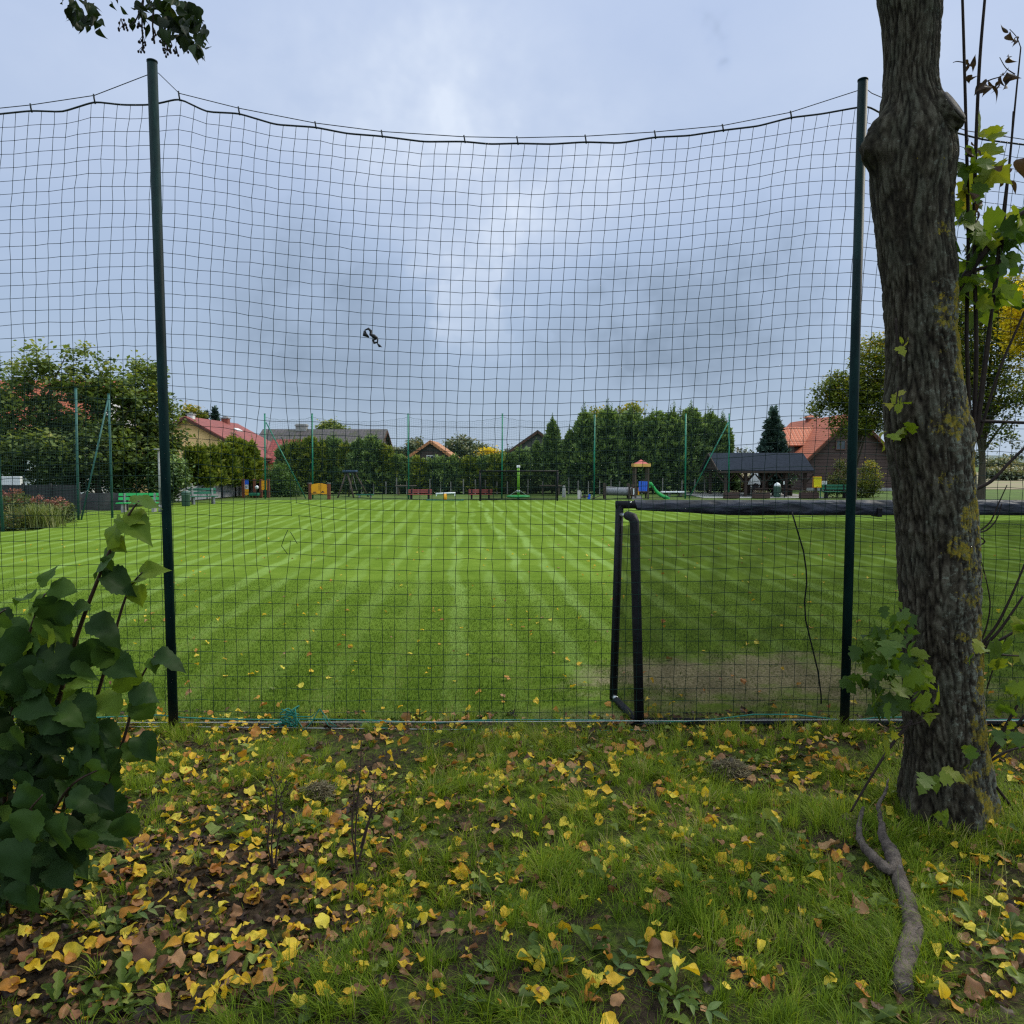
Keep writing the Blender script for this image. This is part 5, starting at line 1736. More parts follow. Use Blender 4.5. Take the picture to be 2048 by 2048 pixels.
SPRAY_V = [(0, -.10, 0), (0, .10, 0), (.55, .20, .03), (1, 0, .10), (.55, -.20, .03)]
SPRAY_F = [(0, 4, 2, 1), (4, 3, 2, 2)]


def conifer(name, label, base, h, r, n, m, cat='conifer', group=None, flat=1.0, power=.65, spray=.34, droop=.0, spikes=6, layers=0, skirt=.0, top_pow=1.0, trunk=True, bulge=0.0):
    """columnar or conical evergreen: many small sprays over an uneven surface, bare trunk at the foot"""
    base = Vector(base)
    t = thing(name, label, cat, base, group)
    u = rng.random(n) ** .85
    z = skirt + (h - skirt) * u
    a = rng.uniform(0, 2 * PI, n)
    prof_ = (1 - u) ** power * np.minimum(1, .55 + 2.5 * (u + bulge))
    seed = rng.uniform(0, 100)
    lump = np.array([noise.noise((math.cos(q) * 1.6 + seed, math.sin(q) * 1.6, zz_ * 1.1)) for q, zz_ in zip(a, z)])
    lump2 = np.array([noise.noise((math.cos(q) * 4 + seed, math.sin(q) * 4, zz_ * 3.2)) for q, zz_ in zip(a, z)])
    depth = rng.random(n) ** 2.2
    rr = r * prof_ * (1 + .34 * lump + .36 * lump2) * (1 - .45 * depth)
    z = z + .5 * lump2 * r * (u > .75) + .25 * lump * r
    if layers:
        ph = (z / h * layers + .15 * np.sin(a * 3 + seed)) % 1
        rr *= .62 + .45 * (1 - ph)
    pos = np.stack([base.x + rr * np.cos(a), base.y + flat * rr * np.sin(a), base.z + z], 1)
    out = np.stack([np.cos(a), np.sin(a), np.full(n, .55 - droop) + .5 * u], 1) + .45 * rng.normal(size=(n, 3))
    nm = np.stack([np.cos(a) * .7, np.sin(a) * .7, np.full(n, .6)], 1) + .5 * rng.normal(size=(n, 3))
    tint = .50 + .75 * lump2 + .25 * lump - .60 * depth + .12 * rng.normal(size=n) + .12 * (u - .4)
    TV = np.array(SPRAY_V); TF = np.array([(0, 4, 2, 1), (2, 4, 3, 3)])
    TF3 = np.array([(0, 4, 1), (1, 4, 2), (4, 3, 2)])
    V_, F_, tt = scatter(TV, TF3, pos, frames_dir(out, nm), spray * rng.uniform(.6, 1.35, n), np.clip(tint, 0, 1))
    # leaders sticking out of the top
    if spikes:
        ns = spikes * 26
        k = np.repeat(np.arange(spikes), 26)
        ang, rad_ = rng.uniform(0, 6.28, spikes), rng.random(spikes) * r * .55
        hh = rng.uniform(.12, .32, spikes) * min(h, 5)
        s_ = np.tile(np.linspace(0, 1, 26), spikes)
        zb = skirt + (h - skirt) * (1 - (rad_ / r) ** (1 / power)) - .1
        pos2 = np.stack([base.x + rad_[k] * np.cos(ang[k]) + .02 * rng.normal(size=ns), base.y + rad_[k] * np.sin(ang[k]), base.z + zb[k] + s_ * hh[k]], 1)
        d2 = rng.normal(size=(ns, 3)) * .55 + np.array([0, 0, .9])
        V2, F2, t2 = scatter(TV, TF3, pos2, frames_dir(d2, rng.normal(size=(ns, 3))), spray * .95 * (1.05 - s_ * .75), np.clip(.5 + .15 * rng.normal(size=ns), 0, 1))
        F_ = np.concatenate([F_, F2 + len(V_)]); V_ = np.concatenate([V_, V2]); tt = np.concatenate([tt, t2])
    npmesh('crown', V_, F_, m, t, tint=tt)
    if trunk:
        MB().tube([base - Vector((0, 0, .1)), base + Vector((.02, 0, h * .5)), base + Vector((0, 0, h * .93))], [.10, .07, .02], 7).build('trunk', m_trunk, t, True)
    return t


# ------------------------------------------------------------------ left side: trees, fence, benches, flower bed
broadleaf('ash_tree', 'large loose green tree at the far left picture edge behind the flower bed', 'tree', (X(40, 42), 42, 0), [lob(40, 800, 42, 60, 80), lob(78, 722, 42, 46, 46), lob(62, 672, 42, 24, 26), lob(112, 668, 42, 22, 22), lob(20, 705, 42, 24, 26), lob(-30, 800, 42, 60, 90), lob(60, 860, 41, 80, 50)], 250, 46, .27, m_mid, spread=.46, trunk_r=.24)
broadleaf('ash_tree', 'tallest leafy tree of the left group, behind the braced net pole', 'tree', (X(185, 43), 43, 0), [lob(172, 726, 43, 48, 44), lob(140, 775, 43, 60, 66), lob(222, 755, 43, 40, 50), lob(152, 676, 43, 22, 24), lob(196, 684, 43, 24, 26), lob(250, 712, 43, 20, 24), lob(175, 850, 42.5, 95, 55)], 260, 46, .27, m_mid, spread=.46, trunk_r=.24)
broadleaf('ash_tree', 'green tree of the left group standing right behind the left near pole', 'tree', (X(285, 45), 45, 0), [lob(270, 745, 45, 48, 62), lob(300, 800, 45, 38, 60), lob(260, 850, 44.5, 70, 55), lob(308, 870, 45, 36, 50)], 200, 46, .27, m_mid, spread=.5, trunk_r=.2)
for (x_, y_, w_h, hh, lb) in [(120, 905, 60, 34, 'dark leafy shrub under the left trees behind the dark fence'), (230, 900, 50, 38, 'dark leafy shrub behind the bright green bench'), (315, 900, 32, 45, 'dark leafy shrub beside the grey lamp post')]:
    broadleaf('shrub', lb, 'shrub', (X(x_, 43.5), 43.5, 0), [lob(x_, y_, 43.5, w_h, hh, 1.0)], 110, 44, .18, m_thuja, spread=.4, trunk_r=.05, nlimb=3)

m_render = mat('white rendered wall', (.66, .66, .65), (.56, .56, .56), scale=1.2, rough=.9)
m_orange = tiles('orange clay tiles', (.42, .095, .035), (.30, .062, .028), .30, .20)
m_red = tiles('red clay tiles', (.27, .066, .050), (.19, .045, .037), .32, .17, axis='YZ')
m_dkroof = tiles('mossy grey roof slates', (.095, .075, .075), (.055, .045, .048), .36, .2, moss=(.055, .052, .022))
m_glass = mat('dark window glass', (.03, .04, .05), (.05, .065, .08), scale=2, rough=.12, spec=.6)
m_frame = mat('white window frame', (.70, .70, .68), scale=4, rough=.5)
m_brownwood = mat('brown stained wood', (.085, .035, .020), (.055, .023, .014), scale=9, rough=.7, stretch=(1, 1, .2))
m_brick = mat('red brick', (.23, .065, .045), (.17, .05, .036), scale=16, rough=.9, bump=.4)
m_conc = mat('grey concrete', (.30, .30, .29), (.20, .20, .195), scale=3, rough=.9, bump=.3)


def window(parent, c, w, h, facing='y', panes=2, fr=m_frame):
    """frame standing proud of the wall, glass inside it"""
    x, y, z = c
    ax = (lambda a, d, u_: (x + a, y + d, z + u_)) if facing == 'y' else (lambda a, d, u_: (x + d, y + a, z + u_))
    sz = (lambda a, d, u_: (a, d, u_)) if facing == 'y' else (lambda a, d, u_: (d, a, u_))
    mb = MB()
    for s_ in (-1, 1):
        mb.box(ax(s_ * (w / 2 - .04), -.02, 0), sz(.08, .1, h))
        mb.box(ax(0, -.02, s_ * (h / 2 - .04)), sz(w - .16, .1, .08))
    for k in range(1, panes):
        mb.box(ax(-w / 2 + w * k / panes, -.02, 0), sz(.06, .08, h - .16))
    f = mb.build('window', fr, parent)
    MB().box(ax(0, .0, 0), sz(w - .1, .03, h - .1)).build('pane', m_glass, f)
    return f


def gable_house(name, label, x0, x1, y0, y1, ze, zr, m_wall, m_roof, axis='y', over=.35, thick=.14, cat='house', group=None, m_verge=None):
    """axis: direction of the ridge"""
    t = thing(name, label, cat, ((x0 + x1) / 2, (y0 + y1) / 2, 0), group)
    w = MB()
    if axis == 'y':
        xm = (x0 + x1) / 2
        w.prism([(x0, y0, -.1), (x1, y0, -.1), (x1, y0, ze), (xm, y0, zr - .05), (x0, y0, ze)], (0, y1 - y0, 0))
        sl = (zr - ze) / (xm - x0)
        quads = [[(x0 - over, y0 - over, ze - over * sl + .03), (x0 - over, y1 + over, ze - over * sl + .03), (xm, y1 + over, zr + .03), (xm, y0 - over, zr + .03)],
                 [(xm, y0 - over, zr + .03), (xm, y1 + over, zr + .03), (x1 + over, y1 + over, ze - over * sl + .03), (x1 + over, y0 - over, ze - over * sl + .03)]]
        ridge = [(xm, y0 - over, zr + .09), (xm, y1 + over, zr + .09)]
        barge = [[(x0 - over, y0 - over - .03, ze - over * sl - .02), (xm, y0 - over - .03, zr - .02)], [(xm, y0 - over - .03, zr - .02), (x1 + over, y0 - over - .03, ze - over * sl - .02)]]
    else:
        ym = (y0 + y1) / 2
        w.prism([(x0, y0, -.1), (x0, y1, -.1), (x0, y1, ze), (x0, ym, zr - .05), (x0, y0, ze)], (x1 - x0, 0, 0))
        sl = (zr - ze) / (ym - y0)
        quads = [[(x0 - over, y0 - over, ze - over * sl + .03), (x0 - over, ym, zr + .03), (x1 + over, ym, zr + .03), (x1 + over, y0 - over, ze - over * sl + .03)],
                 [(x0 - over, ym, zr + .03), (x0 - over, y1 + over, ze - over * sl + .03), (x1 + over, y1 + over, ze - over * sl + .03), (x1 + over, ym, zr + .03)]]
        ridge = [(x0 - over, ym, zr + .09), (x1 + over, ym, zr + .09)]
        barge = []
        for xx_ in (x0 - over - .03, x1 + over + .03):
            barge += [[(xx_, y0 - over, ze - over * sl - .02), (xx_, ym, zr - .02)], [(xx_, ym, zr - .02), (xx_, y1 + over, ze - over * sl - .02)]]
    w.build('wall', m_wall, t)
    rf = MB()
    for q in quads:
        n_ = (Vector(q[1]) - Vector(q[0])).cross(Vector(q[3]) - Vector(q[0]))
        rf.slab(q if n_.z > 0 else q[::-1], thick)
    r_ = rf.build('roof', m_roof, t)
    MB().tube(ridge, .10, 8).build('ridge_cap', m_roof, r_, True)
    bb_ = MB()
    for a, b_ in barge:
        bb_.bar(a, b_, .05, .2)
    bb_.build('barge_board', m_verge or m_brownwood, r_)
    return t, r_


def chimney(parent, x, y, z0, z1, w, m, cap=m_conc, name='chimney'):
    c = MB().box((x, y, (z0 + z1) / 2), (w, w, z1 - z0)).build(name, m, parent)
    return MB().box((x, y, z1 + .05), (w + .14, w + .14, .10)).box((x, y, z1 + .17), (w * .5, w * .5, .14)).build('chimney_cap', cap, parent)


# pale house hidden behind the left trees
hx0, hx1 = X(-150, 60), X(215, 60)
t, r_ = gable_house('house', 'white house with orange tiled roof glimpsed through the left trees', hx0, hx1, 56, 66, Z(810, 58), Z(722, 61), m_render, m_orange, 'x')
for a in (-20, 40, 110, 170):
    window(t, (X(a, 56), 55.95, 1.9), 1.3, 1.4)
    window(t, (X(a, 56), 55.95, 4.4), 1.3, 1.3)
# dark board fence with a white wall behind
m_fence = boards('black stained boards', (.020, .020, .024), (.035, .034, .038), .16, 'X')
fence = thing('board_fence', 'low black board fence behind the reddish flower bed', 'fence', (X(60, 36), 36, 0))
MB().span(X(-60, 36), X(150, 36), 35.96, 36.0, .08, Z(915, 36)).build('board_panel', m_fence, fence)
for a in (-60, -8, 45, 97, 150):
    MB().span(X(a, 36) - .05, X(a, 36) + .05, 35.85, 35.95, 0, Z(912, 36)).build('post', m_fence, fence)
fence = thing('woven_screen', 'dark grey woven screen on the ground left of the bright green bench', 'screen', (X(185, 38), 38, 0))
m_woven = boards('grey woven screen', (.045, .043, .048), (.075, .072, .078), .07, 'Z')
vs, fs = sheet(lambda u_, v_: Vector((X(146 + 92 * u_, 38), 38 + .25 * math.sin(u_ * PI * 3), .02 + (Z(930, 38) - .02) * v_ * (1 - .10 * (2 * u_ - 1) ** 4))), 30, 4)
MB().add(vs, fs).build('screen_panel', m_woven, fence, True)
for a in (147, 190, 237):
    MB().tube([(X(a, 38), 38.12, 0), (X(a, 38), 38.12, Z(929, 38))], .035, 7).build('post', m_woven, fence)
wall_ = MB().span(X(-20, 37.5), X(40, 37.5), 37.4, 37.6, .6, Z(899, 37.5))
wl = thing('garden_awning', 'white rectangular panel above the black fence at the far left', 'panel', (X(10, 37.5), 37.5, 0))
wall_.build('panel', m_render, wl)
for a in (-18, 10, 38):
    MB().span(X(a, 37.5) - .03, X(a, 37.5) + .03, 37.45, 37.55, 0, .61).build('leg', m_fence, wl)

# lamp post
lp_ = thing('lamp_post', 'slim grey lamp post beside the bright green bench', 'lamp post', G(303, 966))
gl_ = G(303, 966)
MB().tube([gl_, (gl_.x, gl_.y, Z(850, gl_.y))], [.065, .05], 10).build('pole', m_conc, lp_, True)
MB().tube([(gl_.x, gl_.y, -.02), (gl_.x, gl_.y, .35)], .10, 10).build('base', m_conc, lp_, True)
MB().box((gl_.x, gl_.y - .1, Z(848, gl_.y)), (.16, .5, .08)).build('lamp_head', m_conc, lp_)

m_bgreen = mat('glossy green painted plank', (.02, .42, .10), (.025, .34, .085), scale=6, rough=.45, stretch=(.3, 1, 1))
m_bteal = mat('dull green painted plank', (.015, .14, .075), (.012, .11, .06), scale=6, rough=.55, stretch=(.3, 1, 1))


def bench(label, at, w, rz, m, m_leg, group=None):
    t = thing('park_bench', label, 'bench', (0, 0, 0), group)
    for k, y_ in enumerate((-.16, 0, .16)):
        MB().box((0, y_ - .04, .45), (w, .13, .045)).build('seat_plank', m, t)
    for k, (y_, z_) in enumerate(((.17, .66), (.22, .86))):
        MB().box((0, y_ + .02, z_), (w, .04, .14), mtx=Matrix.Rotation(-.2, 3, 'X')).build('backrest_plank', m, t)
    for s_ in (-1, 1):
        MB().prism([(s_ * w * .36 - .05, -.24, 0), (s_ * w * .36 - .05, .30, 0), (s_ * w * .36 - .05, .24, .42), (s_ * w * .36 - .05, .27, .92), (s_ * w * .36 - .05, .20, .92), (s_ * w * .36 - .05, .13, .425), (s_ * w * .36 - .05, -.2, .425)], (.1, 0, 0)).build('leg', m_leg, t)
    t.location = at
    t.rotation_euler = (0, 0, rz)
    return t


g = G(262, 966)
bench('bright green plank bench on concrete legs behind the hazel leaves', g, 1.95, .18, m_bgreen, m_conc)
g = G(384, 951)
bench('dull green plank bench on concrete legs beside the round bin', g, 1.55, .62, m_bteal, m_conc)
g = G(351, 955)
bn = thing('litter_bin', 'round grey green litter bin beside the dull green bench', 'bin', g)
m_bin = mat('grey green bin', (.045, .095, .070), (.035, .075, .055), scale=5, rough=.6)
MB().lathe([(.19, 0), (.22, .05), (.23, .62), (.25, .65), (.25, .70), (.21, .70)], g, 16).build('body', m_bin, bn, True)
MB().lathe([(.25, .705), (.22, .80), (.10, .85), (.02, .86)], g, 16).build('lid', m_bin, bn, True)

# flower bed
m_flower = leaf('faded pink flower', [(0, (.16, .045, .04)), (.5, (.36, .13, .10)), (1, (.46, .26, .20))], trans=.25)
m_bed = leaf('flower bed leaf', [(0, (.015, .03, .008)), (.4, (.06, .09, .02)), (.75, (.13, .15, .03)), (1, (.20, .12, .04))], trans=.3)
m_bedy = leaf('ornamental grass blade', [(0, (.06, .10, .02)), (.6, (.20, .24, .06)), (1, (.34, .32, .14))], trans=.3)
for (x_, y_, Y_, wx_, hy_, lb) in [(30, 955, 30, 44, 26, 'hydrangea bush with faded red flower heads at the left edge'), (98, 968, 30.5, 36, 26, 'hydrangea bush with pinkish flower heads beside the green net pole'), (25, 985, 28, 40, 16, 'low yellowish leafy plant at the front left of the flower bed')]:
    t = broadleaf('hydrangea_bush', lb, 'bush', (X(x_, Y_), Y_, 0), [lob(x_, y_, Y_, wx_, hy_, .8), lob(x_, y_ + 14, Y_, wx_ * 1.1, 16, .8)], 90, 44, .10, m_bed, spread=.2, trunk_r=.02, nlimb=4)
    if y_ < 980:
        for _ in range(11):
            q = P(x_ + rng.uniform(-1, 1) * wx_ * .9, y_ - hy_ * rng.uniform(.0, 1.15), Y_ - .4)
            N = 60
            pos = np.array(q)[None] + rng.normal(size=(N, 3)) * np.array([.06, .05, .052])
            V_, F_, tt = scatter(LEAF2_V, LEAF2_F, pos, frames(rot_rand(N, .2), rng.uniform(0, 6.28, N)), rng.uniform(.05, .09, N), np.clip(rng.normal(.45, .25, N), 0, 1))
            npmesh('flower_head', V_, F_, m_flower, t, tint=tt)
gp = thing('ornamental_grass', 'clump of pale arching ornamental grass in the flower bed', 'grass clump', (X(70, 28.5), 28.5, 0))
N = 900
a = rng.uniform(0, 6.28, N)
o = blades('blade_clump', np.stack([X(70, 28.5) + .5 * rng.normal(size=N) * .8, 28.5 + .25 * rng.normal(size=N), np.zeros(N)], 1), rng.uniform(.5, 1.05, N), rng.uniform(.012, .022, N), rng.uniform(.3, 1.3, N), rng.random(N), m_bedy)
del o['kind']
o.parent = gp
o.location = tuple(-v_ for v_ in gp.location)

# hedge and wall in front of the yellow house
m_greyw = boards('grey concrete fence panels', (.24, .245, .26), (.33, .335, .35), 1.6, 'X', gap=.03)
gw = thing('concrete_fence', 'low grey concrete panel fence under the hedge by the yellow house', 'fence', (X(420, 52), 52, 0))
a0, a1 = Vector((X(330, 47), 47, 0)), Vector((X(468, 56.5), 56.5, 0))
MB().slab([a0, a1, a1 + Vector((0, 0, 1.35)), a0 + Vector((0, 0, .75))], -.1).build('panel', m_greyw, gw)
for s_ in (0, .2, .4, .6, .8, 1):
    q = a0.lerp(a1, s_)
    MB().span(q.x - .07, q.x + .07, q.y - .17, q.y - .06, 0, 1.0 + .45 * s_).build('post', m_goal if s_ > .5 else m_conc, gw)
for (x_, yt, Y_, wd, lb, mm) in [(352, 850, 49, 26, 'dark green clipped conifer at the left end of the yellow house hedge', m_thuja2), (378, 850, 50.5, 26, 'second conifer from the left in the hedge by the yellow house', m_thuja2), (405, 847, 52, 27, 'middle yellow green conifer of the hedge by the yellow house', m_thuja2), (430, 834, 53.5, 27, 'tallest yellow green conifer of the hedge by the yellow house', m_thuja2), (455, 842, 55, 22, 'yellow green conifer at the right end of the yellow house hedge', m_thuja2)]:
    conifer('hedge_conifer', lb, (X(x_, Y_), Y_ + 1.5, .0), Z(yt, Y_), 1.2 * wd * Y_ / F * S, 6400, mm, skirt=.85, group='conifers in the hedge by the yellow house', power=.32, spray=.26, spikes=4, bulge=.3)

# ------------------------------------------------------------------ yellow house
m_yel = mat('warm yellow render', (.80, .52, .24), (.72, .46, .21), scale=1.5, rough=.9)
xm = X(355.5, 62) ; zr = 6.05
yh, yr = gable_house('house', 'yellow house with red tiled roof behind the hedge on the left', xm - 5.6, xm + 5.6, 62, 73, 2.95, zr, m_yel, m_red, 'y', over=.45)
window(yh, (xm - 2.0, 61.95, 1.6), 1.4, 1.3)
window(yh, (xm + 2.4, 61.95, 1.6), 1.4, 1.3)
chimney(yr, xm + .15, 70, 5.6, Z(790, 70), .62, m_brick)
chimney(yr, xm + .1, 62.6, 5.8, Z(783, 62.6), .5, m_render)
MB().box((X(450, 66), 66.3, Z(811, 66)), (.5, 1.2, .08), mtx=Matrix.Rotation(.54, 3, 'Y')).build('skylight', m_frame, yr)
gut = MB().tube([(xm + 6.05, 61.5, 2.62), (xm + 6.05, 73.4, 2.62)], .07, 8).tube([(xm + 5.9, 61.6, 2.6), (xm + 5.68, 61.7, 2.2), (xm + 5.68, 61.7, 0)], .05, 8)
gut.build('gutter', m_brownwood, yh)
# side wing with its own small roof
ww, wr = gable_house('house_wing', 'low side wing of the yellow house with patterned red roof', xm + 5.7, xm + 8.6, 64.5, 69.5, 2.5, Z(833, 67), m_yel, tiles('red patterned tiles', (.30, .05, .04), (.21, .036, .03), .34, .20), 'x', over=.3)
window(ww, (xm + 7.6, 64.45, 1.7), .9, 1.1)
pk = thing('picket_fence', 'brown picket balustrade on the wall beside the yellow house', 'fence', (X(487, 58.5), 58.5, 0))
MB().span(X(466, 58.5), X(505, 58.5), 58.6, 58.9, -.05, Z(906, 58.5)).build('base_wall', m_conc, pk)
for k in range(13):
    x_ = X(469 + 2.85 * k, 58.5)
    MB().span(x_ - .035, x_ + .035, 58.5, 58.54, Z(905, 58.5), Z(884, 58.5)).build('picket', m_brownwood, pk)
for z_ in (888, 901):
    MB().span(X(468, 58.5), X(505, 58.5), 58.55, 58.59, Z(z_, 58.5) - .05, Z(z_, 58.5) + .05).build('rail', m_brownwood, pk)
window(ww, (X(495, 64.4), 64.43, 1.35), .8, 1.9, panes=1)

# info boards with orange and blue panels
m_org = mat('orange panel', (.80, .36, .012), (.72, .31, .012), scale=3, rough=.45)
m_blue = mat('blue panel', (.03, .12, .62), (.025, .10, .52), scale=3, rough=.45)
m_post = mat('red brown timber post', (.16, .050, .025), (.11, .035, .018), scale=8, rough=.75, stretch=(1, 1, .2))
m_white = mat('white paint', (.72, .73, .74), (.62, .63, .64), scale=5, rough=.5)
m_ink = mat('dark print', (.03, .03, .035), scale=5, rough=.7)
Y_ = 53.5
t = thing('activity_board', 'narrow play board with blue top and orange foot on a red brown post', 'play board', (X(462, Y_), Y_, 0))
for a in (458.5, 480):
    MB().span(X(a, Y_) - .09, X(a, Y_) + .09, Y_ - .09, Y_ + .09, -.05, Z(904, Y_)).build('post', m_post, t)
MB().span(X(462.5, Y_), X(469.5, Y_), Y_ - .12, Y_ - .09, Z(914, Y_), Z(905, Y_)).build('panel', m_blue, t)
MB().span(X(462.5, Y_), X(469.5, Y_), Y_ - .12, Y_ - .09, Z(934, Y_), Z(923, Y_)).build('panel', m_org, t)
pn = MB().span(X(462.5, Y_), X(469, Y_), Y_ - .11, Y_ - .085, Z(922.5, Y_), Z(914.5, Y_)).build('panel', m_white, t)
gm = MB()
for k in range(3):
    gm.span(X(463.5 + k * 1.6, Y_), X(464.3 + k * 1.6, Y_), Y_ - .125, Y_ - .112, Z(921.5 - k, Y_), Z(916, Y_))
gm.build('markings', m_ink, pn)
t = thing('activity_board', 'narrow play board with three orange panels beside the far net corner pole', 'play board', (X(495, Y_), Y_, 0))
for a in (492, 506):
    MB().span(X(a, Y_) - .09, X(a, Y_) + .09, Y_ - .09, Y_ + .09, -.05, Z(904, Y_)).build('post', m_post, t)
for k in range(3):
    MB().span(X(494, Y_), X(504, Y_), Y_ - .12, Y_ - .09, Z(911.5 + k * 6.3, Y_), Z(905.8 + k * 6.3, Y_)).build('panel', m_org, t)
gt = thing('metal_gate', 'dark grey gate in the wall between the two narrow play boards', 'gate', (X(481, 57), 57, 0))
MB().span(X(471, 57), X(478, 57), 57, 57.06, .05, Z(897, 57)).build('gate_leaf', m_conc, gt)
MB().span(X(480, 57), X(487, 57), 57, 57.06, .05, Z(899, 57)).build('gate_leaf', m_goal, gt)
for a in (470, 479, 489):
    MB().span(X(a, 57) - .06, X(a, 57) + .06, 56.92, 57.04, 0, Z(895, 57)).build('gate_post', m_goal, gt)
rc = thing('play_platform', 'dark green low play platform with a white knob before the gate', 'play platform', (X(481, 53), 53, 0))
MB().span(X(471, 53), X(488, 53), 52.7, 53.3, .12, .30).build('platform', m_bteal, rc)
for a in (473, 486):
    MB().tube([(X(a, 53), 53, -.02), (X(a, 53), 53, .15)], .06, 8).build('leg', m_goal, rc)
MB().tube([(X(484, 53), 53, .25), (X(484, 53), 53, .6)], .025, 8).build('stem', m_goal, rc)
MB().lathe([(.02, 0), (.12, .08), (.13, .2), (.04, .28)], (X(484, 53), 53, .55), 12).build('knob', m_white, rc, True)

# ------------------------------------------------------------------ houses behind the hedge
xa, xb = X(505.5, 82), X(724, 82)
t, r_ = gable_house('farm_house', 'long old house with mossy dark roof and wide grey chimney', xa, xb, 77, 87, Z(857, 77), Z(813, 82), mat('grey plaster', (.28, .26, .25), (.2, .19, .18), scale=2, rough=.9), m_dkroof, 'x', over=.45)
MB().box((X(571, 82), 82, Z(811, 82)), (1.15, .8, 1.3)).build('chimney', m_conc, r_)
MB().box((X(571, 82), 82, Z(805, 82) + .12), (1.3, .95, .14)).build('chimney_cap', m_conc, r_)
for a in (560, 600, 640, 690):
    window(t, (X(a, 77), 76.95, 2.2), 1.2, 1.2)
m_tan = tiles('pale orange tiles', (.50, .22, .09), (.40, .17, .07), .3, .2)
m_dkboard = boards('dark brown boards', (.045, .030, .026), (.065, .045, .04), .2, 'Z')
t, r_ = gable_house('barn', 'small dark timber barn gable with pale orange roof edges above the hedge', X(773, 78), X(852, 78), 78, 86, Z(862, 78), Z(834, 78), m_dkboard, m_tan, 'y', over=.3, cat='barn', m_verge=m_tan)
window(t, ((X(773, 78) + X(852, 78)) / 2, 77.95, 2.8), .8, .8)
t, r_ = gable_house('barn', 'grey gable with a white drain pipe left of the tall conifers', X(953, 76), X(1075, 76), 76, 88, Z(858, 76), Z(815, 76), mat('dark grey render', (.09, .085, .085), (.07, .065, .065), scale=2, rough=.9), m_dkroof, 'y', over=.3, cat='barn')
MB().tube([(X(977, 75.9), 75.85, 0), (X(977, 75.9), 75.85, Z(838, 76))], .06, 8).build('drain_pipe', m_white, t)
t, r_ = gable_house('cottage', 'tiny far white cottage with grey roof above the hedge centre', X(948, 150), X(968, 150), 150, 156, Z(915 / S, 150), Z(905 / S, 150), m_render, m_dkroof, 'x', over=.3)
window(t, (X(963, 150), 149.9, 2.2), 1, 1)

broadleaf('round_tree', 'round dark green tree top behind the mossy roof', 'tree', (X(627, 95), 95, 0), [lob(627, 815, 95, 26, 17), lob(627, 830, 95, 28, 14)], 110, 40, .34, m_mid, spread=.6, trunk_r=.2, nlimb=3)
broadleaf('autumn_tree', 'rusty brown tree behind the left end of the yellow house', 'tree', (X(365, 90), 90, 0), [lob(364, 785, 90, 20, 16), lob(372, 810, 90, 18, 20)], 70, 40, .34, m_oak, spread=.6, trunk_r=.2, nlimb=3)
conifer('spruce_tree', 'slim dark spruce tip above the yellow house roof by the chimney', (X(409, 92), 92, 0), Z(775, 92), 1.3, 2200, m_spruce, 'tree', power=.8, spray=.45, layers=9, spikes=1)
conifer('spruce_tree', 'tiny spruce tip beside the rusty brown tree', (X(392, 92), 92, 0), Z(779, 92), .9, 1500, m_spruce, 'tree', power=.9, spray=.4, layers=9, spikes=1)
for (x_, y_, Y_, wx_, hy_, mm, lb) in [(784, 850, 110, 20, 18, m_dist, 'light green far tree left of the small barn'), (868, 850, 100, 30, 26, m_dist, 'light green feathery tree right of the small barn'), (905, 856, 120, 17, 20, m_dist, 'narrow grey green far tree above the hedge centre'), (920, 862, 105, 20, 12, m_gold, 'golden far bush above the hedge centre'), (845, 862, 100, 14, 12, m_dist, 'dark little far tree close behind the small barn'), (745, 862, 110, 20, 14, m_dist, 'far bush between the old house and the small barn'), (1000, 858, 105, 16, 16, m_dist, 'far tree behind the grey gable')]:
    broadleaf('far_tree', lb, 'tree', (X(x_, Y_), Y_, 0), [lob(x_, y_, Y_, wx_, hy_), lob(x_ + wx_ * .4, y_ + hy_ * .6, Y_, wx_ * .8, hy_ * .8), lob(x_ - wx_ * .4, y_ + hy_ * .7, Y_, wx_ * .7, hy_ * .7)], 120, 30, .40, mm, spread=.6, trunk_r=.15, nlimb=4)

# ------------------------------------------------------------------ hedge of conifers behind the playground
hedge = [(541, 848, 24), (562, 842, 25), (585, 834, 26), (608, 842, 26), (632, 836, 27), (655, 846, 26), (678, 840, 28), (702, 836, 28), (724, 850, 26), (748, 866, 26), (771, 872, 25), (794, 874, 26), (818, 873, 26), (842, 872, 26), (866, 872, 26), (890, 870, 26), (914, 869, 26), (938, 866, 26), (962, 864, 26), (984, 858, 24)]
wherew = ['first conifer of the long hedge, beside the corner pole brace', 'hedge conifer right of the brace of the far corner pole', 'hedge conifer straight behind the orange board', 'hedge conifer above the right end of the orange board', 'hedge conifer left of the wooden swing', 'hedge conifer behind the wooden swing', 'hedge conifer right behind the swing beam', 'tall pointed hedge conifer before the right end of the mossy roof',
          'hedge conifer sloping down right of the mossy roof', 'low hedge conifer just left of the far net pole by the red bench', 'hedge conifer straight behind the left red bench', 'hedge conifer below the left eave of the small barn', 'hedge conifer in front of the small barn gable', 'hedge conifer behind the seesaw table', 'hedge conifer between seesaw and right red bench', 'hedge conifer behind the right red bench', 'hedge conifer behind the left post of the far goal', 'hedge conifer under the tiny white cottage', 'hedge conifer below the grey gable', 'hedge conifer at the foot of the tall conifers']
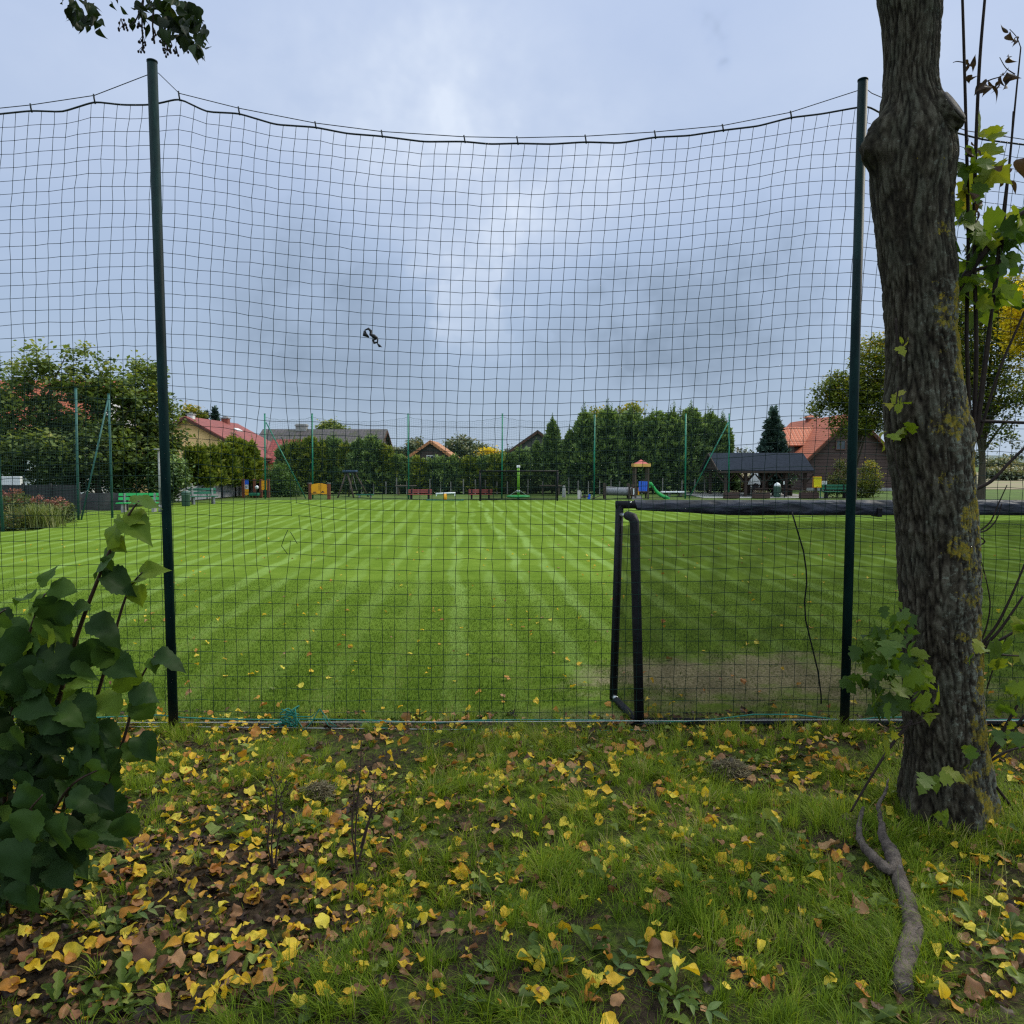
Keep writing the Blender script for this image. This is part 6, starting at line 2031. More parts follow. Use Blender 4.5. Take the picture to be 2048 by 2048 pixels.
for (x_, yt, wd), lb in zip(hedge, wherew):
    Y_ = 61 + rng.uniform(-.3, .3)
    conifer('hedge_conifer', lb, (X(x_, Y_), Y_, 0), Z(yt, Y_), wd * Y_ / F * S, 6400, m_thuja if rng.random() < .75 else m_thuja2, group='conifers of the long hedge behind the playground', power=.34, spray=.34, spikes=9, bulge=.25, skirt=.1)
tall = [(1012, 845, 24, .9), (1042, 804, 30, .8), (1075, 826, 26, .6), (1104, 792, 34, .42), (1146, 786, 36, .36), (1190, 790, 38, .34), (1232, 792, 36, .34), (1270, 790, 34, .36), (1304, 786, 32, .36), (1336, 794, 32, .38), (1362, 806, 26, .45)]
tw = ['small pointed conifer at the left foot of the tall row', 'first high pointed conifer of the tall row', 'conifer in the dip between the first high tip and the dense row', 'tall conifer left of the far net pole before the row', 'tall dense conifer right of that net pole', 'tall dense conifer above the play tunnel', 'tall dense conifer behind the red roofed play tower', 'tall dense conifer above the green slide', 'tall dense conifer behind the white table', 'tall conifer left above the pavilion roof', 'last conifer of the tall row beside the pavilion']
for (x_, yt, wd, pw), lb in zip(tall, tw):
    Y_ = 61.5 + rng.uniform(-.3, .3)
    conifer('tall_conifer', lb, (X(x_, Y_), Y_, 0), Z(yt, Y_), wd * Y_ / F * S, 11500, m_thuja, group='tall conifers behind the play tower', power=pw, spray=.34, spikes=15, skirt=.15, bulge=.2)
for (x_, y_, wx_, hy_, mm, lb) in [(1128, 782, 18, 14, m_oak, 'thin brownish tree top left above the tall conifers'), (1158, 785, 18, 16, m_dist, 'yellow green tree top above the tall conifers'), (1190, 772, 20, 14, m_oak, 'bare drooping birch top above the tall conifers')]:
    broadleaf('birch_tree', lb, 'tree', (X(x_, 72), 72, 0), [lob(x_, y_ + 4, 72, wx_, hy_), lob(x_, y_ + 24, 72, wx_ * .8, 20)], 60, 15, .26, mm, spread=.5, trunk_r=.12, nlimb=12, up=.0)
broadleaf('shrub', 'bright leafy green shrub between the corner pole and its brace', 'shrub', (X(527, 55.5), 55.5, 0), [lob(527, 905, 55.5, 24, 30, .9), lob(545, 925, 55, 22, 16, .8), lob(512, 925, 55, 16, 16, .8)], 130, 44, .15, leaf('fresh shrub leaf', [(0, (.015, .035, .008)), (.5, (.055, .11, .018)), (1, (.12, .20, .035))], trans=.35), spread=.35, trunk_r=.04, nlimb=4)

# pale fence along the foot of the hedge
m_pale = mat('weathered pale post', (.26, .24, .22), (.18, .165, .15), scale=6, rough=.9)
wf = thing('wire_fence', 'wire fence on pale posts along the foot of the hedge', 'fence', (X(850, 59.6), 59.6, 0))
for k, a in enumerate(list(range(684, 1000, 21)) + [1022, 1050, 1072, 1092, 1112, 1134, 1152, 1170, 1212, 1250, 1284, 1310, 1330]):
    a += rng.uniform(-3, 3)
    MB().tube([(X(a, 59.6), 59.6, -.05), (X(a, 59.6), 59.6, Z(905 + rng.uniform(-4, 4), 59.6))], .05, 7).build('post', m_pale, wf)
A, B = [], []
for z_ in np.arange(.15, 1.3, .12):
    A.append((X(680, 59.6), 59.56, z_)); B.append((X(1335, 59.6), 59.56, z_))
for x_ in np.arange(X(680, 59.6), X(1335, 59.6), .14):
    A.append((x_, 59.55, .1)); B.append((x_, 59.55, 1.28))
V_, F_ = cords(np.array(A), np.array(B), .006)
npmesh('wire_mesh', V_, F_, m_goal, wf)

# ------------------------------------------------------------------ playground
Y_ = 51.0
t = thing('activity_board', 'wide orange board with a curved top between two red brown posts', 'play board', (X(602, Y_), Y_, 0))
for a in (584, 620):
    MB().span(X(a, Y_) - .10, X(a, Y_) + .10, Y_ - .1, Y_ + .1, -.05, Z(912, Y_)).build('post', m_post, t)
    MB().span(X(a, Y_) - .11, X(a, Y_) + .11, Y_ - .11, Y_ + .11, Z(912, Y_), Z(911, Y_)).build('post_cap', m_conc, t)
xa, xb, zb_, zt_ = X(587, Y_), X(617, Y_), Z(932.5, Y_), Z(914.5, Y_)
poly = [(xa, Y_ - .05, zb_), (xb, Y_ - .05, zb_)] + [(xb + (xa - xb) * k / 10, Y_ - .05, zt_ + .10 * math.sin(PI * k / 10)) for k in range(11)]
bd = MB().prism(poly, (0, .05, 0)).build('panel', m_org, t)
sl_ = MB()
for (u0, u1, v_) in ((.12, .32, .18), (.62, .82, .18), (.68, .78, .26)):
    sl_.span(xa + (xb - xa) * u0, xa + (xb - xa) * u1, Y_ - .062, Y_ - .056, zb_ + (zt_ - zb_) * v_, zb_ + (zt_ - zb_) * v_ + .05)
sl_.span((xa + xb) / 2 - .015, (xa + xb) / 2 + .015, Y_ - .062, Y_ - .056, zb_ + .25, zt_ + .06)
sl_.build('slot', m_ink, bd)

m_rwood = mat('weathered round timber', (.085, .060, .045), (.055, .04, .032), scale=8, rough=.8, stretch=(1, 1, .3))
Y_ = 54.0
sw = thing('swing', 'wooden A-frame swing with a dark blue beam cover', 'swing', (X(668, Y_), Y_, 0))
zt_ = Z(892, Y_)
for (a, b_, y0) in [(642, 655, -.9), (672, 657, -.9), (652, 664, .9), (690, 668, .9)]:
    MB().tube([(X(a, Y_), Y_ + y0, -.05), (X(b_, Y_), Y_ + y0 * .3, zt_)], .06, 8).build('leg', m_rwood, sw, True)
MB().tube([(X(650, Y_), Y_ - .3, zt_ + .02), (X(672, Y_), Y_ + .5, zt_ + .02)], .06, 8).build('beam', m_rwood, sw, True)
MB().box((X(661, Y_), Y_, zt_ + .12), (.95, .9, .12)).build('beam_cover', mat('dark blue cover', (.03, .07, .13), (.025, .05, .10), scale=4, rough=.6), sw)
seat = MB().box((X(666, Y_), Y_ + .1, .48), (.5, .2, .04)).build('seat', m_ink, sw)
ch = MB()
for d_ in (-.22, .22):
    ch.tube([(X(666, Y_) + d_, Y_ + .1, .5), (X(661, Y_) + d_ * .6, Y_ + .1, zt_)], .012, 5)
ch.build('chain', m_wire, seat)
t = thing('balance_plank', 'low green plank on the ground beside the wooden swing', 'play plank', (X(690, 52.5), 52.5, 0))
MB().span(X(672, 52.5), X(705, 52.5), 52.4, 52.6, .16, .24).build('plank', m_bteal, t)
for a in (678, 699):
    MB().span(X(a, 52.5) - .06, X(a, 52.5) + .06, 52.43, 52.57, -.02, .165).build('foot', m_conc, t)

m_bred = mat('dark red painted plank', (.26, .045, .035), (.20, .035, .028), scale=6, rough=.55, stretch=(.3, 1, 1))
b1 = bench('dark red bench right of the far net pole by the barn', (X(792, 50.6), 50.6, 0), 1.62, 0, m_bred, m_goal, 'dark red benches at the far end')
b2 = bench('dark red bench behind the left post of the far goal', (X(906, 50.6), 50.6, 0), 1.62, 0, m_bred, m_goal, 'dark red benches at the far end')
b1.scale = b2.scale = (1, 1, .68)
t = thing('picnic_table', 'dark timber table left of the dark red bench by the far net pole', 'table', (X(765, 57), 57, 0))
MB().span(X(746, 57), X(785, 57), 56.6, 57.3, .66, .72).build('tabletop', m_rwood, t)
for a in (752, 778):
    MB().span(X(a, 57) - .05, X(a, 57) + .05, 56.7, 57.2, 0, .66).build('leg', m_rwood, t)

Y_ = 48.6
t = thing('seesaw', 'white bar balanced on an orange post left of the far goal', 'seesaw', (X(840, Y_), Y_, 0))
MB().tube([(X(840, Y_), Y_, -.05), (X(840, Y_), Y_, Z(930, Y_) - .05)], .10, 12).build('post', m_org, t, True)
MB().tube([(X(822, Y_), Y_, Z(931.5, Y_)), (X(859, Y_), Y_, Z(930, Y_))], .055, 10).build('bar', m_white, t, True)
for a in (823, 858):
    MB().tube([(X(a, Y_), Y_, Z(931, Y_)), (X(a, Y_), Y_ - .05, Z(936, Y_))], .025, 6).build('grip', m_white, t)
MB().box((X(840, Y_), Y_, .02), (2.4, .7, .05)).build('base_plate', m_bteal, t)

m_lime = mat('lime green enamel', (.25, .62, .02), (.22, .54, .02), scale=3, rough=.4)
m_cgreen = mat('bright green platform', (.03, .40, .09), (.03, .33, .08), scale=3, rough=.5)
Y_ = 50.5
t = thing('carousel', 'lime green carousel pole with a green turning platform behind the far goal', 'carousel', (X(978, Y_), Y_, 0))
MB().tube([(X(978, Y_), Y_, -.02), (X(978, Y_), Y_, Z(883, Y_))], .075, 12).build('pole', m_lime, t, True)
MB().lathe([(.10, 0), (.12, .03), (.12, .16), (.08, .18)], (X(978, Y_), Y_, Z(883, Y_)), 12).build('cap', m_white, t, True)
MB().lathe([(.75, 0), (.80, .03), (.80, .10), (.70, .13), (.1, .14)], (X(978, Y_), Y_, Z(938.5, Y_)), 24).build('platform', m_cgreen, t, True)
MB().lathe([(.10, 0), (.11, .16)], (X(978, Y_), Y_, Z(929, Y_)), 12).build('collar', m_white, t, True)
for s_ in (-1, 1):
    MB().tube([(X(978, Y_) + s_ * .7, Y_, Z(937, Y_)), (X(978, Y_) + s_ * .06, Y_, Z(925, Y_))], .018, 6).build('handrail', m_wire, t)

for (a, lb) in [(1090, 'grey timber picnic table behind the right post of the far goal'), (1124, 'grey timber picnic table left of the play tunnel')]:
    pass
t = thing('picnic_table', 'dim timber picnic table behind the right half of the far goal', 'table', (X(1040, 57), 57, 0))
MB().span(X(1018, 57), X(1060, 57), 56.6, 57.3, .66, .73).build('tabletop', m_rwood, t)
for a in (1024, 1054):
    MB().span(X(a, 57) - .06, X(a, 57) + .06, 56.7, 57.2, 0, .66).build('leg', m_rwood, t)
t = thing('stone_post', 'short grey post right of the far goal', 'post', (X(1064, 54), 54, 0))
MB().lathe([(.14, -.05), (.13, .5), (.10, .62), (.11, .66), (.07, .8)], (X(1064, 54), 54, 0), 10).build('shaft', m_conc, t)

Y_ = 51.2
t = thing('spring_rider', 'spring rider with white back panel and blue front between goal and tunnel', 'spring rider', (X(1098, Y_), Y_, 0))
MB().prism([(X(1090, Y_), Y_, Z(941, Y_)), (X(1097, Y_), Y_, Z(941, Y_)), (X(1097.5, Y_), Y_, Z(929, Y_)), (X(1095, Y_), Y_, Z(925, Y_)), (X(1090, Y_), Y_, Z(925.5, Y_))], (0, .08, 0)).build('back_panel', mat('off white panel', (.55, .50, .46), (.46, .41, .38), scale=8, rough=.6), t)
MB().tube([(X(1096, Y_), Y_ + .03, Z(938, Y_)), (X(1111, Y_), Y_ + .03, Z(936, Y_))], .05, 8).build('seat', m_rwood, t, True)
MB().prism([(X(1109, Y_), Y_, Z(942, Y_)), (X(1114, Y_), Y_, Z(942, Y_)), (X(1114.5, Y_), Y_, Z(933, Y_)), (X(1112, Y_), Y_, Z(932, Y_)), (X(1109, Y_), Y_, Z(936, Y_))], (0, .08, 0)).build('front_panel', m_blue, t)
sp2 = MB()
sp2.tube([(X(1103, Y_) + .10 * math.cos(k * .8), Y_ + .03 + .10 * math.sin(k * .8), .0 + k * .006) for k in range(45)], .014, 5)
sp2.build('spring', m_ink, t)

# play tower with tunnel and slide
Y_ = 51.8
ptw = thing('play_tower', 'wooden play tower with red pyramid roof, grey tunnel and green slide', 'play tower', (X(1209, Y_), Y_, 0))
k1 = .62
xt0, xt1 = X(1197, Y_), X(1221, Y_)
for x_ in (xt0, xt1):
    for y_ in (Y_ - .45, Y_ + .45):
        MB().span(x_ - .055, x_ + .055, y_ - .055, y_ + .055, -.05, Z(880, Y_)).build('post', m_rwood, ptw)
zr0, zr1 = Z(880, Y_), Z(867, Y_)
fsc = MB()
fsc.span(X(1193.5, Y_), X(1224.5, Y_), Y_ - .62, Y_ - .57, zr0 - .02, zr0 + .19).span(X(1193.5, Y_), X(1224.5, Y_), Y_ + .57, Y_ + .62, zr0 - .02, zr0 + .19)
fsc.span(X(1193.5, Y_), X(1193.5, Y_) + .05, Y_ - .565, Y_ + .565, zr0 - .02, zr0 + .19).span(X(1224.5, Y_) - .05, X(1224.5, Y_), Y_ - .565, Y_ + .565, zr0 - .02, zr0 + .19)
fsc.build('fascia', mat('pale orange board', (.72, .42, .12), (.62, .34, .09), scale=3, rough=.5), ptw)
c_ = (X(1209, Y_), Y_)
r0, r1 = X(1197, Y_) - .03, X(1221, Y_) + .03
MB().add([(r0, Y_ - .5, zr0 + .17), (r1, Y_ - .5, zr0 + .17), (r1, Y_ + .5, zr0 + .17), (r0, Y_ + .5, zr0 + .17), (c_[0], c_[1], zr1)], [(0, 1, 4), (1, 2, 4), (2, 3, 4), (3, 0, 4), (3, 2, 1, 0)]).build('roof', mat('red pink sheet roof', (.52, .11, .09), (.45, .09, .075), scale=3, rough=.5), ptw)
zd = Z(927, Y_)
MB().span(xt0 - .05, xt1 + .05, Y_ - .4, Y_ + .4, zd - .1, zd).build('deck', m_rwood, ptw)
bp_ = MB().prism([(X(1202.5, Y_), Y_ - .56, Z(926, Y_)), (X(1218.5, Y_), Y_ - .56, Z(926, Y_)), (X(1219, Y_), Y_ - .56, Z(908, Y_)), (X(1203, Y_), Y_ - .56, Z(907.5, Y_))], (0, .05, 0)).build('panel', m_blue, ptw)
sl_ = MB()
for u_ in (1207, 1211, 1215):
    sl_.span(X(u_, Y_) - .01, X(u_, Y_) + .01, Y_ - .575, Y_ - .566, Z(925, Y_), Z(909, Y_))
sl_.build('slot', mat('dark blue groove', (.015, .05, .3), scale=3), bp_)
MB().span(xt0 + .1, xt0 + .25, Y_ + .38, Y_ + .43, zd, Z(905, Y_)).span(xt1 - .3, xt1 - .15, Y_ + .38, Y_ + .43, zd, Z(905, Y_)).build('rail', m_rwood, ptw)
# slide: a trough running down to the right
mid_pts = [(1222, 915), (1227, 914.5), (1231, 919), (1238, 929), (1245, 935), (1252, 939), (1259, 941.5), (1262, 944)]
vs, fs = [], []
cl = curve([P(a, b_, Y_ - .1) for a, b_ in mid_pts], 5)
for p in cl:
    for (dy_, dz_) in ((-.24, .20), (-.235, .0), (.235, .0), (.24, .20), (.28, .20), (.27, -.05), (-.27, -.05), (-.28, .20)):
        vs.append((p.x, p.y + dy_, p.z + dz_))
for i in range(len(cl) - 1):
    for k in range(8):
        fs.append((i * 8 + k, i * 8 + (k + 1) % 8, (i + 1) * 8 + (k + 1) % 8, (i + 1) * 8 + k))
MB().add(vs, fs).build('slide', m_cgreen, ptw, True)
MB().prism([(X(1221, Y_), Y_ - .34, Z(922, Y_)), (X(1226, Y_), Y_ - .34, Z(919, Y_)), (X(1226, Y_), Y_ - .34, Z(911, Y_)), (X(1223, Y_), Y_ - .34, Z(908, Y_)), (X(1221, Y_), Y_ - .34, Z(908, Y_))], (0, .05, 0)).build('slide_cheek', m_cgreen, ptw)
MB().tube([(X(1252, Y_), Y_ - .1, 0), (X(1252, Y_), Y_ - .1, Z(940, Y_))], .03, 6).build('slide_leg', m_wire, ptw)
# tunnel
m_tun = mat('grey corrugated tube', (.24, .24, .255), (.15, .15, .165), scale=9, rough=.5, metal=.2)
tun = []
n = 20
zc_ = (Z(918, Y_) + Z(934, Y_)) / 2
xa, xb = X(1142, Y_), X(1193, Y_)
vs, fs = [], []
st_ = 34
for i in range(st_ + 1):
    x_ = xa + (xb - xa) * i / st_
    rr = .29 + .018 * (i % 2)
    for k in range(n):
        a = 2 * PI * k / n
        vs.append((x_, Y_ + rr * math.cos(a), zc_ - .10 * i / st_ * .6 + rr * math.sin(a)))
for i in range(st_):
    for k in range(n):
        fs.append((i * n + k, i * n + (k + 1) % n, (i + 1) * n + (k + 1) % n, (i + 1) * n + k))
MB().add(vs, fs).build('tunnel', m_tun, ptw)
for a, top in ((1141, 912), (1186, 912), (1194, 914)):
    for d_ in (-.36, .36):
        MB().span(X(a, Y_) - .06, X(a, Y_) + .06, Y_ + d_ - .06, Y_ + d_ + .06, -.05, Z(top, Y_)).build('post', m_rwood, ptw)
MB().slab([P(1116, 942, Y_ - .3), P(1141, 933, Y_ - .3), P(1141, 933, Y_ + .3), P(1116, 942, Y_ + .3)], .05).build('ramp', m_rwood, ptw)
MB().slab([P(1191, 944, Y_ - .55), P(1213, 944, Y_ - .55), P(1209, 936, Y_ - .35), P(1194, 936, Y_ - .35)], .05).build('step', m_pale, ptw)
ab = MB().tube([P(1187, 919, Y_ - .42), P(1206, 919.5, Y_ - .42)], .02, 6).tube([P(1189, 934, Y_ - .42), P(1206, 934, Y_ - .42)], .02, 6).build('play_frame', m_post, ptw)
for k, (a, mm) in enumerate([(1190, m_rwood), (1194, m_white), (1197, m_cgreen), (1200, m_ink), (1203, m_org)]):
    MB().span(X(a, Y_) - .045, X(a, Y_) + .045, Y_ - .46, Y_ - .42, Z(933, Y_), Z(920 + (k % 2), Y_)).build('slat', mm, ptw)

t = thing('stone_table', 'long white topped table right of the green slide', 'table', (X(1270, 55), 55, 0))
MB().span(X(1248, 55), X(1293, 55), 54.6, 55.4, Z(929.5, 55), Z(927, 55)).build('tabletop', m_white, t)
for a in (1262, 1284):
    MB().span(X(a, 55) - .09, X(a, 55) + .09, 54.75, 55.25, -.03, Z(929.5, 55)).build('leg', m_pale, t)

# ------------------------------------------------------------------ dark timber pavilion
m_shingle = mat('blue black bitumen shingles', (.016, .021, .031), (.023, .029, .042), scale=5, rough=.95, bump=.4, spec=.05)
m_dwood = mat('dark brown timber', (.035, .022, .018), (.055, .036, .028), scale=8, rough=.75, stretch=(1, 1, .3))
pav = thing('pavilion', 'open timber pavilion with long blue black roof near the right far corner', 'pavilion', (18.4, 57, 0))
ye0, yr_, ye1 = 54.3, 56.9, 59.5
zE, zR = Z(889, ye0), Z(856, yr_)
xl, xr2 = X(1356, ye0), X(1536, ye0)
xl2, xr3 = xl - .05, X(1513, yr_)
rf = MB()
rf.slab([(xl, ye0, zE), (xr2, ye0, zE), (xr3, yr_, zR), (xl2, yr_, zR)], .07)
rf.slab([(xl2, yr_, zR), (xr3, yr_, zR), (xr2, ye1, zE), (xl, ye1, zE)], .07)
rf.slab([(xr2, ye0, zE), (xr2, ye1, zE), (xr3, yr_, zR), (xr3, yr_ - .01, zR)], .07)
r_ = rf.build('roof', m_shingle, pav)
MB().bar((xl - .02, ye0 - .02, zE - .06), (xr2, ye0 - .02, zE - .06), .05, .13).bar((xl - .05, ye0, zE - .02), (xl2 - .05, yr_, zR - .02), .05, .16).bar((xl - .05, ye1, zE - .02), (xl2 - .05, yr_, zR - .02), .05, .16).build('fascia', m_dwood, r_)
MB().prism([(xl + .2, ye0 + .5, zE + .1), (xl + .2, ye1 - .5, zE + .1), (xl + .2, yr_, zR - .2)], (.05, 0, 0)).build('gable_boards', m_dkboard, pav)
posts = [(1369, 0), (1407, 0), (1441, 0), (1483, 0), (1519, 0)]
for (a, _) in posts:
    x_ = X(a, 54.8)
    for y_ in (54.8, 59.0):
        pb = MB().span(x_ - .10, x_ + .10, y_ - .1, y_ + .1, -.06, zE - .16).build('post', m_dwood, pav)
        br = MB()
        for s_ in (-1, 1):
            br.bar((x_ + s_ * .08, y_, zE - .85), (x_ + s_ * .62, y_, zE - .22), .09)
        br.build('brace', m_dwood, pb)
for y_ in (54.8, 59.0):
    MB().span(xl + .15, xr2 - .3, y_ - .08, y_ + .08, zE - .16, zE - .03).build('beam', m_dwood, pav)
# low railing on the front side
MB().span(X(1425, 54.6), X(1520, 54.6), 54.58, 54.64, Z(922, 54.6) - .03, Z(922, 54.6) + .04).build('rail', m_dwood, pav)
for (a, y_, lb, w) in [(1425, 57, 'dark timber table inside the left part of the pavilion', 34), (1475, 56.6, 'dark timber table and bench inside the middle of the pavilion', 40)]:
    t = thing('picnic_table', lb, 'table', (X(a, y_), y_, 0))
    MB().span(X(a - w / 2, y_), X(a + w / 2, y_), y_ - .4, y_ + .4, .70, .77).build('tabletop', m_dwood, t)
    for s_ in (-.36, .36):
        MB().span(X(a + s_ * w, y_) - .06, X(a + s_ * w, y_) + .06, y_ - .3, y_ + .3, -.03, .70).build('leg', m_dwood, t)
    MB().span(X(a - w / 2, y_), X(a + w / 2, y_), y_ - .85, y_ - .6, .38, .44).build('seat', m_dwood, t)
    for s_ in (-.3, .3):
        MB().span(X(a + s_ * w, y_) - .05, X(a + s_ * w, y_) + .05, y_ - .82, y_ - .63, -.03, .38).build('seat_leg', m_dwood, t)
# white garden fireplace
Y_ = 60.5
t = thing('garden_fireplace', 'white garden fireplace with a black arched mouth behind the pavilion posts', 'fireplace', (X(1426, Y_), Y_, 0))
zb0_, zb1, zb2 = Z(918, Y_), Z(905, Y_), Z(890, Y_)
MB().prism([(X(1416, Y_), Y_, zb0_ - .02), (X(1436, Y_), Y_, zb0_ - .02), (X(1434, Y_), Y_, zb1), (X(1430.5, Y_), Y_, Z(900, Y_)), (X(1430, Y_), Y_, zb2), (X(1422, Y_), Y_, zb2), (X(1421.5, Y_), Y_, Z(900, Y_)), (X(1418, Y_), Y_, zb1)], (0, .7, 0)).build('hood', m_white, t)
MB().span(X(1415, Y_), X(1437, Y_), Y_ + .02, Y_ + .7, -.05, zb0_ - .02).build('base', m_conc, t)
arch = [(X(1420, Y_), Y_ - .02, zb0_ - .3)] + [(X(1426, Y_) - math.cos(PI * k / 10) * (X(1432, Y_) - X(1420, Y_)) / 2, Y_ - .02, zb0_ + .05 + .22 * math.sin(PI * k / 10)) for k in range(11)] + [(X(1432, Y_), Y_ - .02, zb0_ - .3)]
MB().prism(arch, (0, .015, 0)).build('mouth', m_ink, t)
MB().lathe([(.22, 0), (.26, .05), (.26, .1), (.16, .14)], (X(1426, Y_), Y_ + .35, zb2), 12).build('chimney_cap', m_white, t, True)
Y_ = 53.5
g = Vector((X(1467, Y_), Y_, -.03))
bn = thing('litter_bin', 'green litter bin with a white bag on top in front of the pavilion', 'bin', g)
k_ = Y_ / F * S
MB().lathe([(5.5 * k_, 0), (6.5 * k_, .08), (6.8 * k_, Z(919, Y_)), (7.2 * k_, Z(918.5, Y_) + .02), (6.2 * k_, Z(918, Y_) + .04)], g, 14).build('body', m_bin, bn, True)
MB().lathe([(6.0 * k_, 0), (6.2 * k_, .08), (4.5 * k_, .18), (1.5 * k_, .26), (.02, .27)], (g.x, g.y, Z(918, Y_) + .02), 12).build('bag', m_white, bn, True)
m_planter = boards('brown timber planter boards', (.085, .05, .045), (.06, .036, .033), .18, 'Z')
m_plant = leaf('dry heather', [(0, (.05, .035, .025)), (.6, (.13, .10, .07)), (1, (.12, .15, .05))], trans=.2)
for (a, b_, lb) in [(1367, 1394, 'brown timber planter box at the left front of the pavilion'), (1422, 1451, 'brown timber planter box at the middle front of the pavilion'), (1511, 1543, 'brown timber planter box below the yellow notice board')]:
    Y_ = 52.2
    t = thing('planter_box', lb, 'planter', (X((a + b_) / 2, Y_), Y_, -.03), 'planter boxes before the pavilion')
    w = MB()
    x0, x1 = X(a, Y_), X(b_, Y_)
    w.span(x0, x1, Y_ - .3, Y_ - .25, -.03, .38).span(x0, x1, Y_ + .25, Y_ + .3, -.03, .38).span(x0, x0 + .05, Y_ - .249, Y_ + .249, -.03, .38).span(x1 - .05, x1, Y_ - .249, Y_ + .249, -.03, .38)
    w.build('box', m_planter, t)
    MB().span(x0 + .06, x1 - .06, Y_ - .24, Y_ + .24, .2, .31).build('soil', m_mound, t)
    N = 500
    pos = np.stack([rng.uniform(x0 + .08, x1 - .08, N), Y_ + rng.uniform(-.22, .22, N), .32 + rng.random(N) ** 1.5 * .16], 1)
    V_, F_, tt = scatter(LEAF2_V, LEAF2_F, pos, frames(rot_rand(N, .3), rng.uniform(0, 6.28, N)), rng.uniform(.06, .12, N), rng.random(N))
    npmesh('plants', V_, F_, m_plant, t, tint=tt)

# notice boards
m_ysign = mat('yellow notice board', (.86, .72, .01), (.80, .66, .01), scale=2, rough=.45)
Y_ = 51.9
t = thing('notice_board', 'yellow notice board with rows of small print on a timber post', 'sign', (X(1542.5, Y_), Y_, 0))
x0, x1, z0, z1 = X(1534.5, Y_), X(1549.5, Y_), Z(919, Y_), Z(900, Y_)
MB().span(X(1538, Y_) - .0, X(1543, Y_), Y_ + .03, Y_ + .12, -.05, z0 + .2).build('post', m_dwood, t)
bd = MB().span(x0, x1, Y_ - .03, Y_ + .02, z0, z1).build('board', m_ysign, t)
MB().span(x0 - .02, x1 + .02, Y_ - .04, Y_ + .03, z1, z1 + .035).span(x0 - .02, x0, Y_ - .04, Y_ + .03, z0, z1).span(x1, x1 + .02, Y_ - .04, Y_ + .03, z0, z1).span(x0 - .02, x1 + .02, Y_ - .04, Y_ + .03, z0 - .03, z0).build('frame', m_org, bd)
m_print = mat('faded print', (.42, .34, .02), scale=5, rough=.8)
pr_ = MB()
rr_ = random.Random(4)
w_ = x1 - x0
pr_.span(x0 + w_ * .12, x1 - w_ * .12, Y_ - .036, Y_ - .031, z1 - .055, z1 - .03)
for k in range(9):
    zz_ = z1 - .11 - k * .052
    x_ = x0 + w_ * .14
    while x_ < x1 - w_ * .16:
        L = rr_.uniform(.03, .08)
        pr_.span(x_, min(x_ + L, x1 - w_ * .1), Y_ - .036, Y_ - .031, zz_, zz_ + .016)
        x_ += L + .02
pr_.build('lettering', m_print, bd)
gl2 = MB()
for a in (.42, .55, .70, .84):
    gl2.lathe([(.004, 0), (.022, .012), (.015, .04), (.004, .05)], (x0 + w_ * a, Y_ - .04, z0 + .03 + .02 * (a > .6)), 6)
gl2.build('emblem', mat('dark red print', (.22, .05, .02), scale=4), bd)
t = thing('notice_board', 'small white sign with a black pictogram right of the yellow notice board', 'sign', (X(1556, Y_), Y_ + .1, 0))
x0, x1, z0, z1 = X(1549.8, Y_), X(1561.5, Y_), Z(916, Y_), Z(907.6, Y_)
MB().tube([(X(1550.5, Y_), Y_ + .16, -.05), (X(1550.5, Y_), Y_ + .16, z1)], .035, 8).build('post', m_bteal, t)
bd = MB().span(x0, x1, Y_ + .08, Y_ + .12, z0, z1).build('board', m_white, t)
xc_, zc_ = (x0 + x1) / 2, (z0 + z1) / 2
pg = MB()
yq = Y_ + .072
pg.tube([(xc_ - .10, yq, zc_ + .06), (xc_ - .04, yq, zc_ + .10), (xc_ + .05, yq, zc_ + .10), (xc_ + .11, yq, zc_ + .05)], .008, 5)
pg.tube([(xc_ - .01, yq, zc_ + .05), (xc_ + .03, yq, zc_ - .02), (xc_ + .10, yq, zc_ - .05)], .012, 5)
pg.tube([(xc_ + .01, yq, zc_ + .01), (xc_ - .05, yq, zc_ - .02)], .009, 5)
pg.tube([(xc_ - .07, yq, zc_ - .10), (xc_ - .04, yq, zc_ - .08), (xc_, yq, zc_ - .09), (xc_ + .06, yq, zc_ - .10)], .014, 5)
pg.lathe([(.002, 0), (.018, .012), (.018, .022), (.002, .034)], (xc_ - .02, yq, zc_ + .05), 6)
pg.build('pictogram', m_ink, bd)
bench('dark green plank bench under the trees right of the notice boards', (X(1577, 51.6), 51.6, 0), 1.7, -.08, m_bteal, m_goal)
t = thing('signpost', 'thin dark post with a small white notice inside the pavilion front', 'post', (X(1484, 53), 53, 0))
MB().tube([(X(1481, 53), 53, -.05), (X(1481, 53), 53, Z(906, 53))], .045, 8).build('shaft', m_goal, t)
MB().span(X(1478, 53), X(1480, 53) , 52.94, 52.97, Z(914, 53), Z(908, 53)).build('notice', m_white, t)

# wind turbine far away
t = thing('wind_turbine', 'tiny white wind turbine far behind the pavilion', 'wind turbine', (X(1407.5, 1300), 1300, 0))
zh = Z(846, 1300)
MB().tube([(X(1408, 1300), 1300, -5), (X(1407.5, 1300), 1300, zh)], [1.9, 1.1], 10).build('tower', m_white, t, True)
MB().box((X(1407.5, 1300), 1299, zh), (2.4, 5, 2.6)).build('nacelle', m_white, t)
for a in (100, 30, 152):
    c_ = Vector((X(1407.5, 1300), 1296, zh))
    d_ = Vector((math.cos(math.radians(a)), 0, math.sin(math.radians(a))))
    MB().tube([c_, c_ + d_ * 3, c_ + d_ * 9, ], [.5, .9, .25], 6).build('blade', m_white, t)

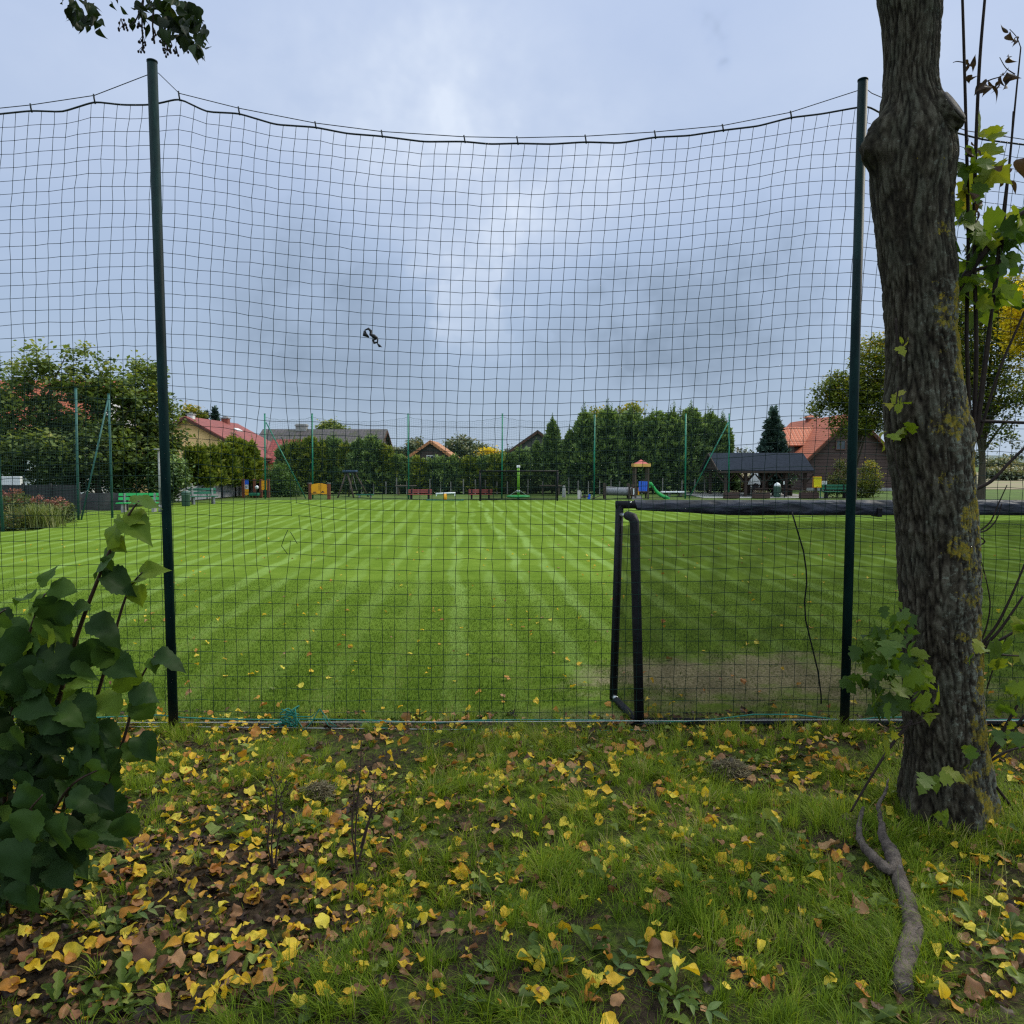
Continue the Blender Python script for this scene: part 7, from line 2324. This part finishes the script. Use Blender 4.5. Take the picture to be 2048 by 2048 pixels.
# blue spruce and log house
conifer('spruce_tree', 'blue green spruce standing behind the pavilion roof', (X(1457, 62.5), 62.5, 0), Z(784, 62.5), 44 * 62.5 / F * S, 16000, m_spruce, 'tree', power=.85, spray=.30, layers=11, spikes=1, droop=.4)
m_log2 = boards('dark brown log wall', (.060, .036, .034), (.095, .060, .054), .30, 'Z')
m_orange2 = tiles('orange clay pantiles', (.50, .135, .060), (.38, .095, .045), .34, .20, axis='YZ')
m_orange3 = tiles('orange clay dormer tiles', (.50, .135, .060), (.40, .10, .046), .34, .20)
xm2 = 29.8
lh, lr = gable_house('log_house', 'dark log house with orange tiled roof and dormer on the right', xm2 - 3.9, xm2 + 3.9, 66, 80, 2.75, 6.55, m_log2, m_orange2, 'y', over=.5)
# dormer on the left slope
dx0, dyc = 26.0, 72.0
MB().prism([(dx0 + .3, dyc - 1.9, 2.6), (dx0 + .3, dyc + 1.9, 2.6), (dx0 + .3, dyc + 1.9, 4.1), (dx0 + .3, dyc, 5.4), (dx0 + .3, dyc - 1.9, 4.1)], (3.0, 0, 0)).build('dormer_wall', m_log2, lh)
dr = MB()
dr.slab([(dx0 - .35, dyc - 2.3, 3.95), (dx0 + 3.0, dyc - 2.3, 3.95), (dx0 + 3.9, dyc, 5.7), (dx0 - .35, dyc, 5.7)], .12)
dr.slab([(dx0 - .35, dyc, 5.7), (dx0 + 3.9, dyc, 5.7), (dx0 + 3.0, dyc + 2.3, 3.95), (dx0 - .35, dyc + 2.3, 3.95)], .12)
dr_ = dr.build('dormer_roof', m_orange3, lh)
MB().bar((dx0 - .38, dyc - 2.35, 3.90), (dx0 - .38, dyc, 5.66), .06, .2).bar((dx0 - .38, dyc, 5.66), (dx0 - .38, dyc + 2.35, 3.90), .06, .2).build('barge_board', m_tan, dr_)
window(lh, (dx0 + .27, dyc, 3.9), 1.2, 1.1, 'x', fr=m_dwood)
chimney(lr, xm2 + .1, 75.5, 6.2, Z(790, 75.5), .8, m_brick)
MB().add([(xm2 - .6, 75, Z(790, 75.5) + .12), (xm2 + .8, 75, Z(790, 75.5) + .12), (xm2 + .8, 76, Z(790, 75.5) + .12), (xm2 - .6, 76, Z(790, 75.5) + .12), (xm2 + .1, 75.5, Z(784, 75.5) + .1)], [(0, 1, 4), (1, 2, 4), (2, 3, 4), (3, 0, 4), (3, 2, 1, 0)]).build('chimney_hood', m_orange3, lr)
m_doorw = mat('reddish door timber', (.12, .065, .05), (.085, .045, .036), scale=6, rough=.7, stretch=(1, 1, .2))
xd = X(1590, 66)
dr = MB().span(xd - .5, xd + .5, 65.9, 65.98, 0, 2.05).build('door', m_doorw, lh)
MB().span(xd - .62, xd - .5, 65.86, 65.97, 0, 2.17).span(xd + .5, xd + .62, 65.86, 65.97, 0, 2.17).span(xd - .499, xd + .499, 65.86, 65.97, 2.06, 2.17).build('door_frame', m_brownwood, dr)
MB().box((xd - .38, 65.87, 1.0), (.05, .06, .2)).build('door_handle', m_wire, dr)
window(lh, (X(1640, 66), 65.95, 1.55), 1.0, 1.1, fr=m_doorw)
window(lh, (X(1584, 66), 65.95, 4.0), .9, .9, fr=m_doorw)
pd = MB()
for a in (1578, 1606):
    pd.span(X(a, 66) - .08, X(a, 66) + .08, 65.6, 65.75, 0, Z(880, 66))
pd.build('porch_post', m_brownwood, lh)
MB().span(xm2 - 4.1, xm2 + 4.1, 65.9, 66.3, -.05, .22).build('plinth', m_conc, lh)

# trees and shrubs around the log house
broadleaf('maple_tree_far', 'green and olive tree in front of the log house, left of the big trunk', 'tree', (X(1612, 51), 51, 0), [lob(1650, 690, 51, 42, 62), lob(1590, 740, 51, 44, 42), lob(1640, 770, 51, 50, 50), lob(1562, 745, 51, 26, 22), lob(1545, 775, 51, 24, 16), lob(1600, 800, 50.5, 36, 26)], 430, 42, .19, m_oak, spread=.42, trunk_r=.17, shell=.35, nlimb=16)
broadleaf('shrub', 'yellow green leafy shrub behind the dark green bench', 'shrub', (X(1578, 53.5), 53.5, 0), [lob(1575, 915, 53.5, 24, 20, .6), lob(1592, 900, 54, 16, 34, .5)], 90, 42, .13, m_bed, spread=.3, trunk_r=.03, nlimb=4)
broadleaf('shrub', 'yellowing shrub climbing at the log house right of the near pole', 'shrub', (X(1640, 54), 54, 0), [lob(1640, 905, 54, 18, 34, .6), lob(1625, 925, 53.5, 22, 16, .5)], 100, 42, .13, m_oak, spread=.3, trunk_r=.03, nlimb=4)
broadleaf('shrub', 'reddish brown autumn shrub seen between the pavilion posts', 'shrub', (X(1395, 63), 63, 0), [lob(1393, 912, 63, 24, 18, .8)], 70, 42, .16, leaf('russet leaf', [(0, (.04, .022, .012)), (.6, (.13, .075, .035)), (1, (.2, .12, .05))]), spread=.35, trunk_r=.03, nlimb=3)
broadleaf('shrub', 'dark green shrub behind the litter bin at the pavilion', 'shrub', (X(1465, 63), 63, 0), [lob(1465, 900, 63, 32, 26, .8)], 90, 42, .18, m_thuja, spread=.4, trunk_r=.03, nlimb=3)
broadleaf('maple_tree_far', 'tall green maple behind the big trunk at the right edge', 'tree', (X(1852, 45), 45, 0), [lob(1850, 640, 45, 70, 80), lob(1790, 720, 45, 60, 70), lob(1900, 730, 45, 60, 60), lob(1830, 560, 45, 60, 60), lob(1905, 600, 45, 50, 80), lob(1880, 800, 44.5, 40, 40)], 520, 42, .20, m_oak, spread=.48, trunk_r=.25, shell=.35, nlimb=18)
broadleaf('golden_maple', 'golden yellow maple crown at the right picture edge', 'tree', (X(1990, 40), 40, 0), [lob(1935, 590, 40, 42, 46), lob(1920, 655, 40, 30, 32), lob(1990, 620, 40, 60, 80)], 260, 42, .19, m_gold, spread=.42, trunk_r=.2, shell=.35)
for (x_, y_, Y_, wx_, hy_, lb) in [(1885, 882, 120, 26, 14, 'round green field bush right of the big trunk'), (1925, 886, 130, 30, 11, 'low grey green field bush at the right edge'), (1905, 893, 105, 40, 6, 'long low field hedge at the edge of the ploughed field'), (1700, 880, 110, 40, 16, 'green field bush hidden behind the big trunk')]:
    broadleaf('field_bush', lb, 'bush', (X(x_, Y_), Y_, 0), [lob(x_, y_, Y_, wx_, hy_), lob(x_ - wx_ * .5, y_ + hy_ * .4, Y_, wx_ * .6, hy_ * .6)], 110, 34, .42, m_dist, spread=.6, trunk_r=.1, nlimb=3)
V_, F_, tt, _ = leaf_cloud([(x_, 420 + 30 * math.sin(x_), 4, 16, 10, 6 + 3 * math.sin(x_ * .7)) for x_ in range(-420, 520, 14)], 1500, 26, 1.6, spread=2.2)
tag(npmesh('woods', V_, F_, leaf('hazy wood', [(0, (.05, .065, .055)), (.6, (.09, .105, .085)), (1, (.14, .13, .09))], trans=.2), tint=tt), 'low hazy woods along the horizon', None, None, 'stuff')
